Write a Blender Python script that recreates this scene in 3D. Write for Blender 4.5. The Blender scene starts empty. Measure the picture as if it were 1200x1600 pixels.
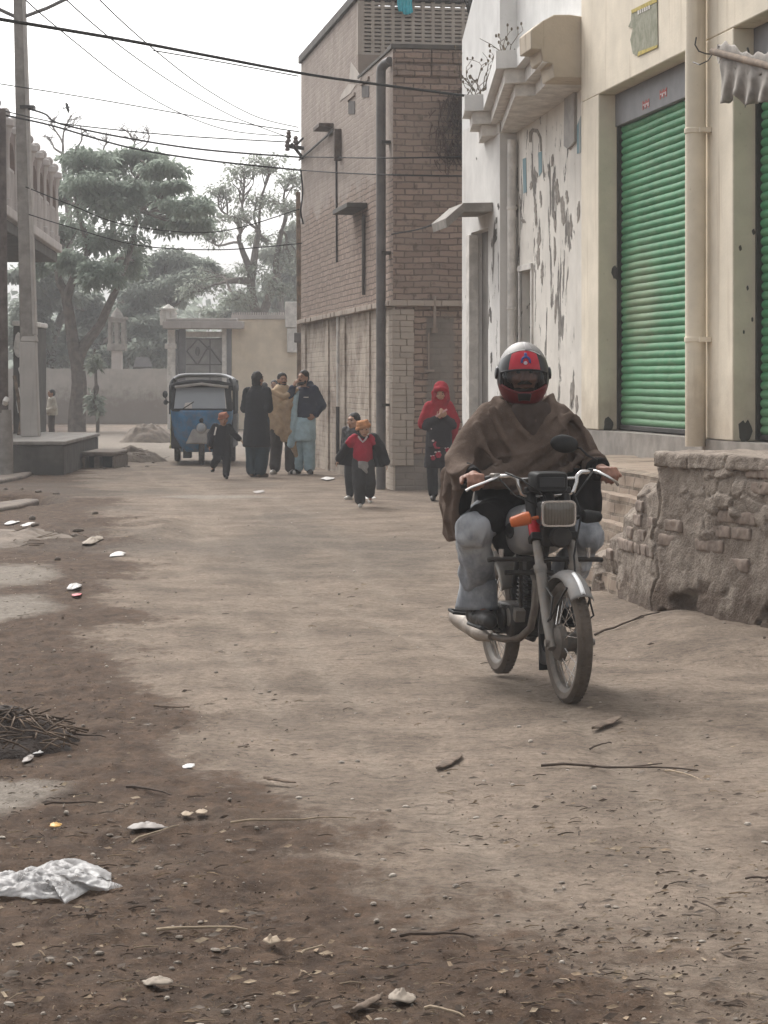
import bpy, math, random
import numpy as np
from mathutils import Vector, Matrix
random.seed(7); RNG = np.random.default_rng(11)
F = 3700.0; EYE = 1.55; CX = 600.0; HY = 597.0
PI = math.pi
sc = bpy.context.scene
col = sc.collection

def P(x, y, d):                       # a point at depth d along a bearing / elevation read off the photograph
    return Vector(((x - CX) * d / F, d, EYE - (y - HY) * d / F))
def G(x, y):                          # point on the level road
    d = EYE * F / (y - HY)
    return Vector(((x - CX) * d / F, d, 0.0))

# ---------------------------------------------------------------- numpy noise
def _h(i, j, k, seed):
    i = i.astype(np.int64); j = j.astype(np.int64); k = k.astype(np.int64)
    n = (i * 374761393 + j * 668265263 + k * 2147483647 + seed * 974634777) & 0x7fffffff
    n = ((n ^ (n >> 13)) * 1274126177) & 0x7fffffff
    n = n ^ (n >> 16)
    return (n & 0xffff) / 65535.0
def vnoise(p, seed=0):
    p = np.asarray(p, dtype=np.float64)
    f = np.floor(p); t = p - f; t = t * t * (3 - 2 * t)
    r = 0
    for a in (0, 1):
        for b in (0, 1):
            for c in (0, 1):
                w = (t[:, 0] if a else 1 - t[:, 0]) * (t[:, 1] if b else 1 - t[:, 1]) * (t[:, 2] if c else 1 - t[:, 2])
                r = r + w * _h(f[:, 0] + a, f[:, 1] + b, f[:, 2] + c, seed)
    return r
def fbm(p, o=4, seed=0):
    p = np.asarray(p, dtype=np.float64); s = 0; a = 0.5; t = 0
    for i in range(o):
        s = s + a * vnoise(p * (2.03 ** i), seed + i); t += a; a *= 0.5
    return s / t
from mathutils import noise as MN
def fb1(x, y, z=0.0, o=3, seed=0):      # scalar version on the built-in noise
    p = Vector((x + seed * 17.31, y - seed * 9.7, z + seed * 5.13)); a = 1.0; s = 0.0; t = 0.0
    for i in range(o): s += a * MN.noise(p); t += a; a *= .5; p = p * 2.03 + Vector((3.1, 1.7, 5.3))
    return min(1.0, max(0.0, .5 + .8 * s / t))

# ---------------------------------------------------------------- mesh builder
class MB:
    def __init__(s): s.v = []; s.f = []; s.m = []; s.cur = 0; s.T = None
    def add(s, vs, fs):
        o = len(s.v)
        if s.T is not None: vs = [s.T @ Vector(v) for v in vs]
        s.v.extend([tuple(v) for v in vs])
        s.f.extend([tuple(i + o for i in f) for f in fs]); s.m.extend([s.cur] * len(fs))
        return s
    def hexa(s, b, t):                # four bottom points CCW from above, four top points
        return s.add(list(b) + list(t), [(3, 2, 1, 0), (4, 5, 6, 7), (0, 1, 5, 4), (1, 2, 6, 5), (2, 3, 7, 6), (3, 0, 4, 7)])
    def box(s, x0, x1, y0, y1, z0, z1):
        return s.hexa([(x0, y0, z0), (x1, y0, z0), (x1, y1, z0), (x0, y1, z0)], [(x0, y0, z1), (x1, y0, z1), (x1, y1, z1), (x0, y1, z1)])
    def obox(s, c, size, R):          # oriented box
        c = Vector(c); h = [k / 2 for k in size]
        pts = [c + R @ Vector((sx * h[0], sy * h[1], sz * h[2])) for sz in (-1, 1) for sx, sy in ((-1, -1), (1, -1), (1, 1), (-1, 1))]
        return s.hexa(pts[:4], pts[4:])
    def prism(s, poly, vec):          # planar polygon swept along vec
        n = len(poly); vec = Vector(vec); a = [Vector(p) for p in poly]; b = [p + vec for p in a]
        return s.add(a + b, [tuple(range(n - 1, -1, -1)), tuple(range(n, 2 * n))] + [(i, (i + 1) % n, n + (i + 1) % n, n + i) for i in range(n)])
    def tube(s, pts, r, n=8, cap=True, flat=None):
        pts = [Vector(p) for p in pts]; k = len(pts)
        if not isinstance(r, (list, tuple)): r = [r] * k
        vs = []; up = None
        for i in range(k):
            t = (pts[min(i + 1, k - 1)] - pts[max(i - 1, 0)])
            if t.length < 1e-9: t = Vector((0, 0, 1))
            t.normalize()
            if up is None: up = Vector((0, 0, 1)) if abs(t.z) < .9 else Vector((1, 0, 0))
            u = up - t * up.dot(t)
            if u.length < 1e-6: u = t.orthogonal()
            u.normalize(); w = t.cross(u); up = u
            for j in range(n):
                a = 2 * PI * j / n
                vs.append(pts[i] + (u * math.cos(a) + w * math.sin(a)) * r[i])
        fs = [(i * n + j, i * n + (j + 1) % n, (i + 1) * n + (j + 1) % n, (i + 1) * n + j) for i in range(k - 1) for j in range(n)]
        if cap: fs += [tuple(range(n - 1, -1, -1)), tuple((k - 1) * n + j for j in range(n))]
        return s.add(vs, fs)
    def ball(s, c, r, n=12, m=8, R=None):
        c = Vector(c)
        if not isinstance(r, (list, tuple)): r = (r, r, r)
        vs = []
        for i in range(1, m):
            a = PI * i / m
            for j in range(n):
                b = 2 * PI * j / n
                q = Vector((r[0] * math.sin(a) * math.cos(b), r[1] * math.sin(a) * math.sin(b), r[2] * math.cos(a)))
                vs.append(c + (R @ q if R else q))
        top = Vector((0, 0, r[2])); top = R @ top if R else top
        vs += [c + top, c - top]; T = len(vs) - 2; B = T + 1
        fs = [(T, j, (j + 1) % n) for j in range(n)] + [((m - 2) * n + (j + 1) % n, (m - 2) * n + j, B) for j in range(n)]
        fs += [(i * n + j, (i + 1) * n + j, (i + 1) * n + (j + 1) % n, i * n + (j + 1) % n) for i in range(m - 2) for j in range(n)]
        return s.add(vs, fs)
    def lathe(s, prof, c, axis=(0, 0, 1), n=24, close=False):   # prof: (radius, height) along axis
        c = Vector(c); ax = Vector(axis).normalized(); u = ax.orthogonal().normalized(); w = ax.cross(u); k = len(prof)
        vs = [c + ax * h + (u * math.cos(2 * PI * j / n) + w * math.sin(2 * PI * j / n)) * r for r, h in prof for j in range(n)]
        fs = [(i * n + j, i * n + (j + 1) % n, (i + 1) * n + (j + 1) % n, (i + 1) * n + j) for i in range(k - 1) for j in range(n)]
        if close: fs += [((k - 1) * n + j, (k - 1) * n + (j + 1) % n, (j + 1) % n, j) for j in range(n)]
        else: fs += [tuple(range(n - 1, -1, -1)), tuple((k - 1) * n + j for j in range(n))]
        return s.add(vs, fs)
    def loft(s, rings, n=24):         # rings: (cx, cy, z, rx, ry)
        vs = []; k = len(rings)
        for q in rings:
            cx, cy, z, rx, ry = q[:5]
            e = q[5] if len(q) > 5 else 1.0
            for j in range(n):
                a = 2 * PI * j / n; ca, sa = math.cos(a), math.sin(a)
                vs.append((cx + rx * math.copysign(abs(ca) ** e, ca), cy + ry * math.copysign(abs(sa) ** e, sa), z))
        fs = [(i * n + j, i * n + (j + 1) % n, (i + 1) * n + (j + 1) % n, (i + 1) * n + j) for i in range(k - 1) for j in range(n)]
        fs += [tuple(range(n - 1, -1, -1)), tuple((k - 1) * n + j for j in range(n))]
        return s.add(vs, fs)
    def grid(s, fn, nu, nv):          # fn(u, v) -> point, u and v in 0..1
        vs = [fn(i / nu, j / nv) for j in range(nv + 1) for i in range(nu + 1)]
        w = nu + 1
        return s.add(vs, [(j * w + i, j * w + i + 1, (j + 1) * w + i + 1, (j + 1) * w + i) for j in range(nv) for i in range(nu)])
    def build(s, name, mat, parent=None, smooth=True, bevel=0.0, angle=38, thick=0.0, fix=True):
        me = bpy.data.meshes.new(name); me.from_pydata(s.v, [], s.f)
        for m in (mat if isinstance(mat, (list, tuple)) else [mat]): me.materials.append(m)
        if any(s.m): me.polygons.foreach_set('material_index', s.m)
        return finish(name, me, parent, smooth, bevel, angle, thick, fix)
def finish(name, me, parent=None, smooth=True, bevel=0.0, angle=38, thick=0.0, fix=False):
    me.validate()
    if fix:
        import bmesh
        bm = bmesh.new(); bm.from_mesh(me); bmesh.ops.recalc_face_normals(bm, faces=bm.faces); bm.to_mesh(me); bm.free()
    if smooth:
        me.polygons.foreach_set('use_smooth', [True] * len(me.polygons)); me.set_sharp_from_angle(angle=math.radians(angle))
    me.update()
    o = bpy.data.objects.new(name, me); col.objects.link(o)
    if parent: o.parent = parent
    if thick:
        md = o.modifiers.new('solid', 'SOLIDIFY'); md.thickness = thick; md.offset = 0
    if bevel:
        md = o.modifiers.new('bevel', 'BEVEL'); md.width = bevel; md.segments = 2; md.limit_method = 'ANGLE'; md.angle_limit = math.radians(40)
    return o

def thing(name, label, cat, loc=(0, 0, 0), rz=0.0, group=None):
    o = bpy.data.objects.new(name, None); col.objects.link(o); o.empty_display_size = .1
    o.location = loc; o.rotation_euler = (0, 0, rz)
    return tag(o, label, cat, group)
def tag(o, label, cat, group=None, kind=None):
    o['label'] = label; o['category'] = cat
    if group: o['group'] = group
    if kind: o['kind'] = kind
    return o
def structure(o): o['kind'] = 'structure'; return o
def recentre(o):                      # put a one-mesh thing's origin at the base of its own geometry
    n = len(o.data.vertices); a = np.empty(n * 3, np.float32); o.data.vertices.foreach_get('co', a); a = a.reshape(-1, 3)
    c = (a.min(0) + a.max(0)) / 2; c[2] = a[:, 2].min()
    o.data.vertices.foreach_set('co', (a - c).ravel()); o.data.update(); o.location = [float(k) for k in c]
    return o

# ---------------------------------------------------------------- one continuous surface from overlapping shapes
def blob(name, prims, mat, parent, vox=.01, sm=3, disp=None):
    mb = MB()
    for p in prims:
        if p[0] == 'c':               # chain of points with radii
            pts, rr = p[1], p[2]
            mb.tube(pts, list(rr), 14)
            for q, r in zip(pts, rr): mb.ball(q, r * .995, 14, 9)
        elif p[0] == 'e': mb.ball(p[1], p[2], 20, 14, p[3] if len(p) > 3 else None)
        elif p[0] == 'l': mb.loft(p[1], 28)
        elif p[0] == 'h': mb.hexa(p[1], p[2])
    me = bpy.data.meshes.new(name + '_raw'); me.from_pydata(mb.v, [], mb.f)
    import bmesh
    bm = bmesh.new(); bm.from_mesh(me); bmesh.ops.recalc_face_normals(bm, faces=bm.faces); bm.to_mesh(me); bm.free()
    t = bpy.data.objects.new('remesh', me); col.objects.link(t)
    md = t.modifiers.new('r', 'REMESH'); md.mode = 'VOXEL'; md.voxel_size = vox; md.adaptivity = 0
    dg = bpy.context.evaluated_depsgraph_get(); dg.update()
    out = bpy.data.meshes.new_from_object(t.evaluated_get(dg), depsgraph=dg)
    bpy.data.objects.remove(t); bpy.data.meshes.remove(me)
    out.name = name
    n = len(out.vertices); a = np.empty(n * 3, np.float64); out.vertices.foreach_get('co', a); a = a.reshape(-1, 3)
    e = np.empty(len(out.edges) * 2, np.int32); out.edges.foreach_get('vertices', e); e = e.reshape(-1, 2)
    deg = np.bincount(e.ravel(), minlength=n).astype(float)[:, None]; deg[deg == 0] = 1
    for k in range(sm):
        s = np.zeros_like(a)
        for c in range(3):
            s[:, c] = np.bincount(e[:, 0], a[e[:, 1], c], n) + np.bincount(e[:, 1], a[e[:, 0], c], n)
        a = a + .6 * (s / deg - a)
    out.vertices.foreach_set('co', a.ravel()); out.update()
    if disp:
        nn = np.empty(n * 3, np.float64); out.vertex_normals.foreach_get('vector', nn); nn = nn.reshape(-1, 3)
        a = a + nn * np.asarray(disp(a))[:, None]
        out.vertices.foreach_set('co', a.ravel())
    out.materials.clear(); out.materials.append(mat)
    return finish(name, out, parent, True, angle=80)
def folds(amp, f=(9, 9, 2.5), seed=0, ridge=True):
    def fn(a):
        n = fbm(a * np.array(f), 2, seed)
        if ridge: n = 1 - np.abs(2 * n - 1) * 2
        else: n = 2 * n - 1
        return amp * n + amp * .35 * (2 * vnoise(a * 38, seed + 5) - 1)
    return fn
def C(pts, r): return ('c', [Vector(p) for p in pts], r if isinstance(r, (list, tuple)) else [r] * len(pts))
def E(c, r, R=None): return ('e', Vector(c), r, R)
def L(rings): return ('l', rings)

# ---------------------------------------------------------------- materials
class NT:
    def __init__(s, name):
        s.m = bpy.data.materials.new(name); s.m.use_nodes = True; s.t = s.m.node_tree; s.t.nodes.clear()
        s.out = s.t.nodes.new('ShaderNodeOutputMaterial')
    def n(s, typ, props=None, **ins):
        q = s.t.nodes.new(typ)
        for k, v in (props or {}).items(): setattr(q, k, v)
        for k, v in ins.items():
            key = k.replace('_', ' ') if k.replace('_', ' ') in q.inputs else k
            s.put(q.inputs[int(k[1:])] if k[0] == 'i' and k[1:].isdigit() else q.inputs[key], v)
        return q
    def put(s, sock, v):
        if isinstance(v, bpy.types.NodeSocket): s.t.links.new(v, sock)
        elif isinstance(v, bpy.types.Node): s.t.links.new(v.outputs[0], sock)
        else:
            if sock.type == 'RGBA' and len(v) == 3: v = (*v, 1)
            sock.default_value = v
    def math(s, op, a, b=0.0, clamp=False):
        q = s.t.nodes.new('ShaderNodeMath'); q.operation = op; q.use_clamp = clamp; s.put(q.inputs[0], a); s.put(q.inputs[1], b); return q.outputs[0]
    def mix(s, f, a, b, mode='MIX'):
        q = s.t.nodes.new('ShaderNodeMix'); q.data_type = 'RGBA'; q.blend_type = mode; q.clamp_factor = True
        s.put(q.inputs[0], f); s.put(q.inputs[6], a); s.put(q.inputs[7], b); return q.outputs[2]
    def obj(s): return s.n('ShaderNodeTexCoord').outputs['Object']
    def mapv(s, v, scale=(1, 1, 1), loc=(0, 0, 0), rot=(0, 0, 0)):
        return s.n('ShaderNodeMapping', Vector=v, Scale=scale, Location=loc, Rotation=rot).outputs[0]
    def noise(s, v, scale, detail=4, rough=.55, dist=0.0):
        return s.n('ShaderNodeTexNoise', Vector=v, Scale=scale, Detail=detail, Roughness=rough, Distortion=dist).outputs[0]
    def ramp(s, f, a, b, lo=0.0, hi=1.0):     # smooth step from a to b
        q = s.t.nodes.new('ShaderNodeMapRange'); q.interpolation_type = 'SMOOTHSTEP'
        for i, v in enumerate((f, a, b, lo, hi)): s.put(q.inputs[i], v)
        return q.outputs[0]
    def sep(s, v): return s.n('ShaderNodeSeparateXYZ', Vector=v).outputs
    def bump(s, h, strength=.3, dist=.02, normal=None):
        q = s.n('ShaderNodeBump', Height=h, Strength=strength, Distance=dist)
        if normal is not None: s.put(q.inputs['Normal'], normal)
        return q.outputs[0]
    def done(s, color, rough=.8, normal=None, metallic=0.0, spec=.35, **kw):
        b = s.n('ShaderNodeBsdfPrincipled'); s.put(b.inputs['Base Color'], color); s.put(b.inputs['Roughness'], rough)
        s.put(b.inputs['Metallic'], metallic); s.put(b.inputs['Specular IOR Level'], spec)
        for k, v in kw.items(): s.put(b.inputs[k.replace('_', ' ')], v)
        if normal is not None: s.put(b.inputs['Normal'], normal)
        s.t.links.new(b.outputs[0], s.out.inputs[0]); return s.m
def mat(name, c, rough=.8, var=.25, scale=6, bump=.15, bscale=60, metallic=0.0, dust=0.0, dustc=(.30, .25, .2), spec=.3, bd=.004):
    t = NT(name); v = t.obj()
    n = t.noise(v, scale, 5, .6)
    k = t.ramp(n, .3, .72)
    c0 = tuple(x * (1 - var) for x in c); c1 = tuple(min(1, x * (1 + var)) for x in c)
    cc = t.mix(k, c0, c1)
    if dust: cc = t.mix(t.math('MULTIPLY', t.ramp(t.noise(v, scale * 2.3, 6, .65), .38, .68), dust), cc, dustc)
    nm = t.bump(t.noise(v, bscale, 3), bump, bd) if bump else None
    return t.done(cc, rough, nm, metallic, spec)
# ---------------------------------------------------------------- camera, light, air
cam = bpy.data.cameras.new('camera'); co = bpy.data.objects.new('camera', cam); col.objects.link(co)
co.location = (0, 0, EYE); co.rotation_euler = (PI / 2, 0, 0)
cam.sensor_fit = 'VERTICAL'; cam.sensor_height = 36; cam.sensor_width = 27; cam.lens = 36 * F / 1600
cam.shift_y = -(800 - HY) / 1600; cam.clip_end = 2000; cam.clip_start = .1
sc.camera = co
SUN_EL, SUN_AZ = math.radians(48), math.radians(335)      # overcast; the brightest part of the sky is ahead and to the left
w = bpy.data.worlds.new('World'); sc.world = w; w.use_nodes = True
wt = w.node_tree; wt.nodes.clear()
sky = wt.nodes.new('ShaderNodeTexSky'); sky.sky_type = 'NISHITA'; sky.sun_disc = False
sky.sun_elevation = SUN_EL; sky.sun_rotation = SUN_AZ; sky.dust_density = 6; sky.air_density = 1.0; sky.ozone_density = 1
hs = wt.nodes.new('ShaderNodeHueSaturation'); hs.inputs['Saturation'].default_value = .10
bg = wt.nodes.new('ShaderNodeBackground'); bg.inputs[1].default_value = .15
wo = wt.nodes.new('ShaderNodeOutputWorld')
wt.links.new(sky.outputs[0], hs.inputs['Color']); wt.links.new(hs.outputs[0], bg.inputs[0]); wt.links.new(bg.outputs[0], wo.inputs[0])
sl = bpy.data.lights.new('sun', 'SUN'); sl.energy = .8; sl.angle = math.radians(32); sl.color = (1, .94, .86)
so = bpy.data.objects.new('sun', sl); col.objects.link(so)
sd = Vector((math.sin(SUN_AZ) * math.cos(SUN_EL), math.cos(SUN_AZ) * math.cos(SUN_EL), math.sin(SUN_EL)))
so.rotation_euler = sd.to_track_quat('Z', 'Y').to_euler(); so.location = (0, 0, 30)
vs = sc.view_settings; vs.view_transform = 'Standard'; vs.look = 'None'; vs.exposure = 0.93; vs.gamma = 1; vs.use_curve_mapping = False
sc.cycles.max_bounces = 8; sc.cycles.volume_bounces = 1; sc.cycles.use_denoising = True
hz = MB().box(-206, 206, -66, 266, -1.6, 17).build('haze', None, smooth=False)
hm = bpy.data.materials.new('haze_air'); hm.use_nodes = True; ht = hm.node_tree; ht.nodes.clear()
pv = ht.nodes.new('ShaderNodeVolumePrincipled'); pv.inputs['Color'].default_value = (.94, .95, .97, 1); pv.inputs['Density'].default_value = .0015; pv.inputs['Anisotropy'].default_value = 0
ho = ht.nodes.new('ShaderNodeOutputMaterial'); ht.links.new(pv.outputs[0], ho.inputs['Volume'])
hz.data.materials.clear(); hz.data.materials.append(hm); hz['kind'] = 'stuff'

# ---------------------------------------------------------------- ground
BX = np.array([3, 5.7, 6.72, 7.6, 8.28, 8.78, 9.84, 11.4, 14.2, 18, 22.7, 26, 30, 36, 60, 300.])
BV = np.array([1.4, .5, .18, -.08, -.31, -.55, -.85, -1.12, -1.57, -2.0, -2.45, -2.9, -3.6, -4.4, -8, -40.])
def patch(x, d, cx, cd, rx, rd):
    return ((x - cx) / rx) ** 2 + ((d - cd) / rd) ** 2
def ground_fields(x, d):
    z0 = np.zeros_like(x)
    q = np.stack([x, d, z0], 1)
    edge = np.interp(d, BX, BV) + (fbm(q * 1.1, 3, 3) - .5) * (.7 + d * .02)
    wid = np.where(d < 8, .75, .42) + d * .008
    soil = 1 / (1 + np.exp(np.clip((x - edge) / wid * 3, -40, 40)))
    soil = np.clip(soil + (.30 * np.clip((9.0 - d) / 3, 0, 1) + .8 * np.clip(fbm(q * np.array([1.3, .6, 1]), 4, 9) - .50, 0, 1) * 3 * np.clip((13 - d) / 3, 0, 1)) * (x > -1.2), 0, 1)  # dark share also rises evenly across the road towards the camera
    pale = np.zeros_like(x)
    for c in ((-3.05, 18.9, .42, 1.1), (-2.65, 16.2, .38, .9), (-1.5, 8.85, .3, .36), (-5.8, 60, 3.5, 14), (-2.2, 31.8, .75, .5)):
        pale = np.maximum(pale, np.clip(1.5 - patch(x, d, *c) - (fbm(q * 5, 3, 21) - .5) * 1.2, 0, 1))
    pale *= np.where(d > 40, .8, 1)
    damp = np.clip((fbm(q * np.array([.9, .45, 1]), 4, 33) - .52) * 5, 0, 1) * np.clip((d - 16) / 6, 0, 1)
    return soil, pale, damp
def tracks(x, d):                      # worn tyre lines along the lane
    w_ = np.zeros_like(x)
    for (a, b, c, wd) in ((.75, -.228, 12, .055), (-.15, -.115, 12, .09), (.62, -.10, 12, .07), (-.75, -.10, 12, .08), (1.25, -.17, 12, .06), (-.35, -.13, 12, .05)):
        xc = a + b * (d - c) + .10 * np.sin(d * .45 + a * 5) + .05 * np.sin(d * 1.1 + b * 40)
        k = fbm(np.stack([x * 0 + a * 9, d * .5, x * 0], 1), 2, 15)
        w_ = np.maximum(w_, np.exp(-((x - xc) / wd) ** 2) * np.clip((k - .35) * 4, 0, 1))
    return w_
def gz(x, d, fine=True):
    x = np.asarray(x, float); d = np.asarray(d, float); z0 = np.zeros_like(x); q = np.stack([x, d, z0], 1)
    near = np.clip((40 - d) / 25, .15, 1)
    h = (fbm(q * .8, 3, 1) - .5) * .05 + (fbm(q * np.array([3.2, 2.2, 1]), 3, 2) - .5) * .035 * near
    if fine:
        soil, pale, damp = ground_fields(x, d)
        h = h - .010 * tracks(x, d)
        h = h + (fbm(q * 11, 3, 4) - .5) * (.012 + .02 * soil) * near + (fbm(q * 30, 2, 6) - .5) * (.006 + .010 * soil) * near
    # verge beside the road, open drain, bank against the shop platform
    h = h + .10 * np.clip(1.4 - patch(x, d, -2.9, 24.5, .9, 3.0), 0, 1) * fbm(q * 3, 3, 8)
    h = h - .42 * np.clip(1.6 - patch(x, d, -5.3, 30.8, .95, 1.5), 0, 1)
    h = h + .10 * np.clip(1.3 - patch(x, d, 2.2, 14.0, .85, 1.1), 0, 1) + .07 * np.clip(1.3 - patch(x, d, 1.75, 16.0, .5, 1.6), 0, 1)
    h = h * np.clip((110 - d) / 50, .1, 1)
    return h
_gzc = {}
def gz1(x, d):
    k = (round(x * 40), round(d * 40))
    if k not in _gzc: _gzc[k] = float(gz(np.array([k[0] / 40]), np.array([k[1] / 40]), False)[0])
    return _gzc[k]
uin = np.linspace(-.27, .27, 330)
sout = np.array([.01, .03, .08, .18, .4, 1.0])
rows = np.concatenate([[-65, -30, -12, -4, 0, 1.5], np.geomspace(2.6, 265, 860)])
W = np.maximum(rows, 4.0)
cols_ = []
for k in sout[::-1]: cols_.append(-(.27 * W + k * (205 - .27 * W)))
for u in uin: cols_.append(u * W)
for k in sout: cols_.append(.27 * W + k * (205 - .27 * W))
X = np.stack(cols_, 1); D = np.repeat(rows[:, None], X.shape[1], 1)
xf, df = X.ravel(), D.ravel(); zf = gz(xf, df)
nr, nc = X.shape
idx = np.arange(nr * nc).reshape(nr, nc)
quads = np.stack([idx[:-1, :-1], idx[:-1, 1:], idx[1:, 1:], idx[1:, :-1]], -1).reshape(-1, 4)
gm = bpy.data.meshes.new('ground'); gm.from_pydata(np.stack([xf, df, zf], 1).tolist(), [], quads.tolist())
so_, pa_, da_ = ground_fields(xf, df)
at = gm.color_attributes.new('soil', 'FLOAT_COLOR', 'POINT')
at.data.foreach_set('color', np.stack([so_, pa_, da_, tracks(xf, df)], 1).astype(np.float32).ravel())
t = NT('packed_earth'); v = t.obj()
ca = t.n('ShaderNodeAttribute', {'attribute_name': 'soil'}); s3 = t.n('ShaderNodeSeparateColor', Color=ca.outputs['Color']).outputs
n1 = t.noise(v, 1.6, 6, .62); n2 = t.noise(t.mapv(v, (1, .55, 1)), 9, 5, .65); n3 = t.noise(v, 48, 4, .6); n4 = t.noise(v, 150, 2, .5)
road = t.mix(t.ramp(n1, .32, .68), (.128, .098, .075), (.215, .168, .130))
road = t.mix(t.math('MULTIPLY', t.ramp(n2, .52, .75), .65), road, (.098, .075, .057))
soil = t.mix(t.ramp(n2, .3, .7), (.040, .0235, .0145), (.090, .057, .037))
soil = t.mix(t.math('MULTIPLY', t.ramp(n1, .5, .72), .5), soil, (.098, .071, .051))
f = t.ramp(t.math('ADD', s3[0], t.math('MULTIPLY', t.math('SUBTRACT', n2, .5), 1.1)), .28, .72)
road = t.mix(t.math('MULTIPLY', ca.outputs['Alpha'], .45), road, (.23, .187, .148))
st_ = t.noise(t.mapv(v, (5.5, 15, 1)), 1.0, 5, .7)
road = t.mix(t.math('MULTIPLY', t.ramp(st_, .55, .66), .6), road, (.068, .051, .038))
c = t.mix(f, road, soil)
c = t.mix(t.math('MULTIPLY', s3[2], .55), c, (.085, .07, .058))
c = t.mix(t.math('MULTIPLY', s3[1], .8), c, t.mix(n2, (.19, .163, .135), (.26, .232, .20)))
nf = t.noise(v, 22, 10, .82)
c = t.mix(1.0, c, t.n('ShaderNodeCombineXYZ', X=t.ramp(nf, .34, .66, .70, 1.27), Y=t.ramp(nf, .34, .66, .70, 1.27), Z=t.ramp(nf, .34, .66, .69, 1.27)).outputs[0], 'MULTIPLY')
c = t.mix(t.math('MULTIPLY', t.ramp(n3, .56, .70), .55), c, (.042, .031, .023))        # dark crumbs
c = t.mix(t.math('MULTIPLY', t.ramp(n4, .64, .76), .5), c, (.26, .22, .18))         # pale grit
bh = t.math('ADD', t.math('MULTIPLY', nf, .9), t.math('ADD', t.math('MULTIPLY', n3, .6), t.math('MULTIPLY', n4, .4)))
t.done(c, .95, t.bump(bh, .8, .016), spec=.15)
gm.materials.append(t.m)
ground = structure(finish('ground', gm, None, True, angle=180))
# ---------------------------------------------------------------- wall materials
RZW = math.atan2(.9882, -.1532)      # the house line on the right runs away from the camera
def Wx(d, off=0): return 2.595 + off - .155 * (d - 20)

def plaster(name, c, dirty=(.30, .26, .21), peel=None, under=(.21, .19, .17), streak=.35, low=.0, lowz=.9, lowc=(.2, .16, .12)):
    t = NT(name); v = t.obj(); xyz = t.sep(v)
    n = t.noise(v, 2.2, 6, .6)
    cc = t.mix(t.ramp(n, .3, .75), tuple(k * .86 for k in c), tuple(min(1, k * 1.06) for k in c))
    st = t.noise(t.mapv(v, (7, 7, .55)), 1.0, 5, .6)
    cc = t.mix(t.math('MULTIPLY', t.ramp(st, .54, .75), streak), cc, dirty)
    sp = t.noise(v, 26, 3, .6)
    cc = t.mix(t.math('MULTIPLY', t.ramp(sp, .66, .76), .35), cc, dirty)
    h = t.math('MULTIPLY', t.noise(v, 40, 4, .6), .35)
    if low:
        b = t.math('MULTIPLY', t.ramp(t.math('ADD', xyz[2], t.math('MULTIPLY', t.math('SUBTRACT', t.noise(v, 3.5, 5, .65), .5), 1.6)), lowz, lowz * .45), low)
        cc = t.mix(b, cc, lowc)
    if peel:
        x0, x1, z0, z1, th = peel
        pn = t.noise(t.mapv(v, (4.6, 4.6, 1.45)), 1.0, 6, .62, .6)
        reg = t.math('MULTIPLY', t.math('MULTIPLY', t.ramp(xyz[0], x0 - .5, x0 + .5), t.ramp(xyz[0], x1 + .5, x1 - .5)),
                     t.math('MULTIPLY', t.ramp(xyz[2], z0 - .6, z0 + .6), t.ramp(xyz[2], z1 + .4, z1 - .4)))
        m = t.ramp(t.math('ADD', pn, t.math('MULTIPLY', t.math('SUBTRACT', reg, 1.0), .22)), th, th + .012)
        un = t.mix(t.ramp(t.noise(v, 9, 4, .6), .35, .65), tuple(k * .6 for k in under), under)
        cc = t.mix(m, cc, un)
        h = t.math('ADD', h, t.math('MULTIPLY', m, -1.4))
    return t.done(cc, .88, t.bump(h, .55, .012), spec=.2)

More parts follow.
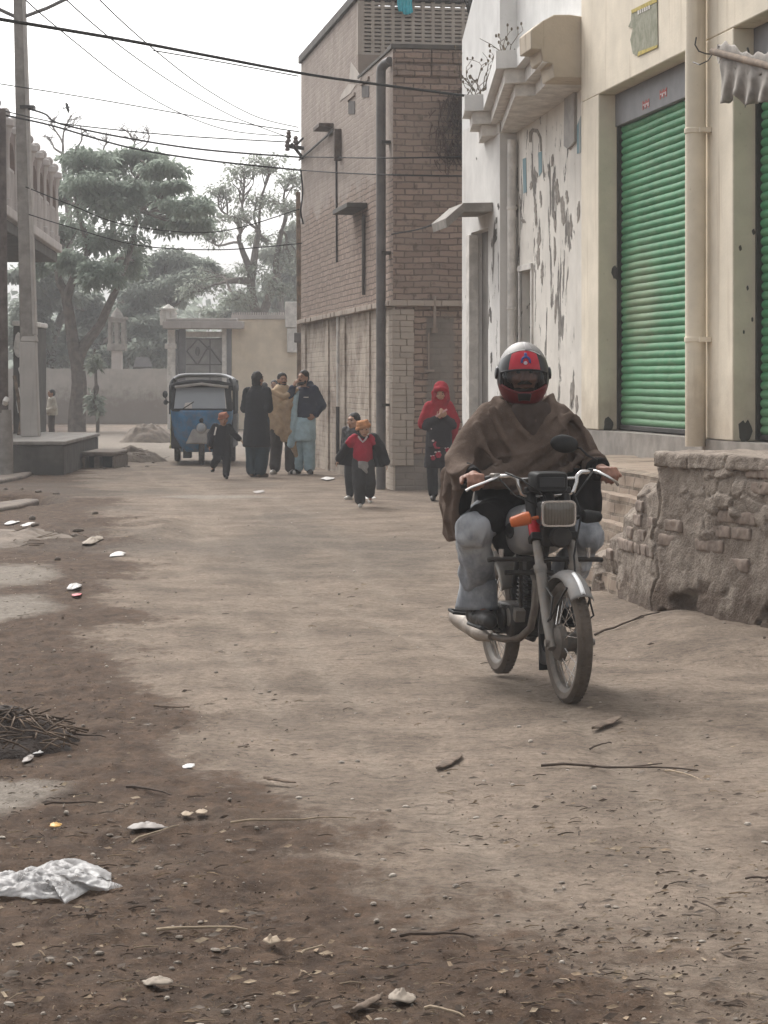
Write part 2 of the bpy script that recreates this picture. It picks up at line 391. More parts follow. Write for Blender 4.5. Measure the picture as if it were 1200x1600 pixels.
def brick(name, axis, c1=(.215, .145, .108), c2=(.135, .088, .066), mortar=(.20, .165, .135), wash=0.0, washc=(.46, .40, .34), plaster_top=None, bw=.25, rh=.088, patches=()):
    t = NT(name); v = t.obj(); xyz = t.sep(v)
    h = xyz[0] if axis == 'x' else xyz[1]
    cv = t.n('ShaderNodeCombineXYZ', X=h, Y=xyz[2], Z=0.0).outputs[0]
    nz = t.n('ShaderNodeTexNoise', Vector=cv, Scale=3.1, Detail=4).outputs[1]
    dv = t.n('ShaderNodeVectorMath', {'operation': 'MULTIPLY_ADD'}, i0=nz, i1=(.085, .06, 0), i2=cv).outputs[0]
    bt = t.n('ShaderNodeTexBrick', {'offset': .5}, Vector=dv, Color1=c1, Color2=c2, Mortar=mortar, Scale=1.0)
    bt.inputs['Mortar Size'].default_value = .011; bt.inputs['Mortar Smooth'].default_value = .35; bt.inputs['Bias'].default_value = -.1
    bt.inputs['Brick Width'].default_value = bw; bt.inputs['Row Height'].default_value = rh
    cc = bt.outputs['Color']; mf = bt.outputs['Fac']
    n = t.noise(cv, 1.3, 6, .65); nb = t.noise(cv, 7, 5, .65)
    cc = t.mix(t.math('MULTIPLY', t.ramp(n, .38, .68), .55), cc, (.24, .19, .155))
    cc = t.mix(t.math('MULTIPLY', t.ramp(nb, .52, .72), .65), cc, (.085, .062, .05))
    hh = t.math('ADD', t.math('MULTIPLY', mf, -1.0), t.math('MULTIPLY', nb, .9))
    if wash:
        w = t.math('MULTIPLY', t.ramp(t.math('ADD', t.math('MULTIPLY', nb, .25), n), .85, .45), wash)
        cc = t.mix(w, cc, washc)
    pl = None
    if plaster_top is not None:        # render coat over the bricks above a ragged line
        z, amp = plaster_top
        pl = t.ramp(t.math('ADD', xyz[2], t.math('MULTIPLY', t.math('SUBTRACT', t.noise(cv, 1.1, 6, .7), .5), amp)), z - .12, z + .12)
        pc = t.mix(t.ramp(t.math('ADD', t.math('MULTIPLY', t.noise(cv, 1.6, 6, .7), .6), t.math('MULTIPLY', t.noise(cv, 14, 5, .7), .4)), .36, .64), (.25, .205, .178), (.37, .312, .27))
        cc = t.mix(t.math('MULTIPLY', pl, .97), cc, pc)
    for (h0, h1, z0, z1) in patches:   # cement repairs
        m = t.math('MULTIPLY', t.math('MULTIPLY', t.ramp(t.math('ADD', h, t.math('MULTIPLY', nb, .16)), h0, h0 + .05), t.ramp(t.math('ADD', h, t.math('MULTIPLY', nb, .16)), h1 + .05, h1)),
                   t.math('MULTIPLY', t.ramp(t.math('ADD', xyz[2], t.math('MULTIPLY', nb, .3)), z0, z0 + .06), t.ramp(t.math('ADD', xyz[2], t.math('MULTIPLY', nb, .3)), z1 + .06, z1)))
        cc = t.mix(t.math('MULTIPLY', m, .92), cc, t.mix(t.ramp(n, .3, .7), (.15, .13, .112), (.225, .195, .168)))
        hh = t.math('MULTIPLY', hh, t.math('SUBTRACT', 1.0, t.math('MULTIPLY', m, .8)))
    if pl is not None: hh = t.math('MULTIPLY', hh, t.math('SUBTRACT', 1.0, t.math('MULTIPLY', pl, .86)))
    return t.done(cc, .92, t.bump(hh, .8, .03), spec=.15)

M = {}
M['cream'] = plaster('cream_paint', (.72, .645, .525), dirty=(.38, .30, .21), streak=.55, low=.6, lowz=1.8, lowc=(.34, .27, .20))
M['creamin'] = plaster('cream_paint_scuffed', (.6, .53, .43), dirty=(.22, .18, .14), streak=.45, low=.5, lowz=1.9, lowc=(.26, .21, .16))
M['whitewash'] = plaster('peeling_whitewash', (.71, .67, .61), dirty=(.42, .37, .31), peel=(4.9, 8.3, .3, 4.6, .555), streak=.4, low=.35, lowz=2.2, lowc=(.36, .31, .26))
M['whiteup'] = plaster('whitewash', (.70, .69, .67), dirty=(.46, .43, .40), streak=.3)
M['whiteblk'] = plaster('peeling_whitewash_old', (.66, .64, .61), dirty=(.40, .36, .32), peel=(6, 12, -1, 3.6, .60), streak=.35)
M['cement'] = mat('cement_render', (.24, .215, .19), .92, .22, 4, .3, 30, bd=.01)
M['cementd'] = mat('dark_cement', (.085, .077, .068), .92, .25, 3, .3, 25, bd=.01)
M['canopyend'] = plaster('stained_canopy_plaster', (.50, .43, .34), dirty=(.20, .14, .10), streak=.8)
M['conc'] = mat('weathered_concrete', (.25, .228, .205), .9, .22, 5, .3, 40, bd=.008)
M['galv'] = mat('grey_painted_sheet', (.165, .16, .165), .55, .12, 5, .1, 20)
M['darkm'] = mat('dark_metal', (.05, .046, .043), .55, .3, 12, .1, 60, .3)
M['pipe'] = mat('grey_steel_pipe', (.115, .108, .105), .6, .2, 3, .1, 40, .2, .35, (.2, .17, .15))
M['wire'] = mat('black_cable', (.022, .021, .021), .8, .1, 5, 0, spec=.08)
M['wood'] = mat('weathered_wood', (.17, .125, .09), .85, .35, 9, .4, 40)
M['wash_c'] = mat('chalky_white', (.6, .57, .53), .9, .18, 6, .3, 40)

# ---------------------------------------------------------------- cream shop
shop = thing('shop_building', 'cream painted shop building with two green roller shutters above a grey plinth', 'building', (Wx(20), 20, 0), RZW)
SILL, LINT, TOP = 1.08, 4.37, 7.2
op = [(0.0, 3.24), (-4.2, -1.174)]
m = MB()
m.box(-5.4, 3.95, -.36, 0, LINT, TOP)
m.box(3.24, 3.95, -.36, 0, SILL, LINT); m.box(-1.174, 0, -.36, 0, SILL, LINT); m.box(-5.4, -4.2, -.36, 0, SILL, LINT)
m.build('wall', M['cream'], shop, bevel=.012)
m = MB(); m.box(-5.4, 3.95, -3.5, -.362, SILL, TOP); m.build('back_wall', M['creamin'], shop)
m = MB(); m.grid(lambda u, v: (-5.4 + 9.35 * u, .02 + .018 * fb1(u * 60, v * 6, 0, 3, 2), SILL * v), 120, 14)
m.box(-5.4, 3.95, -.5, .018, 0, SILL - .004); m.build('plinth', M['cement'], shop)

def shutter_mat():
    t = NT('green_shutter_paint'); v = t.obj(); x = t.sep(v)
    n = t.noise(v, 2.2, 5, .6); n2 = t.noise(t.mapv(v, (2.5, 2.5, 9)), 1.6, 5, .65)
    c = t.mix(t.ramp(n, .3, .7), (.038, .175, .075), (.062, .235, .108))
    c = t.mix(t.math('MULTIPLY', t.ramp(n2, .42, .7), .5), c, (.16, .26, .145))
    blot = t.n('ShaderNodeVectorMath', {'operation': 'DISTANCE'}, i0=t.mapv(v, (.75, 0, 1), (-1.85, 0, 0)), i1=(0, 0, 2.32)).outputs['Value']
    k = t.math('MULTIPLY', t.ramp(t.math('ADD', blot, t.math('MULTIPLY', t.math('SUBTRACT', n2, .5), 1.2)), .7, .15), .33)
    c = t.mix(k, c, (.33, .235, .165))
    dz = t.math('MULTIPLY', t.ramp(t.math('ADD', x[2], t.math('MULTIPLY', t.math('SUBTRACT', n2, .5), 1.5)), 1.7, 1.05), .28)
    c = t.mix(dz, c, (.20, .20, .13))
    sc_ = t.noise(t.mapv(v, (14, 14, 40)), 1.0, 6, .75)
    c = t.mix(t.math('MULTIPLY', t.ramp(sc_, .6, .7), .6), c, (.14, .105, .075))
    return t.done(c, .62, t.bump(t.noise(v, 60, 3, .6), .25, .004), spec=.3)
M['shut'] = shutter_mat()
M['rail'] = mat('black_grease_and_culvert_shade', (.03, .027, .024), .6, .3, 12, .2, 60)
for i, (a, b) in enumerate(op):
    z0, z1 = SILL + .05, 4.06; pitch = .0705; n = int((z1 - z0) / pitch)
    m = MB(); rows_ = n * 8; NXS = 26
    vs_ = []
    for j in range(rows_ + 1):
        ph = (j % 8) / 8.0; z = z0 + (z1 - z0) * j / rows_
        prof = .021 * (math.sin(PI * ph) ** .8 if ph else 0)          # rolled slat, sharp valley between slats
        for k in range(NXS + 1):
            x = a + .012 + (b - a - .024) * k / NXS
            dent = .022 * (fb1(x * 1.1 + 7 * i, z * .9, 3 + i, 3, 5) - .5)
            vs_.append((x, -.235 + prof + dent, z + .006 * (fb1(x * 1.5, z * .8, i, 2, 8) - .5)))
    w_ = NXS + 1
    m.add(vs_, [(j * w_ + k, j * w_ + k + 1, (j + 1) * w_ + k + 1, (j + 1) * w_ + k) for j in range(rows_) for k in range(NXS)])
    sh = m.build('roller_shutter', M['shut'], shop, angle=70)
    sh['label'] = ['green roller shutter with a dusty pink blotch', 'green roller shutter half cut by the right edge behind the tarpaulin'][i]
    MB().box(a + .002, b - .002, -.26, -.17, 4.05, LINT - .002).build('shutter_housing', M['galv'], sh, bevel=.008)
    MB().box(b - .05, b - .003, -.25, -.185, SILL + .01, 4.05).build('guide_rail', M['rail'], sh)
    MB().box(a + .003, a + .05, -.25, -.185, SILL + .01, 4.05).build('guide_rail', M['rail'], sh)
    MB().box(a + .06, b - .06, -.25, -.2, SILL + .008, SILL + .052).build('bottom_bar', M['rail'], sh, bevel=.006)
    if i == 0:
        red = mat('red_sticker', (.42, .09, .08), .6, .3, 20, 0); whi = mat('white_sticker', (.62, .58, .58), .6, .2, 20, 0)
        for (px, py) in ((1040, 146), (1003, 163)):
            d = 20.8 + (1080 - px) * .0161; s_ = (d - 20) * 1.012; z = EYE + (HY - py) * d / F; m = MB()
            m.cur = 0
            for q in range(5): m.box(s_ - .1 + .05 * q, s_ - .062 + .05 * q, -.169, -.166, z - .035 + .02 * (q % 2), z + .03 + .015 * ((q + 1) % 2))
            m.cur = 1
            for q in range(4): m.box(s_ - .09 + .055 * q, s_ - .06 + .055 * q, -.1655, -.163, z - .02 + .02 * (q % 2), z + .012)
            m.build('sticker', [red, whi], sh, smooth=False)
# jamb scuffs: exposed cement where the plaster has broken off
for (s0, z, r, y) in ((3.236, 2.62, .075, -.17), (3.236, 1.13, .10, -.1), (-1.178, 2.3, .022, -.12), (-1.178, 1.95, .018, -.09), (-1.178, 2.75, .03, -.17), (-1.178, 1.16, .11, -.1), (-1.178, 2.05, .02, -.16), (-1.178, 2.62, .028, -.06)):
    pts = [(s0, y + r * .55 * (.25 + 1.1 * fb1(q * 2.7, s0, z, 2)) * math.cos(q * PI / 6), z + r * (.3 + 1.2 * fb1(q * 3.1, z, s0, 2)) * math.sin(q * PI / 6)) for q in range(12)]
    MB().prism(pts, (-.004, 0, 0)).build('broken_plaster', M['cementd'], shop, smooth=False)
# downpipe between the two openings
m = MB(); m.tube([(-.47, .10, 1.02), (-.47, .10, TOP)], .085, 20)
dp = m.build('downpipe', M['cream'], shop)
for z in (3.62, 5.6, 1.9):
    q = MB(); q.lathe([(.087, -.022), (.094, -.018), (.094, .018), (.087, .022)], (-.47, .10, z), (0, 0, 1), 20); q.box(-.60, -.53, .002, .10, z - .02, z + .02)
    q.build('clamp', M['cream'], dp)

# wire hook beside the pipe
hk = MB(); pts = [P(x, y, 19.0 + .0) for x, y in ((1088, 58), (1086, 70), (1092, 80), (1103, 84), (1116, 85))]
hk.tube(pts, .006, 6); hk.tube([P(1112, 86, 18.95), P(1106, 95, 18.9), (P(1093, 101, 18.9)), P(1083, 97, 19.2)], .005, 6)
tag(recentre(hk.build('wire_hook', M['darkm'])), 'bent black wire hook caught round the cream downpipe', 'hook')

# torn poster
t = NT('torn_poster_paper'); v = t.obj(); n = t.noise(v, 9, 6, .7)
pc = t.mix(t.ramp(n, .3, .7), (.16, .165, .105), (.30, .29, .22)); M['poster'] = t.done(pc, .8, t.bump(n, .4, .01))
M['posteredge'] = mat('yellow_poster_edge', (.42, .33, .08), .8, .25, 20, .1)
po = thing('torn_poster', 'torn faded green poster with yellow edge pasted above the left shutter', 'poster', (Wx(20), 20, 0), RZW)
def onwall(px, py, y=.004):
    r = (px - CX) / F; d = (2.595 + 3.1) / (r + .155); return ((d - 20) * 1.012, y, EYE + (HY - py) * d / F)
out_ = [(988, 16), (1028, -4), (1029, 74), (1012, 80), (998, 88), (990, 84), (986, 62), (990, 44), (983, 42), (987, 32)]
MB().prism([onwall(*q) for q in out_], (0, .004, 0)).build('sheet', M['poster'], po, smooth=False)
m = MB()
m.prism([onwall(x, y, .009) for x, y in ((988, 16), (1028, -4), (1028, 3), (989, 21))], (0, .003, 0))
m.prism([onwall(x, y, .009) for x, y in ((998, 88), (1029, 74), (1029, 70), (999, 81))], (0, .003, 0))
m.build('border', M['posteredge'], po, smooth=False)
m = MB()
for q in range(6): m.prism([onwall(998 + 3.4 * q + dx, 17 - 1.6 * q + dy, .009) for dx, dy in ((0, 0), (2, -1), (2.3, 5), (.4, 6))], (0, .003, 0))
m.build('faded_lettering', M['wash_c'], po, smooth=False)

# rolled tarpaulin over the second opening
M['tarp'] = mat('grey_tarpaulin', (.25, .225, .20), .8, .3, 5, .3, 22, bd=.01)
aw = thing('rolled_awning', 'grey tarpaulin awning rolled on a pole at the right edge', 'awning', tuple(P(1122, 84, 18.2)))
A0 = P(1122, 84, 18.2); A1 = P(1235, 112, 16.6); dirv = A1 - A0
def tube_cloth(u, v):
    a = 2 * PI * v; c = dirv * u; r = .062 + .028 * fb1(u * 9, v * 4, 1, 3) + .012 * math.sin(u * 40 + a * 2)
    return (c.x, c.y + r * math.cos(a), c.z + r * math.sin(a) + .02 * math.sin(u * 11))
m = MB(); m.grid(tube_cloth, 60, 18); m.build('rolled_cloth', M['tarp'], aw, angle=180)
def sheet(u, v):
    c = dirv * (.02 + .98 * u); lo = -.38 + .12 * fb1(u * 5, 0, 2, 3) - .03 * math.sin(u * 20) + .10 * u
    k = v * lo; fold = .05 * math.sin(u * 34 + v * 3) * v + .04 * (fb1(u * 12, v * 3, 6, 3) - .5)
    return (c.x + fold * .5, c.y - .045 + fold, c.z - .03 + k)
m = MB(); m.grid(sheet, 70, 14); m.build('hanging_flap', M['tarp'], aw, angle=180, thick=.006)
m = MB(); m.tube([(-.04, .02, .02), tuple(dirv * 1.02)], .028, 10); m.tube([(0.02, -.0, .03), (.10, .30, .10)], .016, 8); m.build('pole', M['wood'], aw)
m = MB(); m.tube([(.0, -.05, .05), (.03, -.07, -.0), (.07, -.06, -.05), (.05, .04, -.07)], .008, 6); m.tube([(.21, -.11, .03), (.22, -.13, -.03), (.23, -.10, -.1)], .008, 6); m.build('cord', M['darkm'], aw)

# ---------------------------------------------------------------- rubble platform and brick ledges in front of the shop
def cells(u, v, seed=0):
    fu, fv = np.floor(u), np.floor(v); b1 = np.full(u.shape, 9.0); b2 = np.full(u.shape, 9.0); idn = np.zeros(u.shape)
    for i in (-1, 0, 1):
        for j in (-1, 0, 1):
            cu, cv = fu + i, fv + j; z = np.zeros_like(cu)
            px = cu + .15 + .7 * _h(cu, cv, z, seed); py = cv + .2 + .6 * _h(cu, cv, z, seed + 9)
            dd = np.hypot(u - px, v - py); c = dd < b1
            b2 = np.where(c, b1, np.minimum(b2, dd)); idn = np.where(c, _h(cu, cv, z, seed + 3), idn); b1 = np.minimum(b1, dd)
    return b1, b2, idn
t = NT('mud_plastered_rubble'); v = t.obj(); x = t.sep(v)
n = t.noise(v, 3, 6, .65); nb = t.noise(v, 14, 5, .65); vo = t.n('ShaderNodeTexVoronoi', {'feature': 'F1'}, Vector=t.mapv(v, (4.4, 4.4, 6)), Scale=1.0)
c = t.mix(t.ramp(n, .3, .7), (.168, .136, .112), (.275, .233, .194))
c = t.mix(t.math('MULTIPLY', t.ramp(nb, .52, .72), .6), c, (.095, .07, .053))
c = t.mix(t.math('MULTIPLY', t.ramp(t.noise(v, 5.5, 4, .7), .58, .68), .5), c, (.36, .315, .265))
base_dark = t.ramp(t.math('ADD', x[2], t.math('MULTIPLY', t.math('SUBTRACT', n, .5), .9)), .34, .12)  # ragged band, darker towards the base
c = t.mix(t.math('MULTIPLY', base_dark, .75), c, (.085, .06, .045))
M['rubble'] = t.done(c, .95, t.bump(t.math('ADD', nb, t.noise(v, 60, 3, .6)), .7, .02), spec=.12)
M['oldbrick'] = mat('dusty_old_brick', (.18, .138, .112), .95, .3, 9, .5, 50, 0, .6, (.27, .22, .18)); M['course'] = plaster('pale_brick_ledge', (.36, .30, .25), dirty=(.2, .155, .125), streak=.6)
plat = thing('masonry_platform', 'rough mud plastered stone platform at the right edge in front of the shop', 'platform')
path = [Vector((1.50, 16.95)), Vector((1.76, 15.3)), Vector((2.32, 13.9)), Vector((3.4, 12.8))]
ht_ = [(0, .34), (.24, .36), (.25, .50), (.47, .52), (.48, .68), (.72, .70), (.73, .86), (.98, .90), (1.0, 1.08), (1.06, 1.10), (3, 1.10)]
def pt_path(s):
    k = min(int(s), 2); f_ = s - k; return path[k].lerp(path[k + 1], f_)
def hgt(s): return float(np.interp(s, [a for a, b in ht_], [b for a, b in ht_])) + .03 * (fb1(s * 9, 0, 4, 3) - .5)
NS, NZ = 420, 96
S = np.linspace(0, 3, NS); Z01 = np.linspace(0, 1, NZ)
lens = [(path[i + 1] - path[i]).length for i in range(3)]
V_ = []; HS_ = np.array([hgt(s) for s in S])
for iz, zz in enumerate(Z01):
    al = np.array([sum(lens[:int(min(s, 2.999))]) + (s - int(min(s, 2.999))) * lens[int(min(s, 2.999))] for s in S])
    hs_ = HS_; z = zz * hs_ - .12 * (1 - zz)
    f1, f2, idn = cells(al * 5.6 + .25 * np.sin(z * 9), z * 9.5 + .25 * np.sin(al * 4), 4)
    g = np.clip((f2 - f1) * 4.5, 0, 1)
    q = np.stack([al * 2.4, z * 2.4, z * 0], 1)
    stony = np.clip((fbm(q, 3, 41) - .40) * 5, 0, 1) * np.clip((z - .30) * 3, .12, 1) * np.clip((al - 1.3) * 3, .3, 1)
    disp = stony * (.034 * (g ** .35) + .05 * (idn - .5)) - .015 + .035 * (fbm(q * 1.3, 4, 12) - .5) + .022 * (fbm(q * 5, 3, 13) - .5) - .030 * np.clip(1 - np.abs(al - 1.68 + .03 * np.sin(z * 14)) / .022, 0, 1)
    disp = disp - .10 * np.clip((fbm(q * np.array([1.6, 2.6, 1]), 3, 71) - .54) * 8, 0, 1) * np.clip(1 - np.abs(z - .12) * 5, 0, 1)
    disp = disp + .05 * (1 - zz) - .05 * np.clip(zz - .93, 0, 1) / .07
    for i, s in enumerate(S):
        p = pt_path(s); k = min(int(s), 2); tdir = (path[k + 1] - path[k]).normalized()
        for kk in (0, 1):                                            # round the corners
            dlt = s - (kk + 1)
            if abs(dlt) < .12: tdir = tdir.lerp((path[kk + 2] - path[kk + 1]).normalized() if dlt < 0 else (path[kk + 1] - path[kk]).normalized(), .5 * (1 - abs(dlt) / .12)).normalized()
        nrm = Vector((-tdir.y, tdir.x)) * -1
        nrm = Vector((tdir.y, -tdir.x))
        V_.append((p.x + nrm.x * disp[i], p.y + nrm.y * disp[i], float(z[i])))
m = MB(); m.add(V_, [(j * NS + i, j * NS + i + 1, (j + 1) * NS + i + 1, (j + 1) * NS + i) for j in range(NZ - 1) for i in range(NS - 1)])
# top cap and back faces
edge = V_[(NZ - 1) * NS:]
cap_v = []; cap_f = []
for i, s in enumerate(S):
    e = Vector(edge[i]); back = Vector((Wx(e.y) - .03 if s > 1 else e.x + .34, e.y + (0.15 if s > 1 else .05), 0))
    for k in range(9):
        q = e.lerp(Vector((back.x, back.y, e.z)), k / 8); cap_v.append((q.x, q.y, e.z + (.03 * (fb1(q.x * 5, q.y * 5, 3, 3) - .5) + .012 if k else 0)))
    cap_v.append((back.x, back.y, -.1))
for i in range(NS - 1):
    for k in range(9): cap_f.append((i * 10 + k, (i + 1) * 10 + k, (i + 1) * 10 + k + 1, i * 10 + k + 1))
m.add(cap_v, cap_f); m.build('masonry', M['rubble'], plat, angle=180, fix=False)
# capping course of rough stones bedded in mud
for i, (a, b) in enumerate(((1.02, 1.30), (1.31, 1.60), (1.61, 2.02), (2.03, 2.8))):
    p0, p1 = pt_path(a), pt_path(b); tdir = (p1 - p0).normalized(); nn = Vector((tdir.y, -tdir.x))
    q = [p0 + nn * .045, p1 + nn * .035, p1 - nn * .34, p0 - nn * .34]; z0 = 1.0 + .006 * i
    blob('capping_stone', [('h', [Vector((k.x, k.y, z0)) for k in q], [Vector((k.x + .01, k.y, z0 + .10 + .012 * (i % 2))) for k in q])], M['rubble'], plat, .014, 3,
         lambda v_, i=i: .05 * (fbm(v_ * 4.5, 4, 50 + i) - .5) + .016 * (fbm(v_ * 22, 3, 60 + i) - .5))
# bricks showing through the lost plaster
r = random.Random(31)
for k in range(34):
    s = r.choice((r.uniform(1.06, 1.9), r.uniform(.2, .98))); z = .12 + round(r.uniform(.25, .82) * hgt(s) / .095) * .095; p0 = pt_path(s); k0 = min(int(s), 2); tdir = (path[k0 + 1] - path[k0]).normalized(); nn = Vector((tdir.y, -tdir.x))
    if z + .09 > hgt(s) - .03: continue
    R3 = Matrix.Rotation(math.atan2(tdir.y, tdir.x), 3, 'Z')
    w_ = r.uniform(.13, .23); v0 = r.random() * 50
    blob('exposed_brick', [('h', [Vector((p0.x, p0.y, z)) + R3 @ Vector((sx * w_ / 2, sy_, 0)) for sx, sy_ in ((-1, -.018), (1, -.018), (1, .085), (-1, .085))], [Vector((p0.x, p0.y, z + .078)) + R3 @ Vector((sx * w_ / 2, sy_, 0)) for sx, sy_ in ((-1, -.018), (1, -.018), (1, .085), (-1, .085))])], M['oldbrick'], plat, .010, 2, lambda v_, v0=v0: .022 * (fbm(v_ * 14 + v0, 3, 5) - .5))
# ledges
t = NT('dusty_brick_ledges'); v = t.obj()
bt = t.n('ShaderNodeTexBrick', {'offset': .5}, Vector=t.n('ShaderNodeCombineXYZ', X=t.sep(v)[0], Y=t.sep(v)[2], Z=0.0).outputs[0], Color1=(.19, .14, .105), Color2=(.27, .21, .165), Mortar=(.10, .078, .06), Scale=1.0)
bt.inputs['Brick Width'].default_value = .27; bt.inputs['Row Height'].default_value = .095; bt.inputs['Mortar Size'].default_value = .012
n = t.noise(v, 5, 6, .65)
c = t.mix(t.ramp(n, .35, .62), bt.outputs[0], (.255, .205, .16))
M['ledge'] = t.done(c, .95, t.bump(t.math('ADD', t.math('MULTIPLY', bt.outputs[1], -.8), n), .8, .02), spec=.12)
led = thing('brick_steps', 'worn brick steps rising to the shop beside the stone platform', 'steps', (Wx(20), 20, 0), RZW)
zt = [(.87, 1.14), (.71, 1.29), (.52, 1.40), (.38, 1.48), (.2, 1.56)]
for i, (z, y) in enumerate(zt):
    m = MB(); zb = zt[i + 1][0] if i < 4 else -.1
    yb = .02 if i == 0 else zt[i - 1][1] - .03
    def step(u, v, z=z, zb=zb, y=y, yb=yb, i=i):
        s_ = -4.1 + 6.3 * u; e = .05 * (fb1(s_ * 2.4, i * 3.3, v * 2, 3, 5) - .5) - .05 * max(0, u - .75) * 4
        yy = y * (1 - .12 * u)
        if v < .5: return (s_, yb + (yy + e - yb) * (v / .5), z + .03 * (fb1(s_ * 3, i, v * 3, 3) - .5) - (.02 if v > .42 else 0))
        return (s_, yy + e + .015 * (v - .5), z - (z - zb + .05) * ((v - .5) / .5))
    m.grid(step, 90, 20); m.add([step(0, v / 20) for v in range(21)] + [(-4.1, .02, zb - .06)], [tuple(range(22))]); o = m.build('step', M['ledge'], led, angle=60)

# ---------------------------------------------------------------- white house with stepped canopy
wh = thing('white_house', 'peeling whitewashed house between the cream shop and the brick building', 'house', (Wx(20), 20, 0), RZW)
OFF = -.2
m = MB()                                                              # facade with a small window opening s 7.17-7.76
s0, s1 = 3.955, 8.15; wa, wb, wz0, wz1 = 7.17, 7.78, 1.98, 2.84
m.box(s0, s1, OFF - .3, OFF, wz1, 4.75); m.box(s0, s1, OFF - .3, OFF, -.1, wz0)
m.box(s0, wa, OFF - .3, OFF, wz0, wz1); m.box(wb, s1, OFF - .3, OFF, wz0, wz1)
m.build('wall', M['whitewash'], wh, smooth=False)
MB().box(s0, s1, OFF - .3, OFF + .0, 4.752, 7.3).build('upper_wall', M['whiteup'], wh, smooth=False)
m = MB(); fr = MB()
fr.box(wa - .07, wb + .06, OFF - .02, OFF + .03, wz1, wz1 + .07); fr.box(wa - .07, wa, OFF - .02, OFF + .022, wz0 - .02, wz1); fr.box(wb, wb + .05, OFF - .02, OFF + .022, wz0 - .02, wz1)
wf = fr.build('window', M['wash_c'], wh, bevel=.006)
MB().box(wa + .005, wb - .005, OFF - .16, OFF - .12, wz0 + .005, wz1 - .005).build('shutter_board', mat('grey_board', (.12, .118, .11), .8, .3, 8, .2, 30), wf)
m = MB(); m.box(wa + .01, wb - .01, OFF - .118, OFF - .10, 2.18, 2.2); m.box(wa + .01, wb - .01, OFF - .118, OFF - .10, 2.45, 2.47); m.build('crossbar', M['cementd'], wf)
# projecting bay with a door recess
BA, BB, DA, DB = 8.02, 10.42, 8.72, 9.82
m = MB()
m.box(BA, DA, OFF - .1, 0, -.1, 3.42); m.box(DB, BB, OFF - .1, 0, -.1, 3.42); m.box(BA, BB, OFF - .1, 0, 3.42, 4.75)
m.build('bay', M['whiteblk'], wh, smooth=False)
prof = [(BA, 4.752), (BB, 4.752), (BB, 5.92), (9.75, 6.3), (BA, 7.3)]
m = MB(); m.prism([(a, 0, z) for a, z in prof], (0, -.3, 0)); m.build('parapet', M['whiteup'], wh, smooth=False)
MB().box(DA - .002, DB + .002, -.16, -.14, -.1, 3.42).build('door', mat('grey_cement_door', (.17, .155, .14), .9, .22, 3, .3, 20), wh)
m = MB(); m.box(DB - .02, DB + .20, -.1, .03, -.1, 3.4); m.build('door_jamb', M['wash_c'], wh, bevel=.01)
# hood over the door
hp = [(0, 3.70), (.36, 3.69), (.58, 3.50), (.56, 3.39), (.35, 3.58), (0, 3.59)]
m = MB(); m.prism([(8.42, y, z) for y, z in hp], (.95, 0, 0)); m.build('door_hood', M['conc'], wh, bevel=.008)
# stepped canopy: three slabs, each zigzag in plan
def zc(s): return float(np.interp(s, [3.95, 5.3, 8.1, 9], [5.11, 5.09, 4.955, 4.93]))
def dx2s(px, d, base=2.795):       # local y of a bearing px at local s for depth d
    return None
plan = []   # (s, y) outer edge, near to far
def sy(px, d):
    Xw = (px - CX) * d / F; dxw, dyw = Xw - Wx(20), d - 20
    return (dxw * -.1532 + dyw * .9882, dxw * -.9882 + dyw * -.1532)
e = [sy(828, 23.98), sy(807, 25.2), sy(775, 25.26), sy(755, 28.0), sy(726, 28.05), sy(722, 28.75)]
yb = OFF - .02
for lvl, (ins, t0, t1) in enumerate(((0, 0, -.19), (.10, -.192, -.34), (.22, -.342, -.47))):
    outer = [(s_ + (0.0 if k in (0,) else ins * .35), y_ - ins) for k, (s_, y_) in enumerate(e)]
    outer[0] = (3.965, outer[0][1])
    poly = outer + [(outer[-1][0], yb if outer[-1][0] < BA else -.02), (3.965, yb)]
    if outer[-1][0] >= BA: poly = outer + [(outer[-1][0], .005), (BA + .0, .005), (BA - .002, yb), (3.965, yb)]
    m = MB(); n_ = len(poly)
    tp = [(s_, y_, zc(s_) + t0 + (.16 if (lvl == 0 and k in (n_ - 1,)) else 0)) for k, (s_, y_) in enumerate(poly)]
    bt_ = [(s_, y_, zc(s_) + t1) for s_, y_ in poly]
    m.add(bt_ + tp, [tuple(range(n_)), tuple(range(2 * n_ - 1, n_ - 1, -1))] + [(i, (i + 1) % n_, n_ + (i + 1) % n_, n_ + i) for i in range(n_)])
    m.build('canopy_slab', M['whiteup'] if lvl == 0 else M['wash_c'], wh, smooth=False)
# humped, stained end of the canopy against the shop
e0 = e[0][1]
hump = [(e0 + .02, 4.90), (e0 + .025, 5.09), (e0 - .10, 5.19), (e0 - .22, 5.255), (e0 - .38, 5.26), (OFF + .0, 5.22), (OFF + .0, 4.62), (e0 - .22, 4.62), (e0 - .20, 4.76), (e0 - .10, 4.78), (e0 - .08, 4.90)]
m = MB(); m.prism([(3.96, y_, z) for y_, z in hump], (.55, 0, 0)); m.build('canopy_end', M['canopyend'], wh, bevel=.012)
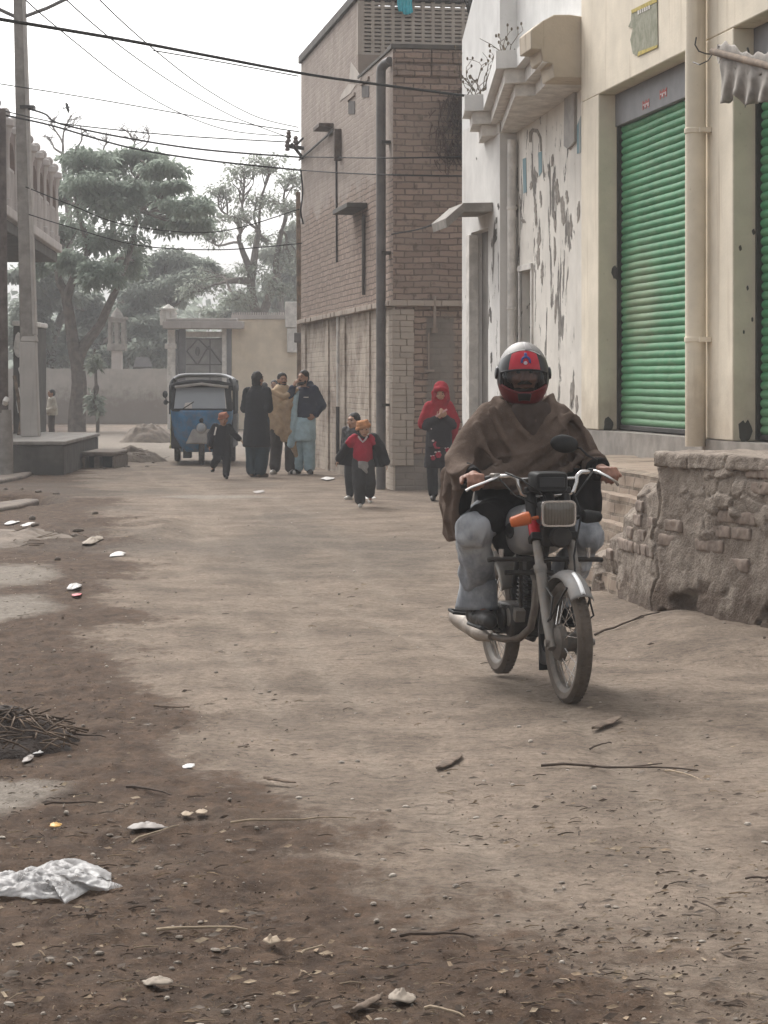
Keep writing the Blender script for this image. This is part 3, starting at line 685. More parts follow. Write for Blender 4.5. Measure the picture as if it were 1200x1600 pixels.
# corner pipe, plaque, faded blue arch paint
m = MB(); m.tube([(7.93, OFF + .075, 0.0), (7.93, OFF + .075, 4.4)], .052, 14); cp = m.build('corner_pipe', M['wash_c'], wh)
for z in (2.42, 3.6): MB().lathe([(.053, -.02), (.062, -.016), (.062, .016), (.053, .02)], (7.93, OFF + .075, z), (0, 0, 1), 14).build('clamp', M['wash_c'], cp)
def onw(px, py, y=.003):
    r = (px - CX) / F; d = 5.895 / (r + .155); return ((d - 20) * 1.012, OFF + y, EYE + (HY - py) * d / F)
MB().prism([onw(x, y) for x, y in ((887, 140), (902, 136), (902, 222), (892, 233), (886, 228))], (0, .03, 0)).build('grey_panel', mat('grey_panel_cement', (.36, .34, .32), .9, .15, 6, .2), wh, bevel=.006)
blue = plaster('faded_blue_paint', (.20, .30, .33), dirty=(.45, .43, .4), streak=.8)
m = MB()
for q in ([(818, 248), (823, 246), (824, 300), (819, 302)], [(842, 238), (848, 236), (848, 268), (843, 276)], [(903, 196), (909, 180), (909, 238), (903, 240)]):
    MB().prism([onw(x, y) for x, y in q], (0, .003, 0)).build('faded_blue_paint', blue, wh, smooth=False)
m = MB()
arch = [(828, 222), (828, 206), (833, 200), (841, 201), (847, 214), (848, 236), (845, 236), (844, 216), (840, 207), (834, 206), (832, 212), (832, 222)]
m.prism([onw(x, y) for x, y in arch], (0, .003, 0)); BPM = mat('bare_grey_plaster', (.25, .222, .195), .95, .3, 18, .4, 60, bd=.01); m.build('bare_plaster_patch', BPM, wh, smooth=False)
rg = random.Random(3)
def rag(px, py, rx, ry, n=24):
    sk = rg.uniform(-.5, .5); ph = rg.uniform(0, 9); o_ = []
    for k in range(n):
        a = 2 * PI * k / n; q = .35 + 1.0 * fb1(math.cos(a) * 2.2 + ph, math.sin(a) * 2.2, ph, 3) * rg.uniform(.7, 1.15)
        o_.append((px + rx * .8 * (q * math.cos(a) + sk * math.sin(a)), py + ry * .9 * q * math.sin(a)))
    return o_
for (px, py, rx, ry) in ((831, 290, 3, 9), (839, 272, 2.5, 6), (838, 330, 3, 26), (846, 310, 2.5, 16), (858, 262, 2, 8), (864, 250, 3, 14), (872, 300, 4, 28), (880, 330, 4.5, 30), (887, 306, 3, 14), (893, 350, 3, 22), (905, 330, 3.2, 22), (868, 345, 2.5, 20), (843, 370, 4, 18), (842, 400, 4, 22), (848, 425, 3, 22), (868, 395, 2.5, 24), (869, 480, 2, 30), (808, 330, 3, 12), (806, 300, 2, 6), (895, 612, 5, 26), (902, 630, 3, 20), (819, 345, 5, 4)):
    MB().prism([onw(x, y) for x, y in rag(px, py, rx, ry)], (0, .0025, 0)).build('bare_plaster_patch', BPM, wh, smooth=False)
def onb(px, py, y=.003):
    r = (px - CX) / F; d = 5.695 / (r + .155); return ((d - 20) * 1.012, y, EYE + (HY - py) * d / F)
for (px, py, rx, ry) in ((774, 370, 4, 18), (776, 345, 2, 8), (779, 322, 2, 6), (767, 492, 2, 16), (768, 560, 2, 12), (745, 248, .8, 3)):
    MB().prism([onb(x, y) for x, y in rag(px, py, rx, ry)], (0, .0025, 0)).build('bare_plaster_patch', M['cementd'], wh, smooth=False)

# dry weeds on the canopy
def weed(name, base, h, n, label, seed):
    r = random.Random(seed); m = MB()
    for k in range(n):
        p = Vector(base) + Vector((r.uniform(-.12, .12), r.uniform(-.1, .1), 0)); dv = Vector((r.uniform(-.5, .5), r.uniform(-.4, .2), 1)).normalized(); pts = [p.copy()]
        for q in range(6):
            dv = (dv + Vector((r.uniform(-.5, .5), r.uniform(-.5, .5), r.uniform(-.3, .25)))).normalized(); p = p + dv * h / 6; pts.append(p.copy())
            if r.random() < .6:
                d2 = (dv + Vector((r.uniform(-1, 1), r.uniform(-1, 1), .1))).normalized(); m.tube([p, p + d2 * h * .13, p + d2 * h * .2 + Vector((0, 0, -.02))], [.004, .003, .002], 4)
                q2 = p + d2 * h * .2; m.ball(q2, (.014, .014, .02), 5, 4)
        m.tube(pts, [.007 - .0007 * i for i in range(7)], 5)
    return tag(recentre(m.build(name, mat('dry_stalk', (.13, .105, .075), .9, .3, 10, 0))), label, 'weed', 'dry weeds on the canopy')
weed('dry_weed', P(795, 98, 25.6), .42, 5, 'dry weed growing from the middle step of the white canopy', 1)
weed('dry_weed', P(756, 142, 27.3), .5, 9, 'bushy dry weed on the lowest step of the white canopy', 2)
weed('dry_weed', P(738, 150, 28.0), .28, 6, 'small dry weed at the far tip of the white canopy', 5)
V3_ = lambda *a: Vector(a)
M['slab'] = mat('dirty_broken_slab', (.15, .122, .10), .95, .3, 7, .6, 30, 0, .5, (.10, .08, .065), bd=.02)
# ---------------------------------------------------------------- brick building at the bend
bb = thing('brick_building', 'tall brown brick building with pierced parapet at the bend of the street', 'building', (.13, 34, 0), RZW)
M['bk_front'] = brick('brick_front_upper', 'y', c1=(.305, .222, .178), c2=(.205, .148, .120), mortar=(.14, .107, .09), bw=.255, rh=.089)
M['bk_frontlow'] = brick('brick_front_lower', 'y', c1=(.33, .245, .195), c2=(.215, .158, .127), mortar=(.12, .09, .072), patches=((-.84, -.44, 1.0, 2.62), (-3, 0.2, -.2, .62)), bw=.26, rh=.09)
M['bk_side'] = brick('brick_side_upper', 'x', plaster_top=(4.6, 1.6), c1=(.33, .25, .205), c2=(.24, .178, .146), mortar=(.14, .108, .088))
M['bk_sidelow'] = brick('brick_side_lower', 'x', wash=1.0, c1=(.25, .19, .145), c2=(.18, .135, .105), mortar=(.15, .125, .10), washc=(.47, .405, .34))
M['render_b'] = plaster('brown_render', (.29, .235, .195), dirty=(.13, .10, .085), streak=.55)
ZC, ZL, ZU, SU, SE = 2.73, 6.34, 7.75, 3.55, 11.13
def wallgrid(m, fn, nu, nv): m.grid(fn, nu, nv)
m = MB(); m.box(.0, SU + .128, -.35, 0, ZC, ZL - .002); m.box(SU + .13, SE, -.35, 0, ZC, 7.60); m.build('side_wall', M['bk_side'], bb, smooth=False)
m = MB(); m.box(0.0, SE, -.35, -.03, -.2, ZC - .002)
for a, b in ((0, .55), (2.35, 2.75), (5.1, 5.6), (7.2, 7.6), (10.5, SE)): m.box(a, b, -.34, 0, -.2, ZC - .10)
m.build('side_wall_base', M['bk_sidelow'], bb, smooth=False)
m = MB(); m.box(-.001, .34, -3.6, -.352, ZC, ZL - .002); m.box(-.002, .3, -.352, -.002, ZC, ZL - .004); m.build('front_wall', M['bk_front'], bb, smooth=False)
m = MB(); m.box(.02, .36, -3.6, -.352, -.2, ZC - .002); m.box(-.004, .3, -.46, -.032, -.2, ZC - .1); m.build('front_wall_base', M['bk_frontlow'], bb, smooth=False)
# whitewashed corner pier
m = MB()
r = random.Random(5); z = .35
while z < ZC - .2:
    h = r.uniform(.08, .1); k = r.uniform(-.006, .008); yj = -.30 + r.choice((.11, .2)) + k; m.box(-.035 + k, .25, -.30 + k, yj - .004, z, z + h - .004); m.box(-.033 - k, .25, yj + .004, .018, z, z + h - .004); z += h
m.build('corner_pier', M['wash_c'] if False else plaster('whitewashed_pier', (.36, .305, .255), dirty=(.17, .13, .10), streak=.9), bb, bevel=.006)
m = MB(); r = random.Random(8)                                        # projecting course
x = 0.0
while x < SE: L_ = .25; m.box(x + .004, min(SE, x + L_ - .004), -.2, .085 + r.uniform(-.01, .012), ZC - .085, ZC - .006); x += L_
y = 0.055
while y > -3.5: m.box(-.09 + r.uniform(-.012, .01), .2, y - .246, y, ZC - .088, ZC - .008); y -= .25
m.build('brick_course', M['course'], bb, bevel=.006)
# gable part of the side: rough render edge and coping
m = MB(); m.box(SU - .03, SE + .05, -.36, .05, 7.602, ZU); m.box(SU - .06, SU + .34, -3.6, -.362, 7.60, ZU + .01); m.build('coping', M['cementd'], bb, bevel=.015)
# pierced screen
zj0, zj1 = 6.74, 7.598; y0, y1 = -.05, -3.6
m = MB(); m.box(SU + .0, SU + .128, y1, -.002, ZL, zj0); m.build('parapet_base', M['render_b'], bb, smooth=False)
m = MB(); rr_ = 0; z = zj0
while z < zj1 - .03: m.box(SU + .006, SU + .11, y1, y0, z + .001, z + .037); z += .0615
y = y0; k = 0
while y > y1: m.box(SU, SU + .115, y - .055, y, zj0, zj1); y -= .162
m.box(SU - .002, SU + .126, -.048, .0, zj0 + .002, zj1); m.build('pierced_screen', plaster('pale_lattice', (.40, .345, .295), dirty=(.24, .2, .17), streak=.4), bb, smooth=False)
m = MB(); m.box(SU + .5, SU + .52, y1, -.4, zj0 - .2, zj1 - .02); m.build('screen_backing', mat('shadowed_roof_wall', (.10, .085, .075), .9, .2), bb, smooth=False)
m = MB(); m.box(-.03, .4, -3.6, .03, ZL, ZL + .07); m.box(0.4, SU - .07, -.4, .02, ZL, ZL + .05); m.box(.4, SU - .002, -3.6, -.42, ZL - .05, ZL - .01); m.build('lower_coping', M['cementd'], bb, bevel=.01)
# courses of big rough blocks at the top of the front wall
m = MB(); r = random.Random(2)
for z in (6.14, 5.95):
    y = -.02
    while y > -3.4:
        L_ = r.uniform(.3, .55); k = r.uniform(0, .03); m.box(-.03 - k, .05, y - L_ + .015, y, z, z + .175); y -= L_
m.build('rough_block_course', M['bk_front'], bb, bevel=.015)
# roof stub, white render patch, small windows
m = MB(); m.box(4.0, 4.5, -.9, -.1, ZU + .002, ZU + .5); m.build('roof_pillar', M['render_b'], bb, bevel=.01)
M['lbp0'] = plaster('flaking_lime_patch', (.46, .41, .365), dirty=(.25, .2, .17), streak=.6)
def sideP(px, py, y=.004):
    r_ = (px - CX) / F; s_ = (.13 - 34 * r_) / (r_ + .1550) * 1.012; d = 34 + s_ / 1.012
    return (s_, y, EYE + (HY - py) * d / F)
m = MB(); m.prism([sideP(*q) for q in ((549, 97), (565, 120), (562, 131), (546, 127))], (0, .004, 0)); m.prism([sideP(*q) for q in ((545, 131), (557, 132), (548, 146), (531, 158), (534, 148))], (0, .004, 0))
m.build('white_render_patch', M['lbp0'], bb, smooth=False)
dk = mat('recess_shade', (.07, .06, .055), .9, .2)  # dark plates on the wall paint the shade inside small vents
for (a, b, c_, d_) in ((545, 555, 158, 178), (566, 577, 134, 152)):
    q0, q1 = sideP(b, d_), sideP(a, c_)
    q = [sideP(a, d_), sideP(b, d_), sideP(b, c_), sideP(a, c_)]
    fo = MB().prism([(p[0], .004, p[2]) for p in q], (0, .006, 0)).build('vent', dk, bb, smooth=False)
    z0, z1 = min(p[2] for p in q), max(p[2] for p in q); x0_, x1_ = min(p[0] for p in q), max(p[0] for p in q)
    MB().box(x0_ - .03, x1_ + .03, .001, .03, z1, z1 + .05).build('vent_lintel', M['render_b'], fo)
# dark steel stand pipe with elbow, conduits, brackets
m = MB(); zt_ = 6.12
m.tube([(.30, .13, 0), (.30, .13, zt_ - .08), (.28, .12, zt_ - .02), (.2, .08, zt_ + .03), (.1, .03, zt_ + .05)], .070, 18)
spipe = m.build('drain_pipe', M['pipe'], bb)
for z in (1.2, 3.4, 5.0): MB().box(.20, .40, .0, .135, z, z + .04).build('clamp', M['darkm'], spipe)
m = MB(); q = sideP(531, 490, .03); m.tube([(q[0], .03, q[2]), (q[0], .03, 1.15)], .028, 8); wp = m.build('white_pipe', M['wash_c'], bb)
m = MB(); m.tube([(q[0], .035, 1.14), (q[0], .035, .35)], .032, 8); m.build('dark_pipe_end', M['darkm'], wp)
m = MB()
for px, t_, b_ in ((497, 232, 410),): 
    pass
q0, q1 = sideP(527, 205, .02), sideP(528, 410, .02); m.tube([q0, (q1[0], .02, q1[2])], .018, 6)
m.tube([sideP(470, 250, .03), sideP(526, 203, .05)], .022, 6); m.build('conduit', M['darkm'], bb)
q = sideP(517, 200); m = MB(); m.box(q[0] - .35, q[0] + .45, 0, .25, q[2] - .02, q[2] + .05); q = sideP(533, 225); m.box(q[0] - .05, q[0] + .05, 0, .12, q[2] - .28, q[2] + .25)
m.build('wall_bracket', mat('rusty_iron', (.11, .085, .07), .8, .3, 14, .2), bb, bevel=.008)
q = sideP(561, 328); m = MB(); m.box(q[0] - .9, q[0] + .75, 0, .32, q[2] - .03, q[2] + .05); m.tube([sideP(571, 335, .03), (sideP(571, 335)[0], .03, 2.9)], .03, 6); m.build('ledge_slab', M['cementd'], bb, bevel=.01)
# little front pipe and bracket
fy = lambda px: -((px - 612) * 34 / F) / .988
m = MB(); m.tube([(-.07, fy(676), ZC + .05), (-.07, fy(676), ZC - .40)], .022, 8); m.box(-.10, .02, fy(680), fy(672), ZC - .47, ZC - .40); m.tube([(-.05, fy(667), ZC - .47), (-.05, fy(667), ZC - 1.0)], .01, 6); m.box(-.05, .02, fy(676), fy(660), ZC - 1.03, ZC - 1.0)
m.build('front_conduit', M['render_b'], bb)
# dead creeper hanging on the front wall
r = random.Random(4); m = MB()
for k in range(420):
    y = -r.triangular(.55, 1.45, 1.25); z = r.uniform(5.0, 5.95) - (.45 * abs(y + 1.3)); L_ = r.uniform(.1, .34)
    p = Vector((-.02 - r.random() * .09, y, z)); dv = Vector((r.uniform(-.3, .1), r.uniform(-.5, .6), -1)).normalized(); pts = [p.copy()]
    for q in range(3): dv = (dv + Vector((r.uniform(-.3, .25), r.uniform(-.6, .6), r.uniform(-.3, .2)))).normalized(); p = p + dv * L_ / 3; p.x = min(p.x, -.012); pts.append(p.copy())
    m.tube(pts, [.009, .007, .005, .003], 4)
    for q in range(4):
        c_ = pts[r.randrange(4)] + Vector((-r.random() * .03, r.uniform(-.04, .04), r.uniform(-.04, .04))); u = Vector((r.uniform(-.4, .4), r.uniform(-1, 1), r.uniform(-1, 1))).normalized() * r.uniform(.02, .04); w2 = Vector((-.4, u.z, -u.y)).normalized() * u.length * .6
        m.add([c_ - u, c_ + w2, c_ + u, c_ - w2], [(0, 1, 2, 3)])
cr = m.build('dead_creeper', mat('dead_creeper_stems', (.105, .07, .055), .95, .35, 12, 0), None, fix=False)
cr.location = bb.location; cr.rotation_euler = bb.rotation_euler
tag(cr, 'dark mass of dead creeper clinging to the upper front of the brick building', 'creeper')
# turquoise cloth over the parapet
ct = MB()
def clo(u, v):
    y = -.62 - .25 * u - .012 * math.sin(v * 7); zz = 7.79 + .01; f_ = .014 * math.sin(u * 15 + v * 2) + .012 * (fb1(u * 4, v * 5, 2, 3) - .5)
    if v < .18: return (SU + .30 - .38 * v / .18, y, zz + f_ * .4)
    k = (v - .18) / .82; return (SU - .085 - abs(f_) * (.5 + k), y + .02 * k * (u - .5), zz - .02 - .36 * k - .05 * k * (u > .3) * math.sin(u * 3))
ct.grid(clo, 24, 30); c_ = ct.build('hanging_cloth', mat('turquoise_cloth', (.055, .38, .45), .85, .18, 9, .15, 80), None, angle=180, thick=.006)
c_.location = bb.location; c_.rotation_euler = bb.rotation_euler; tag(c_, 'turquoise cloth hung over the pierced parapet of the brick building', 'cloth')
# bare rods above the roof
m = MB()
for (x0_, y0_, x1_, y1_) in ((735, 26, 722, -10), (733, 24, 738, -12), (736, 24, 744, -4), (733, 28, 731, -6)): m.tube([P(x0_, y0_ + 4, 32), P((x0_ + x1_) / 2 + 1, (y0_ + y1_) / 2, 32), P(x1_, y1_, 32)], [.02, .014, .008], 6)
rd = m.build('steel_rods', M['darkm']); rd.parent = wh; rd.matrix_parent_inverse = (Matrix.Translation(wh.location) @ Matrix.Rotation(RZW, 4, 'Z')).inverted(); rd.name = 'roof_rods'
# narrow post at the far corner with a white sign box behind it
m = MB(); m.tube([P(468, 650, 45.9) * 1.0, P(468, 440, 45.9), P(466, 330, 45.9)], [.055, .05, .045], 10); pp = thing('thin_post', 'thin brown post against the far edge of the brick building', 'post', tuple(P(468, 720, 45.9)))
q0 = Vector(pp.location); m = MB(); m.tube([Vector((0, 0, -.15)), P(468, 520, 45.9) - q0, P(466, 300, 45.9) - q0], [.06, .052, .045], 10); m.build('shaft', M['wood'], pp)
m = MB(); z_ = (P(468, 528, 45.9) - q0).z; m.box(-.1, .1, -.12, .04, z_ - .09, z_ + .1); m.build('junction_box', M['pipe'], pp, bevel=.01)

# insulator bracket on the corner
ib = thing('insulator_bracket', 'iron cross arm with insulators fixed to the far corner of the brick building', 'bracket', tuple(P(470, 232, 44.6)))
q0 = Vector(ib.location); lp = lambda x, y: P(x, y, 44.6) - q0
m = MB(); m.tube([lp(478, 232), lp(447, 228)], .04, 8); m.tube([lp(474, 248), lp(455, 224)], .03, 8); m.tube([lp(474, 215), lp(462, 228)], .022, 6); m.build('arm', M['darkm'], ib)
for x, y in ((451, 214), (449, 228), (462, 222)):
    m = MB(); m.lathe([(.01, -.1), (.055, -.08), (.03, -.03), (.06, .0), (.035, .05), (.05, .08), (.02, .12)], lp(x, y), (0, 0, 1), 10); m.build('insulator', mat('insulator_glaze', (.12, .09, .08), .4, .2, 8, 0), ib)

# ---------------------------------------------------------------- left side: pole, plinth, balcony building
pl = MB(); poly = [(-8.2, 39.5), (-5.34, 39.5), (-5.55, 46), (-8.4, 48)]
def plin(u, v):
    return None
pth = thing('concrete_plinth', 'low dark concrete block at the foot of the utility pole', 'plinth', (-6.5, 42, 0))
m = MB(); m.hexa([(x + 6.5, y - 42, -.2) for x, y in poly], [(x + 6.5, y - 42, .50) for x, y in poly]); m.build('body', M['cementd'], pth, bevel=.03)
m = MB(); m.hexa([(x * 1.0 + 6.5 + (.03 if i in (1, 2) else -.03), y - 42 - (.03 if i < 2 else -.03), .502) for i, (x, y) in enumerate(poly)], [(x + 6.5 + (.03 if i in (1, 2) else 0), y - 42 - (.03 if i < 2 else 0), .565) for i, (x, y) in enumerate(poly)]); m.build('top_slab', M['conc'], pth, bevel=.015)
# utility pole
b0 = P(48, 686, 43.0); b0.z = .56
up = thing('utility_pole', 'tall tapering concrete utility pole standing on the dark plinth', 'pole', tuple(b0))
tp_ = P(29, -40, 43.0) - b0
m = MB()
def sect(k, w, dd, o=(0, 0)): c_ = tp_ * k; return [(c_.x - w / 2 + o[0], c_.y - dd / 2, c_.z), (c_.x + w / 2 + o[0], c_.y - dd / 2, c_.z), (c_.x + w / 2 + o[0], c_.y + dd / 2, c_.z), (c_.x - w / 2 + o[0], c_.y + dd / 2, c_.z)]
m.hexa(sect(.2, .27, .22), sect(1, .19, .16)); m.build('shaft', M['conc'], up, bevel=.02)
m = MB(); m.hexa(sect(.22, .06, .26, (.13, 0)), sect(1, .045, .2, (.085, 0))); m.build('flange', mat('pale_concrete', (.40, .37, .34), .9, .15, 4, .2), up, bevel=.01)
m = MB(); m.hexa(sect(0, .33, .28), sect(.205, .30, .25)); m.hexa(sect(.2052, .31, .26, (.02, 0)), sect(.222, .24, .2, (.03, 0))); m.build('foot', plaster('whitened_pole_foot', (.43, .40, .37), dirty=(.2, .17, .15), streak=.6), up, bevel=.02)
m = MB(); q0 = b0
m.tube([P(38, 26, 43) - q0, P(75, 12, 43) - q0, P(112, -6, 43) - q0], .035, 8); m.tube([P(24, 26, 43) - q0, P(-20, 6, 43) - q0], .035, 8); m.build('stay_arm', M['pipe'], up)
m = MB(); c_ = P(44, 168, 43) - q0; m.box(c_.x - .13, c_.x + .12, c_.y - .13, c_.y + .12, c_.z - .03, c_.z + .03); m.build('clamp', M['darkm'], up)
# second, darker post at the frame edge
b1 = P(8, 742, 38.6); b1.z = 0
dp_ = thing('wooden_post', 'dark timber post with a whitened foot at the left edge', 'post', tuple(b1))
m = MB(); m.tube([(-.05, 0, 1.05), (-.06, 0, 3.6), (-.07, 0, 6.0)], [.105, .095, .08], 12); m.build('shaft', mat('dark_timber', (.115, .095, .085), .9, .3, 6, .3, 30), dp_)
m = MB(); m.tube([(0, 0, -.1), (0, 0, .6), (-.01, 0, 1.1)], [.14, .13, .11], 12); m.build('foot', M['conc'], dp_)
m = MB(); m.tube([(.02, -.12, 1.2), (.03, -.16, 1.24), (.05, -.12, 1.28)], .05, 8); m.build('lamp_bulb', M['wash_c'], dp_)
# balcony building (built with local y away from the road)
def LBM():
    m = MB(); m.T = Matrix.Scale(-1, 4, (0, 1, 0)); return m
lb = thing('balcony_building', 'old house with a columned balcony parapet behind the utility pole', 'building', (-7.95, 58, 0), math.atan2(1, -.057) + PI); lb.scale = (1.16, 1.16, 1.135)
# local x runs towards the camera along the facade, local y away from the road
def LBx(px): r_ = (px - CX) / F; d = -4.0 / (r_ + .057); return (50 - d) * 1.0016, d
M['lbwall'] = plaster('stained_shaded_pink_plaster', (.20, .155, .135), dirty=(.13, .09, .078), streak=.7)  # darkened so the wall behind the columns carries painted recess shade
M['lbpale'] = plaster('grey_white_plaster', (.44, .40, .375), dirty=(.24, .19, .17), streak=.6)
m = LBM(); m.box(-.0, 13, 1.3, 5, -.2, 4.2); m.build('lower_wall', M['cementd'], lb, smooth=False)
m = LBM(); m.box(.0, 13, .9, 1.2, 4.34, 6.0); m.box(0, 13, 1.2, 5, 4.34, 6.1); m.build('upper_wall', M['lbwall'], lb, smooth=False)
m = LBM(); m.box(-.1, 13, -.05, 1.6, 4.16, 4.335); m.build('balcony_slab', M['lbpale'], lb, bevel=.02)
m = LBM(); m.box(-.05, 13, .05, 1.3, 3.95, 4.157); m.build('beam', M['cementd'], lb, bevel=.02)
k = 0
x = .12
while x < 12.6:
    m = LBM(); m.loft([(x, .1, 4.337, .12, .12), (x, .1, 4.5, .12, .12), (x, .1, 4.52, .085, .085), (x, .1, 4.9, .10, .10), (x, .1, 5.0, .085, .085), (x, .1, 5.55, .085, .085), (x, .1, 5.6, .11, .11), (x, .1, 5.72, .12, .12), (x, .1, 5.76, .17, .17), (x, .1, 5.86, .16, .16), (x, .1, 5.9, .08, .08)], 12)
    m.ball((x, .1, 5.98), .10, 10, 7); m.build('balcony_column', M['lbpale'], lb)
    m = LBM()                                                           # arch between columns
    n_ = 10; top = 5.74
    xa, xb = x + .09, x + 1.45 - .09
    o_ = [(xa, 5.05)] + [(xa + (xb - xa) * (.5 - .5 * math.cos(PI * i / n_)), 5.05 + .5 * math.sin(PI * i / n_)) for i in range(n_ + 1)] + [(xb, 5.05)]
    for i in range(n_ + 2):
        (p0, z0), (p1, z1) = o_[i], o_[i + 1]
        if p1 - p0 > .003: m.hexa([(p0, .06, z0), (p1, .06, z1), (p1, .14, z1), (p0, .14, z0)], [(p0, .06, top), (p1, .06, top), (p1, .14, top), (p0, .14, top)])
    m.build('arch', M['lbwall'], lb, smooth=False)
    m = LBM()
    for q in range(7): m.tube([(xa + .05 + (xb - xa - .1) * q / 6, .1, 4.337), (xa + .05 + (xb - xa - .1) * q / 6, .1, 5.05)], [.04, .03], 8)
    m.box(xa, xb, .07, .13, 5.05, 5.1); m.build('baluster_panel', M['lbpale'], lb)
    x += 1.45
# pier with torn posters and leaning planks
pr = thing('poster_pier', 'narrow wall pier plastered with torn white posters beside the utility pole', 'wall', tuple(Vector((P(26, 700, 44.6).x, 45.2, 0))))
m = MB(); m.box(-.16, .16, 0, 2.2, -.1, 2.62); m.build('pier', M['cementd'], pr, bevel=.02); m = MB(); m.box(-.18, .19, -.02, 2.2, 2.622, 2.72); m.build('cap', M['wash_c'], pr, bevel=.02)
r = random.Random(6)
for (x_, z_, w_, h_) in ((-.05, 2.25, .22, .5), (.04, 1.75, .2, .4), (-.02, 1.2, .18, .6)):
    MB().prism([(x_ + w_ * .5 * math.cos(a) * r.uniform(.7, 1.1), -.004, z_ + h_ * .5 * math.sin(a) * r.uniform(.7, 1.15)) for a in [2 * PI * k / 11 for k in range(11)]], (0, -.004, 0)).build('torn_sheet', M['wash_c'], pr, smooth=False)
lean = thing('leaning_planks', 'old timber planks leaning behind the utility pole', 'planks', tuple(Vector((P(30, 700, 44.0).x, 44.2, .565))))
for k, (a, b) in enumerate(((-.16, .02), (-.04, .12), (.06, -.06))):
    m = MB(); m.tube([(b + .06, -.1 - .07 * k, 0), (a, .25, 1.1 - .15 * k)], .035, 6); m.build('plank', M['wood'], lean)
# culvert box and rubble right of the plinth
cv = thing('culvert_box', 'small broken concrete culvert with two dark openings beside the plinth', 'culvert', (-5.1, 43.2, 0))
m = MB(); m.box(-.32, .3, -.8, 1.2, .22, .30); m.box(-.32, -.25, -.8, 1.2, -.2, .219); m.box(.23, .3, -.8, 1.2, -.2, .219); m.box(-.1, .0, -.78, 1.2, -.2, .219); m.build('frame', M['slab'], cv, bevel=.03)
m = MB(); m.box(-.24, .22, -.3, 1.1, -.15, .218); m.build('inside', M['rail'], cv, smooth=False)  # black block put in as the shade inside the culvert
TWG = mat('dry_brown_twigs', (.11, .078, .056), .95, .5, 9, .2, 60)
def lump(name, c_, r_, mt, seed, label, cat, twigs=0, group=None, stretch=(1, 1)):
    m = MB(); n_ = 40
    def fn(u, v):
        a = 2 * PI * u; rr = v; q = Vector((math.cos(a) * rr, math.sin(a) * rr, 0)); base = (1 - rr * rr) ** 1.0
        h = base * (.55 + .9 * fb1(q.x * 1.8 + seed, q.y * 1.8, seed, 3)) + .22 * (fb1(q.x * 6, q.y * 6, seed, 3) - .5) * (1.15 - rr)
        k = 1 + .25 * (fb1(math.cos(a) * 1.4, math.sin(a) * 1.4, seed, 3) - .5) * 2
        return (q.x * r_[0] * k, q.y * r_[1] * k, h * r_[2] - .04 * rr)
    m.grid(fn, 64, 26)
    r = random.Random(seed)
    m.cur = 1
    for k in range(twigs):
        a = r.uniform(0, 2 * PI); d_ = r.random() ** .5 * .95; x_, y_ = math.cos(a) * d_ * r_[0], math.sin(a) * d_ * r_[1]; z_ = r_[2] * (1 - d_ * d_) * .8
        l_ = r.uniform(.12, .4) * min(1, r_[0]); th = r.uniform(0, PI); t_ = r.uniform(-.3, .4)
        m.tube([(x_ - math.cos(th) * l_ / 2, y_ - math.sin(th) * l_ / 2, z_ + .02 - t_ * l_ * .2), (x_, y_, z_ + .032), (x_ + math.cos(th) * l_ / 2, y_ + math.sin(th) * l_ / 2, z_ + .03 + t_ * l_ * .5)], [.0045, .004, .003], 5)
    o = m.build(name, [mt, TWG], None, angle=180, fix=False); o.location = c_
    return tag(o, label, cat, group)
M['dirt'] = mat('loose_dirt', (.155, .125, .10), .95, .3, 6, .6, 30, bd=.03)
M['darkdirt'] = mat('dark_rotting_litter', (.028, .019, .0145), .95, .4, 9, .7, 40, bd=.03)
q = G(228, 692); lump('dirt_mound', (q.x, q.y + .6, 0), (.85, .8, .46), M['dirt'], 3, 'grey heap of earth on the road left of the blue rickshaw', 'mound')
q = G(206, 722); lump('rubble_heap', (q.x, q.y + .4, 0), (.7, .6, .26), M['dirt'], 8, 'low rubble heap with branches next to the broken culvert', 'rubble', 26)
q = G(10, 1170); lump('litter_heap', (q.x - .12, q.y + .12, -.01), (.45, .5, .17), M['darkdirt'], 12, 'dark heap of rotting twigs and litter at the left edge', 'heap', 260)
q = G(40, 850); lump('earth_bank', (q.x - .2, q.y + .3, -.02), (.85, 1.1, .13), M['dirt'], 15, 'low bank of loose soil and litter beside the drain', 'mound', 30)
for k, (pp_, lab) in enumerate((([(-30, 752), (52, 741), (40, 748), (-30, 762)], 'broken kerb slab at the far lip of the open drain'), ([(-30, 806), (30, 796), (62, 787), (40, 786), (-30, 795)], 'narrow concrete slab at the near lip of the open drain'))):
    g_ = [G(*p) for p in pp_]; c0_ = sum(g_, Vector()) / len(g_)
    m = MB(); m.prism([p - c0_ for p in g_], (0, 0, .09)); o = m.build('concrete_slab', M['slab'], None, bevel=.03); o.location = c0_ + Vector((0, 0, -.03)); tag(o, lab, 'slab')

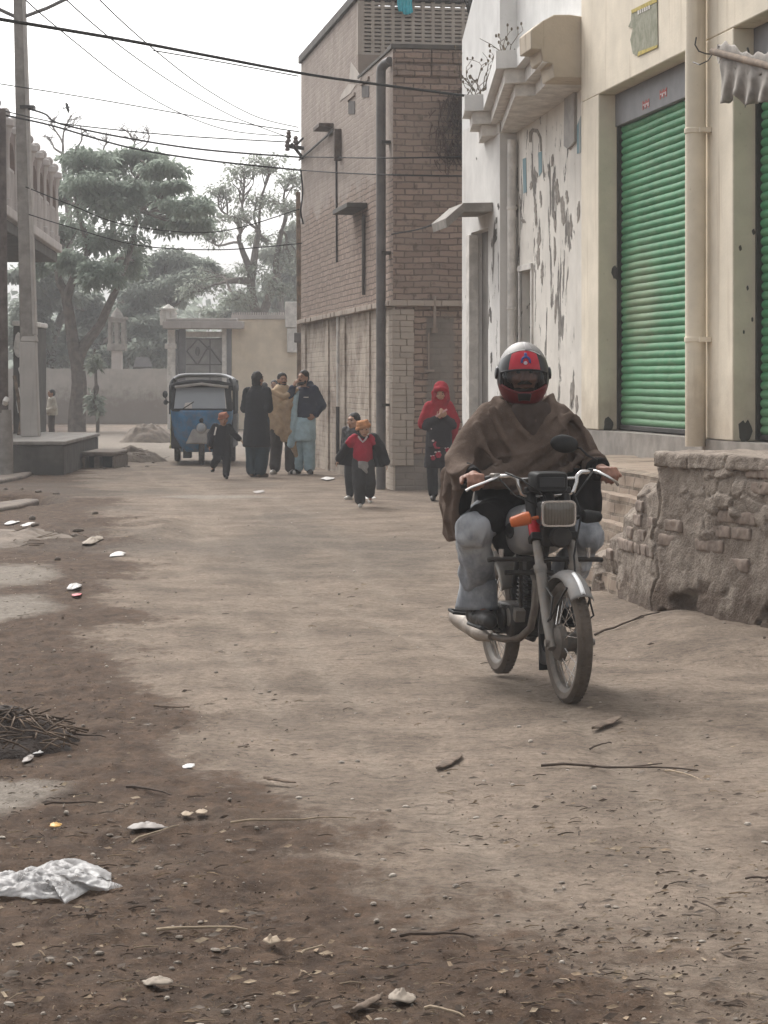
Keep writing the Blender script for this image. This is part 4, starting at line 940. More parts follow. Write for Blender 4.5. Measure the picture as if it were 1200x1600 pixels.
# lumps of broken brick and clods along the verge and round the culvert
r = random.Random(44); lumps_ = []
for k in range(22):
    px, py = (r.uniform(-10, 150), r.uniform(765, 880)) if k < 14 else (r.uniform(150, 245), r.uniform(700, 735))
    g_ = G(px, py); s_ = r.uniform(.05, .11)
    if k < 4: o = blob('rubble_stone', [E((0, 0, .35), (.6, .45, .4)), E((.25, .1, .3), (.4, .4, .3)), ('h', [V3_(-.5, -.3, 0), V3_(.5, -.35, 0), V3_(.4, .35, 0), V3_(-.5, .3, 0)], [V3_(-.4, -.3, .5), V3_(.4, -.25, .6), V3_(.4, .3, .5), V3_(-.4, .25, .6)])], M['dirt'] if k % 2 else M['slab'], None, .06, 2, lambda v_, k=k: .35 * (fbm(v_ * 2.2 + k * 9, 3, 5) - .5)); lumps_.append(o)
    else: o = lumps_[k % 4].copy(); col.objects.link(o)
    o.location = (g_.x, g_.y, gz1(g_.x, g_.y) - .01); o.rotation_euler = (0, 0, r.uniform(0, 6)); o.scale = (s_, s_ * r.uniform(.7, 1.1), s_ * r.uniform(.6, 1.0))
    tag(o, 'broken brick lump among the rubble along the left verge' if k < 14 else 'stone lump in the rubble right of the dark plinth', 'stone', 'rubble lumps on the left verge' if k < 14 else 'rubble lumps by the culvert')
# ---------------------------------------------------------------- far end: compound wall, gatehouse, turrets
M['farwall'] = plaster('stained_compound_wall', (.42, .385, .35), dirty=(.21, .18, .155), streak=.5, low=.8, lowz=1.5, lowc=(.20, .165, .14))
fw = thing('compound_wall', 'long stained masonry wall closing the far end of the road', 'wall', (-14, 88, 0))
m = MB(); m.grid(lambda u, v: (-14 + 20.2 * u, -.02 * fb1(u * 40, v * 6, 1, 3), -.2 + (2.25 + .12 * (fb1(u * 18, 0, 5, 3) - .5)) * v), 80, 10); m.box(-14, 6.2, .01, .4, -.2, 2.0); m.build('wall', M['farwall'], fw)
gh = thing('gatehouse', 'cream gatehouse with a grey sheet metal double gate behind the rickshaw', 'gate', tuple(Vector((P(318, 600, 78).x, 78, 0))))
g0 = Vector((gh.location.x, 78, EYE)); GL = lambda x, y, d=78: P(x, y, d) - Vector(gh.location)
M['farcream'] = plaster('far_cream_paint', (.66, .56, .43), dirty=(.50, .42, .33), streak=.3)
def gbox(mb, x0_, x1_, y0_, y1_, d0, d1): a = GL(x0_, y1_); b = GL(x1_, y0_); mb.box(a.x, b.x, d0, d1, a.z, b.z)
m = MB(); gbox(m, 362, 500, 499, 700, 0, .3); m.build('cream_wall', M['farcream'], gh)
m = MB(); gbox(m, 361.5, 500, 492, 498.8, -.05, .35)
for k in range(38): gbox(m, 362 + k * 3.6, 364 + k * 3.6, 488, 492, .1, .2)
m.build('wall_coping', M['lbpale'], gh)
m = MB(); gbox(m, 262, 274, 515, 700, -.1, .4); gbox(m, 258, 276, 537, 545, -.16, .3); gbox(m, 347, 354, 512, 700, -.1, .3); m.build('gate_pillar', M['wash_c'], gh, bevel=.02)
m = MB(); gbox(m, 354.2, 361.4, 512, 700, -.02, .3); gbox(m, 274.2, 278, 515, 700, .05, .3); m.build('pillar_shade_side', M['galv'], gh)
m = MB(); a = GL(258, 515); b = GL(382, 503)
m.box(a.x, b.x, -.9, .5, a.z + .02, b.z); m.box(a.x + .1, b.x - .2, -.86, .4, b.z + .003, b.z + .1); m.build('canopy', M['lbpale'], gh, bevel=.02)
m = MB(); gbox(m, 290, 346.5, 518, 527, .1, .3); m.build('lintel_sign', M['wash_c'], gh)
m = MB(); gbox(m, 278.3, 289.5, 514, 700, .15, .3); m.build('side_panel', M['galv'], gh)
gt = MB(); gbox(gt, 290, 346.5, 528, 690, .2, .26); gt = gt.build('gate_leaf', mat('grey_gate_sheet', (.27, .26, .25), .6, .15, 4, .1), gh)
m = MB(); gbox(m, 326.8, 328.6, 528, 690, .14, .2); gbox(m, 290, 346.5, 568.5, 570.5, .15, .199); gbox(m, 290, 346.5, 528, 530, .15, .199)
for (x0_, y0_, x1_, y1_) in ((291, 548, 308, 570), (308, 570, 326, 540), (329, 545, 346, 568), (309, 529, 292, 548), (309, 529, 326, 546)): m.tube([GL(x0_, y0_) + Vector((0, .17, 0)), GL(x1_, y1_) + Vector((0, .17, 0))], .025, 6)
m.ball(GL(308, 549) + Vector((0, .17, 0)), (.08, .04, .16), 8, 6); m.build('gate_bars', M['pipe'], gt)
sb = MB(); gbox(sb, 446, 465, 472, 512, -.3, -.02); gbox(sb, 449, 465, 513, 551, -.25, -.01); sb.build('sign_panel', M['wash_c'], gh, bevel=.02)
def turret(name, px, ytop, ybot, d, label, wk=.30, mt=None):
    mt = mt or M['wash_c']; b_ = P(px, ybot, d); t_ = thing(name, label, 'turret', tuple(b_)); h = P(px, ytop, d).z - b_.z; w_ = h * wk
    m = MB()
    for sx in (-1, 0, 1):
        for sy_ in (-1, 1): m.box(sx * w_ - .07, sx * w_ + .07, sy_ * w_ - .07, sy_ * w_ + .07, h * .18, h * .72)
    m.build('column', mt, t_)
    m = MB(); m.box(-w_ * 1.35, w_ * 1.35, -w_ * 1.35, w_ * 1.35, 0, h * .18); m.build('pedestal', mt, t_); m = MB(); m.box(-w_ * 1.2, w_ * 1.2, -w_ * 1.2, w_ * 1.2, h * .72, h * .803); m.box(-w_ * 1.5, w_ * 1.5, -w_ * 1.5, w_ * 1.5, h * .803, h * .86); m.build('cornice', mt, t_)
    m = MB(); m.loft([(0, 0, h * .862, w_, w_), (0, 0, h * .95, w_ * .8, w_ * .8), (0, 0, h * 1.05, w_ * .3, w_ * .3), (0, 0, h * 1.1, .03, .03)], 12); m.build('dome', mt, t_)
    return t_
turret('roof_turret', 263, 478, 508, 78.4, 'small white arched turret on top of the gatehouse pillar')
tt = turret('roof_turret', 183, 487, 548, 92, 'white latticed turret rising behind the far wall', .17, M['conc'])
m = MB(); m.box(-.2, .2, -.2, .2, -(P(183, 548, 92).z), 0); m.build('shaft', M['lbpale'], tt)
sm_ = thing('street_notice', 'small tilted grey notice board above the far wall', 'sign', tuple(P(222, 573, 89)))
m = MB(); m.prism([P(x, y, 89) - Vector(sm_.location) for x, y in ((208, 573), (238, 573), (233, 558), (212, 558))], (0, .06, 0)); m.build('board', M['galv'], sm_); m = MB(); m.box(-.35, .35, .08, .14, -.6, .02); m.build('bracket', M['darkm'], sm_)
# ---------------------------------------------------------------- trees
def leafmat(name, a, b):
    t = NT(name); v = t.obj(); n = t.noise(v, .9, 4, .6); n2 = t.noise(v, 9, 2, .5)
    c = t.mix(t.ramp(t.math('ADD', t.math('MULTIPLY', n, .6), t.math('MULTIPLY', n2, .4)), .35, .65), a, b)
    b = t.n('ShaderNodeBsdfPrincipled'); t.put(b.inputs['Base Color'], c); b.inputs['Roughness'].default_value = .8; b.inputs['Specular IOR Level'].default_value = .15
    tl = t.n('ShaderNodeBsdfTranslucent', Color=t.mix(.65, c, (.44, .49, .42))); mx = t.n('ShaderNodeMixShader', i0=.45, i1=b, i2=tl); t.t.links.new(mx.outputs[0], t.out.inputs[0]); return t.m
M['leaf1'] = leafmat('leaf_grey_green', (.10, .14, .10), (.17, .21, .16))  # leaf colours lightened to put part of the haze into the crowns
M['leaf2'] = leafmat('leaf_olive', (.12, .13, .10), (.19, .20, .155))
M['leaf3'] = leafmat('leaf_dark', (.12, .135, .115), (.17, .185, .155))
M['bark'] = mat('grey_brown_bark', (.12, .10, .085), .95, .3, 5, .5, 20, bd=.02)
def grow(m, p, q, r0, r1, rnd, wob=.12, n=7):
    p, q = Vector(p), Vector(q); L_ = (q - p).length; pts = []
    o1 = Vector((rnd.uniform(-1, 1), rnd.uniform(-1, 1), rnd.uniform(-.5, 1))) * wob * L_; o2 = Vector((rnd.uniform(-1, 1), rnd.uniform(-1, 1), rnd.uniform(-.3, .6))) * wob * L_ * .6
    for i in range(n + 1):
        t_ = i / n; pts.append(p.lerp(q, t_) + o1 * math.sin(PI * t_) + o2 * math.sin(2 * PI * t_))
    m.tube(pts, [r0 + (r1 - r0) * i / n for i in range(n + 1)], 7); return pts
def leaves(centers, sizes, n_each, leaf, seed, droop=.5, flat=.5):
    """leaf sprays: every spray is a short drooping stalk with paired leaflets"""
    g = np.random.default_rng(seed); V = []; Fc = []
    for (c_, s_) in zip(centers, sizes):
        k = n_each
        u = g.normal(size=(k, 3)); u /= np.linalg.norm(u, axis=1)[:, None] + 1e-9
        rad = g.random(k) ** .45
        p = np.array(c_) + u * rad[:, None] * np.array(s_)
        dirs = u * np.array([1, 1, .35]) + g.normal(size=(k, 3)) * .5; dirs[:, 2] -= droop * g.random(k); dirs /= np.linalg.norm(dirs, axis=1)[:, None]
        side = np.cross(dirs, np.array([0, 0, 1.0]) + g.normal(size=(k, 3)) * flat); side /= np.linalg.norm(side, axis=1)[:, None] + 1e-9
        ll = leaf * (.6 + .9 * g.random(k)); ww = ll * (.16 + .16 * g.random(k))
        a = p; b = p + dirs * ll[:, None] * .5 + side * ww[:, None]; c2 = p + dirs * ll[:, None] + np.array([0, 0, -1]) * (ll * .2)[:, None]; d2 = p + dirs * ll[:, None] * .5 - side * ww[:, None]
        o = len(V) and sum(len(x) for x in V)
        V.append(np.stack([a, b, c2, d2], 1).reshape(-1, 3))
        Fc.append(np.arange(k * 4).reshape(-1, 4) + o)
    return np.concatenate(V), np.concatenate(Fc)
def crown_obj(name, V, Fc, mt, parent):
    me = bpy.data.meshes.new(name); me.from_pydata(V.tolist(), [], Fc.tolist()); me.materials.append(mt); return finish(name, me, parent, False)
def tree(label, base, trunk, clumps, leafm, leaf, n_each, seed, bare=0, r0=.25, group='trees at the far end of the road', name='broadleaf_tree', dj=3.0, sub=7, droop=.5):
    """trunk: list of (px, py, radius, from_index); clumps: (px, py, rx, ry, from_index) as bearings at the tree's own distance"""
    d = base[2]; b_ = P(base[0], base[1], d); b_.z = -.1; rnd = random.Random(seed)
    root = thing(name, label, 'tree', tuple(b_), 0, group); m = MB(); nodes = []
    for (px, py, r_, fr) in trunk:
        p = P(px, py, d + rnd.uniform(-.6, .6) * (0 if fr is None else 1)) - b_
        st, rs = (Vector((0, 0, 0)), r0) if fr is None else nodes[fr]
        grow(m, st, p, rs, r_, rnd, .05); nodes.append((p, r_))
    tw = MB(); cs, ss = [], []
    for (px, py, rx, ry, fr) in clumps:
        dd = d + rnd.uniform(-dj, dj); k = dd / F
        p = P(px, py, dd) - b_; st, rs = nodes[fr]
        pts = grow(m, st, p, rs * .6, .035, rnd, .14, 8)
        R = Vector((rx * k, max(rx, ry) * k * .9, ry * k))
        for q in range(sub):
            u = Vector((rnd.gauss(0, 1), rnd.gauss(0, 1), rnd.gauss(0, .8))).normalized() * (rnd.random() ** .4)
            e_ = p + Vector((u.x * R.x, u.y * R.y, u.z * R.z)); bp = pts[rnd.randrange(4, 9)]
            grow(m, bp, e_, .03, .009, rnd, .15, 5)
            cs.append(tuple(e_)); s_ = rnd.uniform(.22, .42); ss.append((R.x * s_ * 1.9, R.y * s_ * 1.9, R.z * s_ * 1.5))
            for w_ in range(bare):
                v2 = Vector((rnd.gauss(0, 1), rnd.gauss(0, 1), rnd.gauss(.2, .9))).normalized(); grow(m, e_.lerp(bp, rnd.random() * .6), e_ + v2 * R.x * .55, .012, .004, rnd, .2, 4)
    m.build('trunk', M['bark'], root, fix=False)
    if n_each:
        V, Fc = leaves(cs, ss, n_each, leaf, seed, droop); crown_obj('crown', V, Fc, leafm, root)
    return root
tree('large feathery tree forking low left of the rickshaw', (120, 690, 74), [(120, 565, .22, None), (104, 470, .16, 0), (92, 425, .12, 1), (158, 505, .14, 0), (190, 430, .1, 3), (135, 400, .1, 1), (215, 330, .07, 4), (120, 320, .08, 5)],
     [(130, 255, 42, 20, 7), (95, 300, 40, 25, 7), (175, 262, 45, 22, 7), (215, 245, 35, 14, 6), (255, 262, 30, 14, 6), (235, 300, 45, 22, 6), (160, 320, 45, 28, 7), (285, 320, 42, 16, 6), (100, 360, 45, 28, 2), (170, 375, 45, 25, 5), (245, 350, 45, 20, 6), (300, 345, 30, 14, 6), (110, 415, 40, 25, 2), (205, 410, 40, 22, 4), (75, 400, 25, 30, 2), (160, 430, 35, 22, 4), (265, 290, 28, 10, 6), (140, 290, 40, 20, 7), (195, 300, 30, 18, 6)],
     M['leaf1'], .17, 130, 21, r0=.30, sub=12, droop=.9)
tree('thin leaved tree with open branches left of the brick building', (385, 660, 96), [(400, 520, .22, None), (392, 440, .18, 0), (430, 430, .14, 0), (405, 360, .1, 1), (375, 380, .1, 1), (440, 360, .1, 2), (355, 440, .1, 1)],
     [(380, 265, 40, 16, 3), (420, 255, 35, 14, 3), (455, 280, 25, 20, 5), (345, 300, 30, 16, 4), (400, 310, 40, 18, 3), (440, 320, 30, 18, 5), (360, 340, 35, 18, 4), (330, 370, 30, 18, 4), (415, 375, 35, 18, 3), (455, 400, 25, 25, 5), (385, 420, 35, 20, 1), (340, 430, 35, 18, 6), (310, 455, 30, 16, 6), (375, 465, 30, 16, 6), (430, 450, 30, 18, 2)],
     M['leaf2'], .15, 42, 33, bare=2, r0=.3, sub=11)
tree('dark evergreen filling the gap behind the far compound wall', (240, 650, 104), [(235, 560, .25, None), (215, 500, .18, 0), (265, 480, .16, 0), (180, 520, .15, 0)],
     [(205, 470, 45, 26, 1), (250, 450, 40, 24, 2), (290, 440, 35, 22, 2), (225, 510, 45, 24, 1), (180, 500, 40, 28, 3), (150, 540, 40, 24, 3), (240, 545, 40, 20, 1), (270, 410, 40, 20, 2), (320, 425, 30, 18, 2), (205, 425, 40, 22, 1), (210, 555, 40, 18, 1)],
     M['leaf3'], .24, 240, 44, r0=.3, sub=9)
tree('dim dense tree behind the utility pole', (75, 650, 100), [(80, 560, .22, None), (60, 500, .16, 0), (100, 480, .16, 0)],
     [(60, 480, 40, 28, 1), (95, 455, 40, 28, 2), (40, 520, 35, 26, 1), (100, 520, 40, 28, 2), (70, 555, 40, 20, 1), (130, 480, 30, 26, 2), (130, 560, 35, 16, 2), (60, 430, 40, 24, 1)],
     M['leaf3'], .24, 240, 52, r0=.3, sub=9)
tree('leafless tree reaching above the others at upper left', (100, 650, 118), [(105, 300, .16, None), (98, 240, .1, 0), (120, 230, .08, 0)],
     [(85, 185, 22, 16, 1), (112, 180, 24, 18, 1), (135, 205, 24, 14, 2), (75, 215, 18, 12, 1)], M['leaf2'], .3, 0, 61, bare=3, r0=.3, sub=6, name='bare_tree')
tree('leafless twiggy treetop beside the feathery crown', (180, 650, 116), [(178, 300, .14, None), (172, 250, .09, 0), (195, 245, .08, 0)],
     [(165, 210, 22, 14, 1), (190, 200, 24, 14, 2), (215, 215, 22, 12, 2), (228, 200, 14, 12, 2)], M['leaf2'], .3, 0, 67, bare=3, r0=.26, sub=6, name='bare_tree')
tree('rounded pale tree mass against the brick building far behind the gate', (450, 650, 122), [(445, 520, .2, None), (440, 450, .16, 0)],
     [(430, 470, 35, 22, 1), (455, 440, 30, 26, 1), (405, 480, 35, 20, 1), (460, 380, 25, 30, 1), (370, 485, 35, 16, 0), (440, 400, 25, 20, 1)], M['leaf2'], .3, 220, 71, r0=.3, sub=8)
sp = tree('spindly sapling beside the large trunk', (152, 680, 72), [(150, 600, .05, None), (148, 545, .03, 0)], [(150, 640, 10, 16, 0), (146, 625, 9, 14, 0), (149, 560, 8, 18, 1)], M['leaf2'], .22, 26, 81, bare=2, r0=.06, sub=5, name='sapling', group='saplings', dj=.3)
# hazy wood beyond everything
g = np.random.default_rng(9); cs = []; ss = []
for k in range(120):
    x_ = g.uniform(-62, 30); y_ = g.uniform(150, 185); h_ = g.uniform(2, 8.5) * (1 - .25 * (x_ > -10)); cs.append((x_, y_, h_ * .8)); ss.append((g.uniform(2, 4), 3, h_ * .35))
V, Fc = leaves(cs, ss, 170, 1.0, 5); fwd = crown_obj('distant_wood', V, Fc, M['leaf3'], None); fwd['kind'] = 'stuff'; fwd['label'] = 'hazy far wood closing the view behind the trees'; fwd['category'] = 'wood'

# ---------------------------------------------------------------- overhead cables
def cable(pts, r, label):
    ps = [P(x, y, d) for x, y, d in pts]
    out = []
    n_ = len(ps)
    for i in range(n_ - 1):
        p0, p1, p2, p3 = ps[max(i - 1, 0)], ps[i], ps[i + 1], ps[min(i + 2, n_ - 1)]
        for k in range(8):
            t_ = k / 8; out.append(.5 * ((2 * p1) + (p2 - p0) * t_ + (2 * p0 - 5 * p1 + 4 * p2 - p3) * t_ * t_ + (3 * p1 - p0 - 3 * p2 + p3) * t_ ** 3))
    out.append(ps[-1]); m = MB(); m.tube(out, r, 6)
    tag(recentre(m.build('overhead_cable', M['wire'])), label, 'cable', 'overhead cables')
cable([(-60, 20, 18), (0, 30, 19), (192, 62, 21.5), (320, 86, 23.5), (480, 116, 25.6), (600, 133, 27), (738, 151, 28.9)], .0155, 'thickest black cable sweeping across the top to the white canopy')
cable([(240, 79, 40), (340, 96, 42), (466, 119, 44.4)], .011, 'thin wire running just under the thickest cable')
cable([(10, -40, 26), (40, 0, 28), (120, 68, 32), (200, 130, 36), (280, 176, 40), (360, 204, 43), (448, 213, 44.6)], .0085, 'lowest of the three fine wires sloping down from the top left')
cable([(70, -40, 26), (104, 0, 28), (188, 72, 32), (280, 136, 37), (360, 180, 42), (400, 196, 43.5), (449, 214, 44.6)], .0085, 'middle of the three fine wires sloping down from the top left')
cable([(125, -40, 26), (156, 0, 28), (232, 70, 32), (320, 138, 37), (400, 182, 42), (466, 199, 44.4)], .0085, 'uppermost of the three fine wires sloping down from the top left')
cable([(-40, 124, 42), (0, 131, 42.4), (96, 146, 43), (192, 162, 43.6), (320, 184, 44), (468, 206, 44.5)], .010, 'fine wire crossing above the bare treetops')
cable([(-40, 165, 42), (0, 172, 42.4), (60, 186, 42.8), (120, 196, 43.4), (280, 212, 44), (451, 222, 44.6)], .011, 'upper wire passing behind the utility pole above the leaves')
cable([(44, 170, 42.85), (70, 178, 43), (96, 194, 43.3), (200, 216, 43.8), (320, 234, 44.2), (472, 246, 44.55)], .017, 'cable tied to the utility pole and sagging to the brick corner')
cable([(-40, 166, 41.5), (0, 178, 41.8), (80, 196, 42.4), (200, 230, 43.2), (320, 250, 44), (470, 266, 44.6)], .017, 'lowest heavy cable sagging across the feathery crown')
cable([(40, 292, 42.86), (110, 320, 43.2), (200, 352, 43.6), (340, 362, 44.2), (470, 326, 44.6)], .010, 'slack wire hanging through the feathery crown')
cable([(45, 335, 42.86), (110, 355, 43.2), (220, 384, 43.6), (350, 390, 44.2), (472, 380, 44.6)], .010, 'lowest slack wire in front of the tree branches')
cable([(470, 245, 44.3), (527, 246, 39.5), (604, 247, 33.7), (720, 245, 33.7)], .010, 'wire stapled across the upper brick wall')
cable([(470, 266, 44.3), (530, 270, 39.4), (604, 273, 33.7), (726, 275, 33.7)], .010, 'second wire across the brick wall below the first')
cable([(612, 366, 33.8), (655, 358, 32.5), (688, 346, 30)], .010, 'short wire from the brick corner to the door hood')
cable([(470, 266, 44.5), (473, 300, 44.5), (470, 330, 44.4), (474, 350, 44.5)], .016, 'cable tail dangling at the far brick corner')
# bird
bd = MB(); q = P(105, 168, 60)
bd.loft([(0, 0, -.10, .01, .01), (0, 0, -.05, .04, .04), (0, 0, .03, .045, .045), (0, 0, .09, .03, .03), (0, 0, .13, .008, .008)], 10)
for s_ in (-1, 1): bd.add([(0, 0, .05), (s_ * .12, .02, .09), (s_ * .26, .05, .0), (s_ * .12, .03, -.04), (0, .01, -.05), (s_ * .12, .03, .03)], [(0, 1, 5), (1, 2, 5), (2, 3, 5), (3, 4, 5), (4, 0, 5)])
bd.add([(-.01, 0, -.09), (.01, 0, -.09), (.04, 0, -.18), (-.04, 0, -.18)], [(0, 1, 2, 3)])
b_ = bd.build('bird', mat('black_feathers', (.03, .03, .032), .7, .2, 20, 0), None, thick=.006); b_.location = q; b_.scale = (.6, .6, .6); b_.rotation_euler = (0, math.radians(75), math.radians(20)); tag(b_, 'small dark bird flying above the bare treetop', 'bird')
# ---------------------------------------------------------------- people
M['skin'] = mat('brown_skin', (.30, .165, .105), .6, .12, 14, .1, 80)
M['skinf'] = mat('light_brown_skin', (.36, .21, .14), .6, .1, 14, .1, 80)
M['hair'] = mat('black_hair', (.018, .015, .013), .7, .3, 30, .3, 120)
M['eye'] = mat('dark_eye', (.02, .016, .014), .3, .1, 10, 0)
M['shoe'] = mat('black_shoe', (.03, .027, .025), .5, .3, 12, .1, 60)
M['wshoe'] = mat('white_shoe', (.55, .52, .48), .6, .2, 12, .1, 60)
def cloth(name, c, var=.18, sc_=7): return mat(name, c, .92, var, sc_, .35, 170, bd=.003)

def hand_prims(w, d, n, s=1.0, curl=.45, flip=1, thumb=.35):
    """w wrist, d towards the knuckles, n out of the palm; five fingers of unequal length"""
    w = Vector(w); d = Vector(d).normalized(); n = Vector(n); n = (n - d * n.dot(d)).normalized(); u = d.cross(n) * flip; pr = []
    offs = [.030, .010, -.010, -.028]; lens = [.070, .080, .074, .058]; kn = [.088, .092, .088, .080]
    for o, l_, k in zip(offs, lens, kn):
        b = w + u * o * .62 * s + d * .012 * s; p = w + d * k * s + u * o * s
        pr.append(C([b, p], [.0155 * s, .0118 * s])); q = p; a = 0; dd = d.copy(); pts = [p]; rr = [.0105 * s]
        for i, f_ in enumerate((.45, .32, .23)):
            a += curl * (1, 1.15, .8)[i]; dv = d * math.cos(a) + n * math.sin(a); q = q + dv * l_ * f_ * s; pts.append(q); rr.append((.0098, .009, .0075)[i] * s)
        pr.append(C(pts, rr))
    tb = w + d * .022 * s + u * .026 * s; t1 = tb + (d * .6 + u * .62 + n * thumb) * .045 * s; t2 = t1 + (d * .8 + u * .1 + n * (thumb + .35)) * .034 * s
    pr.append(C([w + d * .01 * s + u * .01 * s, tb, t1, t2], [.015 * s, .0145 * s, .0118 * s, .0092 * s])); pr.append(C([w - d * .03 * s, w + d * .02 * s], [.024 * s, .026 * s]))
    return pr
def rotm(yaw=0, pitch=0, roll=0): return Matrix.Rotation(yaw, 3, 'Z') @ Matrix.Rotation(pitch, 3, 'X') @ Matrix.Rotation(roll, 3, 'Y')
def head_prims(hc, R, k=1.0):
    hc = Vector(hc); o = lambda x, y, z: hc + R @ Vector((x * k, y * k, z * k)); s = lambda *a: tuple(q * k for q in a)
    pr = [E(hc, s(.074, .094, .112), R), E(o(0, -.028, -.058), s(.056, .062, .060), R), E(o(0, -.045, -.095), s(.03, .034, .022), R)]
    pr += [C([o(0, -.088, .022), o(0, -.106, -.018)], [.009 * k, .015 * k]), E(o(.013, -.096, -.022), s(.011, .012, .009), R), E(o(-.013, -.096, -.022), s(.011, .012, .009), R)]
    pr += [E(o(0, -.088, .038), s(.052, .016, .012), R), E(o(0, -.091, -.057), s(.026, .012, .011), R), E(o(.045, -.066, -.02), s(.022, .022, .022), R), E(o(-.045, -.066, -.02), s(.022, .022, .022), R)]
    for q in (-1, 1): pr.append(E(o(q * .077, .012, -.008), s(.011, .024, .034), R))
    return pr
def face_bits(hc, R, k, parent, brow=True, moustache=False, beard=False, hairmat=None):
    hc = Vector(hc); o = lambda x, y, z: hc + R @ Vector((x * k, y * k, z * k)); hm_ = hairmat or M['hair']
    for q in (-1, 1):
        MB().ball(o(q * .031, -.083, .014), (.0125 * k, .009 * k, .0075 * k), 8, 6, R).build('eye', M['eye'], parent)
        if brow: m = MB(); m.tube([o(q * .014, -.094, .034), o(q * .034, -.090, .040), o(q * .052, -.078, .034)], [.005 * k, .006 * k, .003 * k], 6); m.build('eyebrow', hm_, parent)
    m = MB(); m.tube([o(-.024, -.094, -.056), o(0, -.104, -.054), o(.024, -.094, -.056)], [.004 * k, .0065 * k, .004 * k], 6); m.build('lips', mat('lips', (.20, .085, .07), .6, .1, 10, 0), parent)
    if moustache: m = MB(); m.tube([o(-.034, -.086, -.046), o(-.012, -.103, -.038), o(.012, -.103, -.038), o(.034, -.086, -.046)], [.005 * k, .009 * k, .009 * k, .005 * k], 8); m.build('moustache', hm_, parent)
    if beard: blob('beard', [E(o(0, -.05, -.086), (.058 * k, .052 * k, .036 * k), R), E(o(.05, -.015, -.055), (.018 * k, .03 * k, .045 * k), R), E(o(-.05, -.015, -.055), (.018 * k, .03 * k, .045 * k), R)], hm_, parent, .008, 2)
J0 = dict(pel=(0, 0, .93), waist=(0, 0, 1.08), chest=(0, 0, 1.28), neck=(0, .01, 1.43), head=(0, -.015, 1.585), shl=(.175, 0, 1.385), shr=(-.175, 0, 1.385), ell=(.225, .03, 1.11), elr=(-.225, .03, 1.11),
          wrl=(.235, -.04, .87), wrr=(-.235, -.04, .87), hil=(.09, 0, .92), hir=(-.09, 0, .92), knl=(.10, -.015, .49), knr=(-.10, -.015, .49), anl=(.10, .03, .085), anr=(-.10, .03, .085), tol=(.12, -.13, .03), tor=(-.12, -.13, .03))
def person(label, loc, rz, s=1.0, J=None, hk=1.0, hyaw=0, hpitch=0, skin=None, hands=True, handdir=None, curl=.4, shoe=None, vox=.0095, group=None, feet=True):
    """joints in a 1.70 m figure (x = picture right when facing the camera, -y = facing), scaled by s; head scaled by hk"""
    root = thing('person', label, 'person', loc, rz, group); j = {k: Vector(v) * s for k, v in {**J0, **(J or {})}.items()}; R = rotm(hyaw, hpitch); k = s * hk
    pr = head_prims(j['head'], R, k)
    pr.append(C([j['neck'] - Vector((0, 0, .05 * s)), j['neck'], j['head'] - Vector((0, 0, .07 * k))], [.062 * s, .055 * s, .05 * k]))
    pr += [C([j['shl'], j['chest'] + Vector((0, 0, .06 * s)), j['shr']], [.055 * s, .10 * s, .055 * s]), C([j['chest'], j['waist'], j['pel']], [.125 * s, .11 * s, .115 * s])]
    for q in 'lr':
        pr.append(C([j['sh' + q], j['el' + q], j['wr' + q]], [.048 * s, .039 * s, .027 * s])); pr.append(C([j['hi' + q], j['kn' + q], j['an' + q]], [.075 * s, .052 * s, .036 * s]))
        pr.append(C([j['an' + q] - Vector((0, 0, .03 * s)), j['to' + q]], [.036 * s, .027 * s]))
        if hands:
            d, n = (handdir or {}).get(q, ((j['wr' + q] - j['el' + q]), Vector((-1 if q == 'l' else 1, 0, 0)))); pr += hand_prims(j['wr' + q] + Vector(d).normalized() * .02 * s, d, n, s * (.5 + .5 * hk if hk < 1.2 else 1), curl, 1 if q == 'r' else -1)
    blob('body', pr, skin or M['skin'], root, vox * s ** .5, 2)
    if feet:
        for q in 'lr':
            a, t_ = j['an' + q], j['to' + q]; heel = a + (a - t_).normalized() * .03 * s; heel.z = t_.z + .012 * s
            blob('shoe', [C([heel, (heel + t_) / 2 + Vector((0, 0, .006 * s)), t_], [.045 * s, .045 * s, .036 * s]), C([a - Vector((0, 0, .035 * s)), heel], [.045 * s, .042 * s])], shoe or M['shoe'], root, .011 * s, 2)
    return root, j, R, k
def V3(*a): return Vector(a)
def sleeve(j, q, s, r=(.075, .068, .055), cut=.95): return C([j['sh' + q], j['el' + q], j['el' + q].lerp(j['wr' + q], cut)], [x * s for x in r])
def legs(j, s, r=(.10, .085, .07), low=.92): return [C([j['hi' + q], j['kn' + q], j['kn' + q].lerp(j['an' + q], low)], [x * s for x in r]) for q in 'lr'] + [C([j['hil'], j['hir']], [.105 * s] * 2)]
def torso(j, s, rings): return L([(x * s, y * s, z * s, a * s, b * s) for x, y, z, a, b in rings])

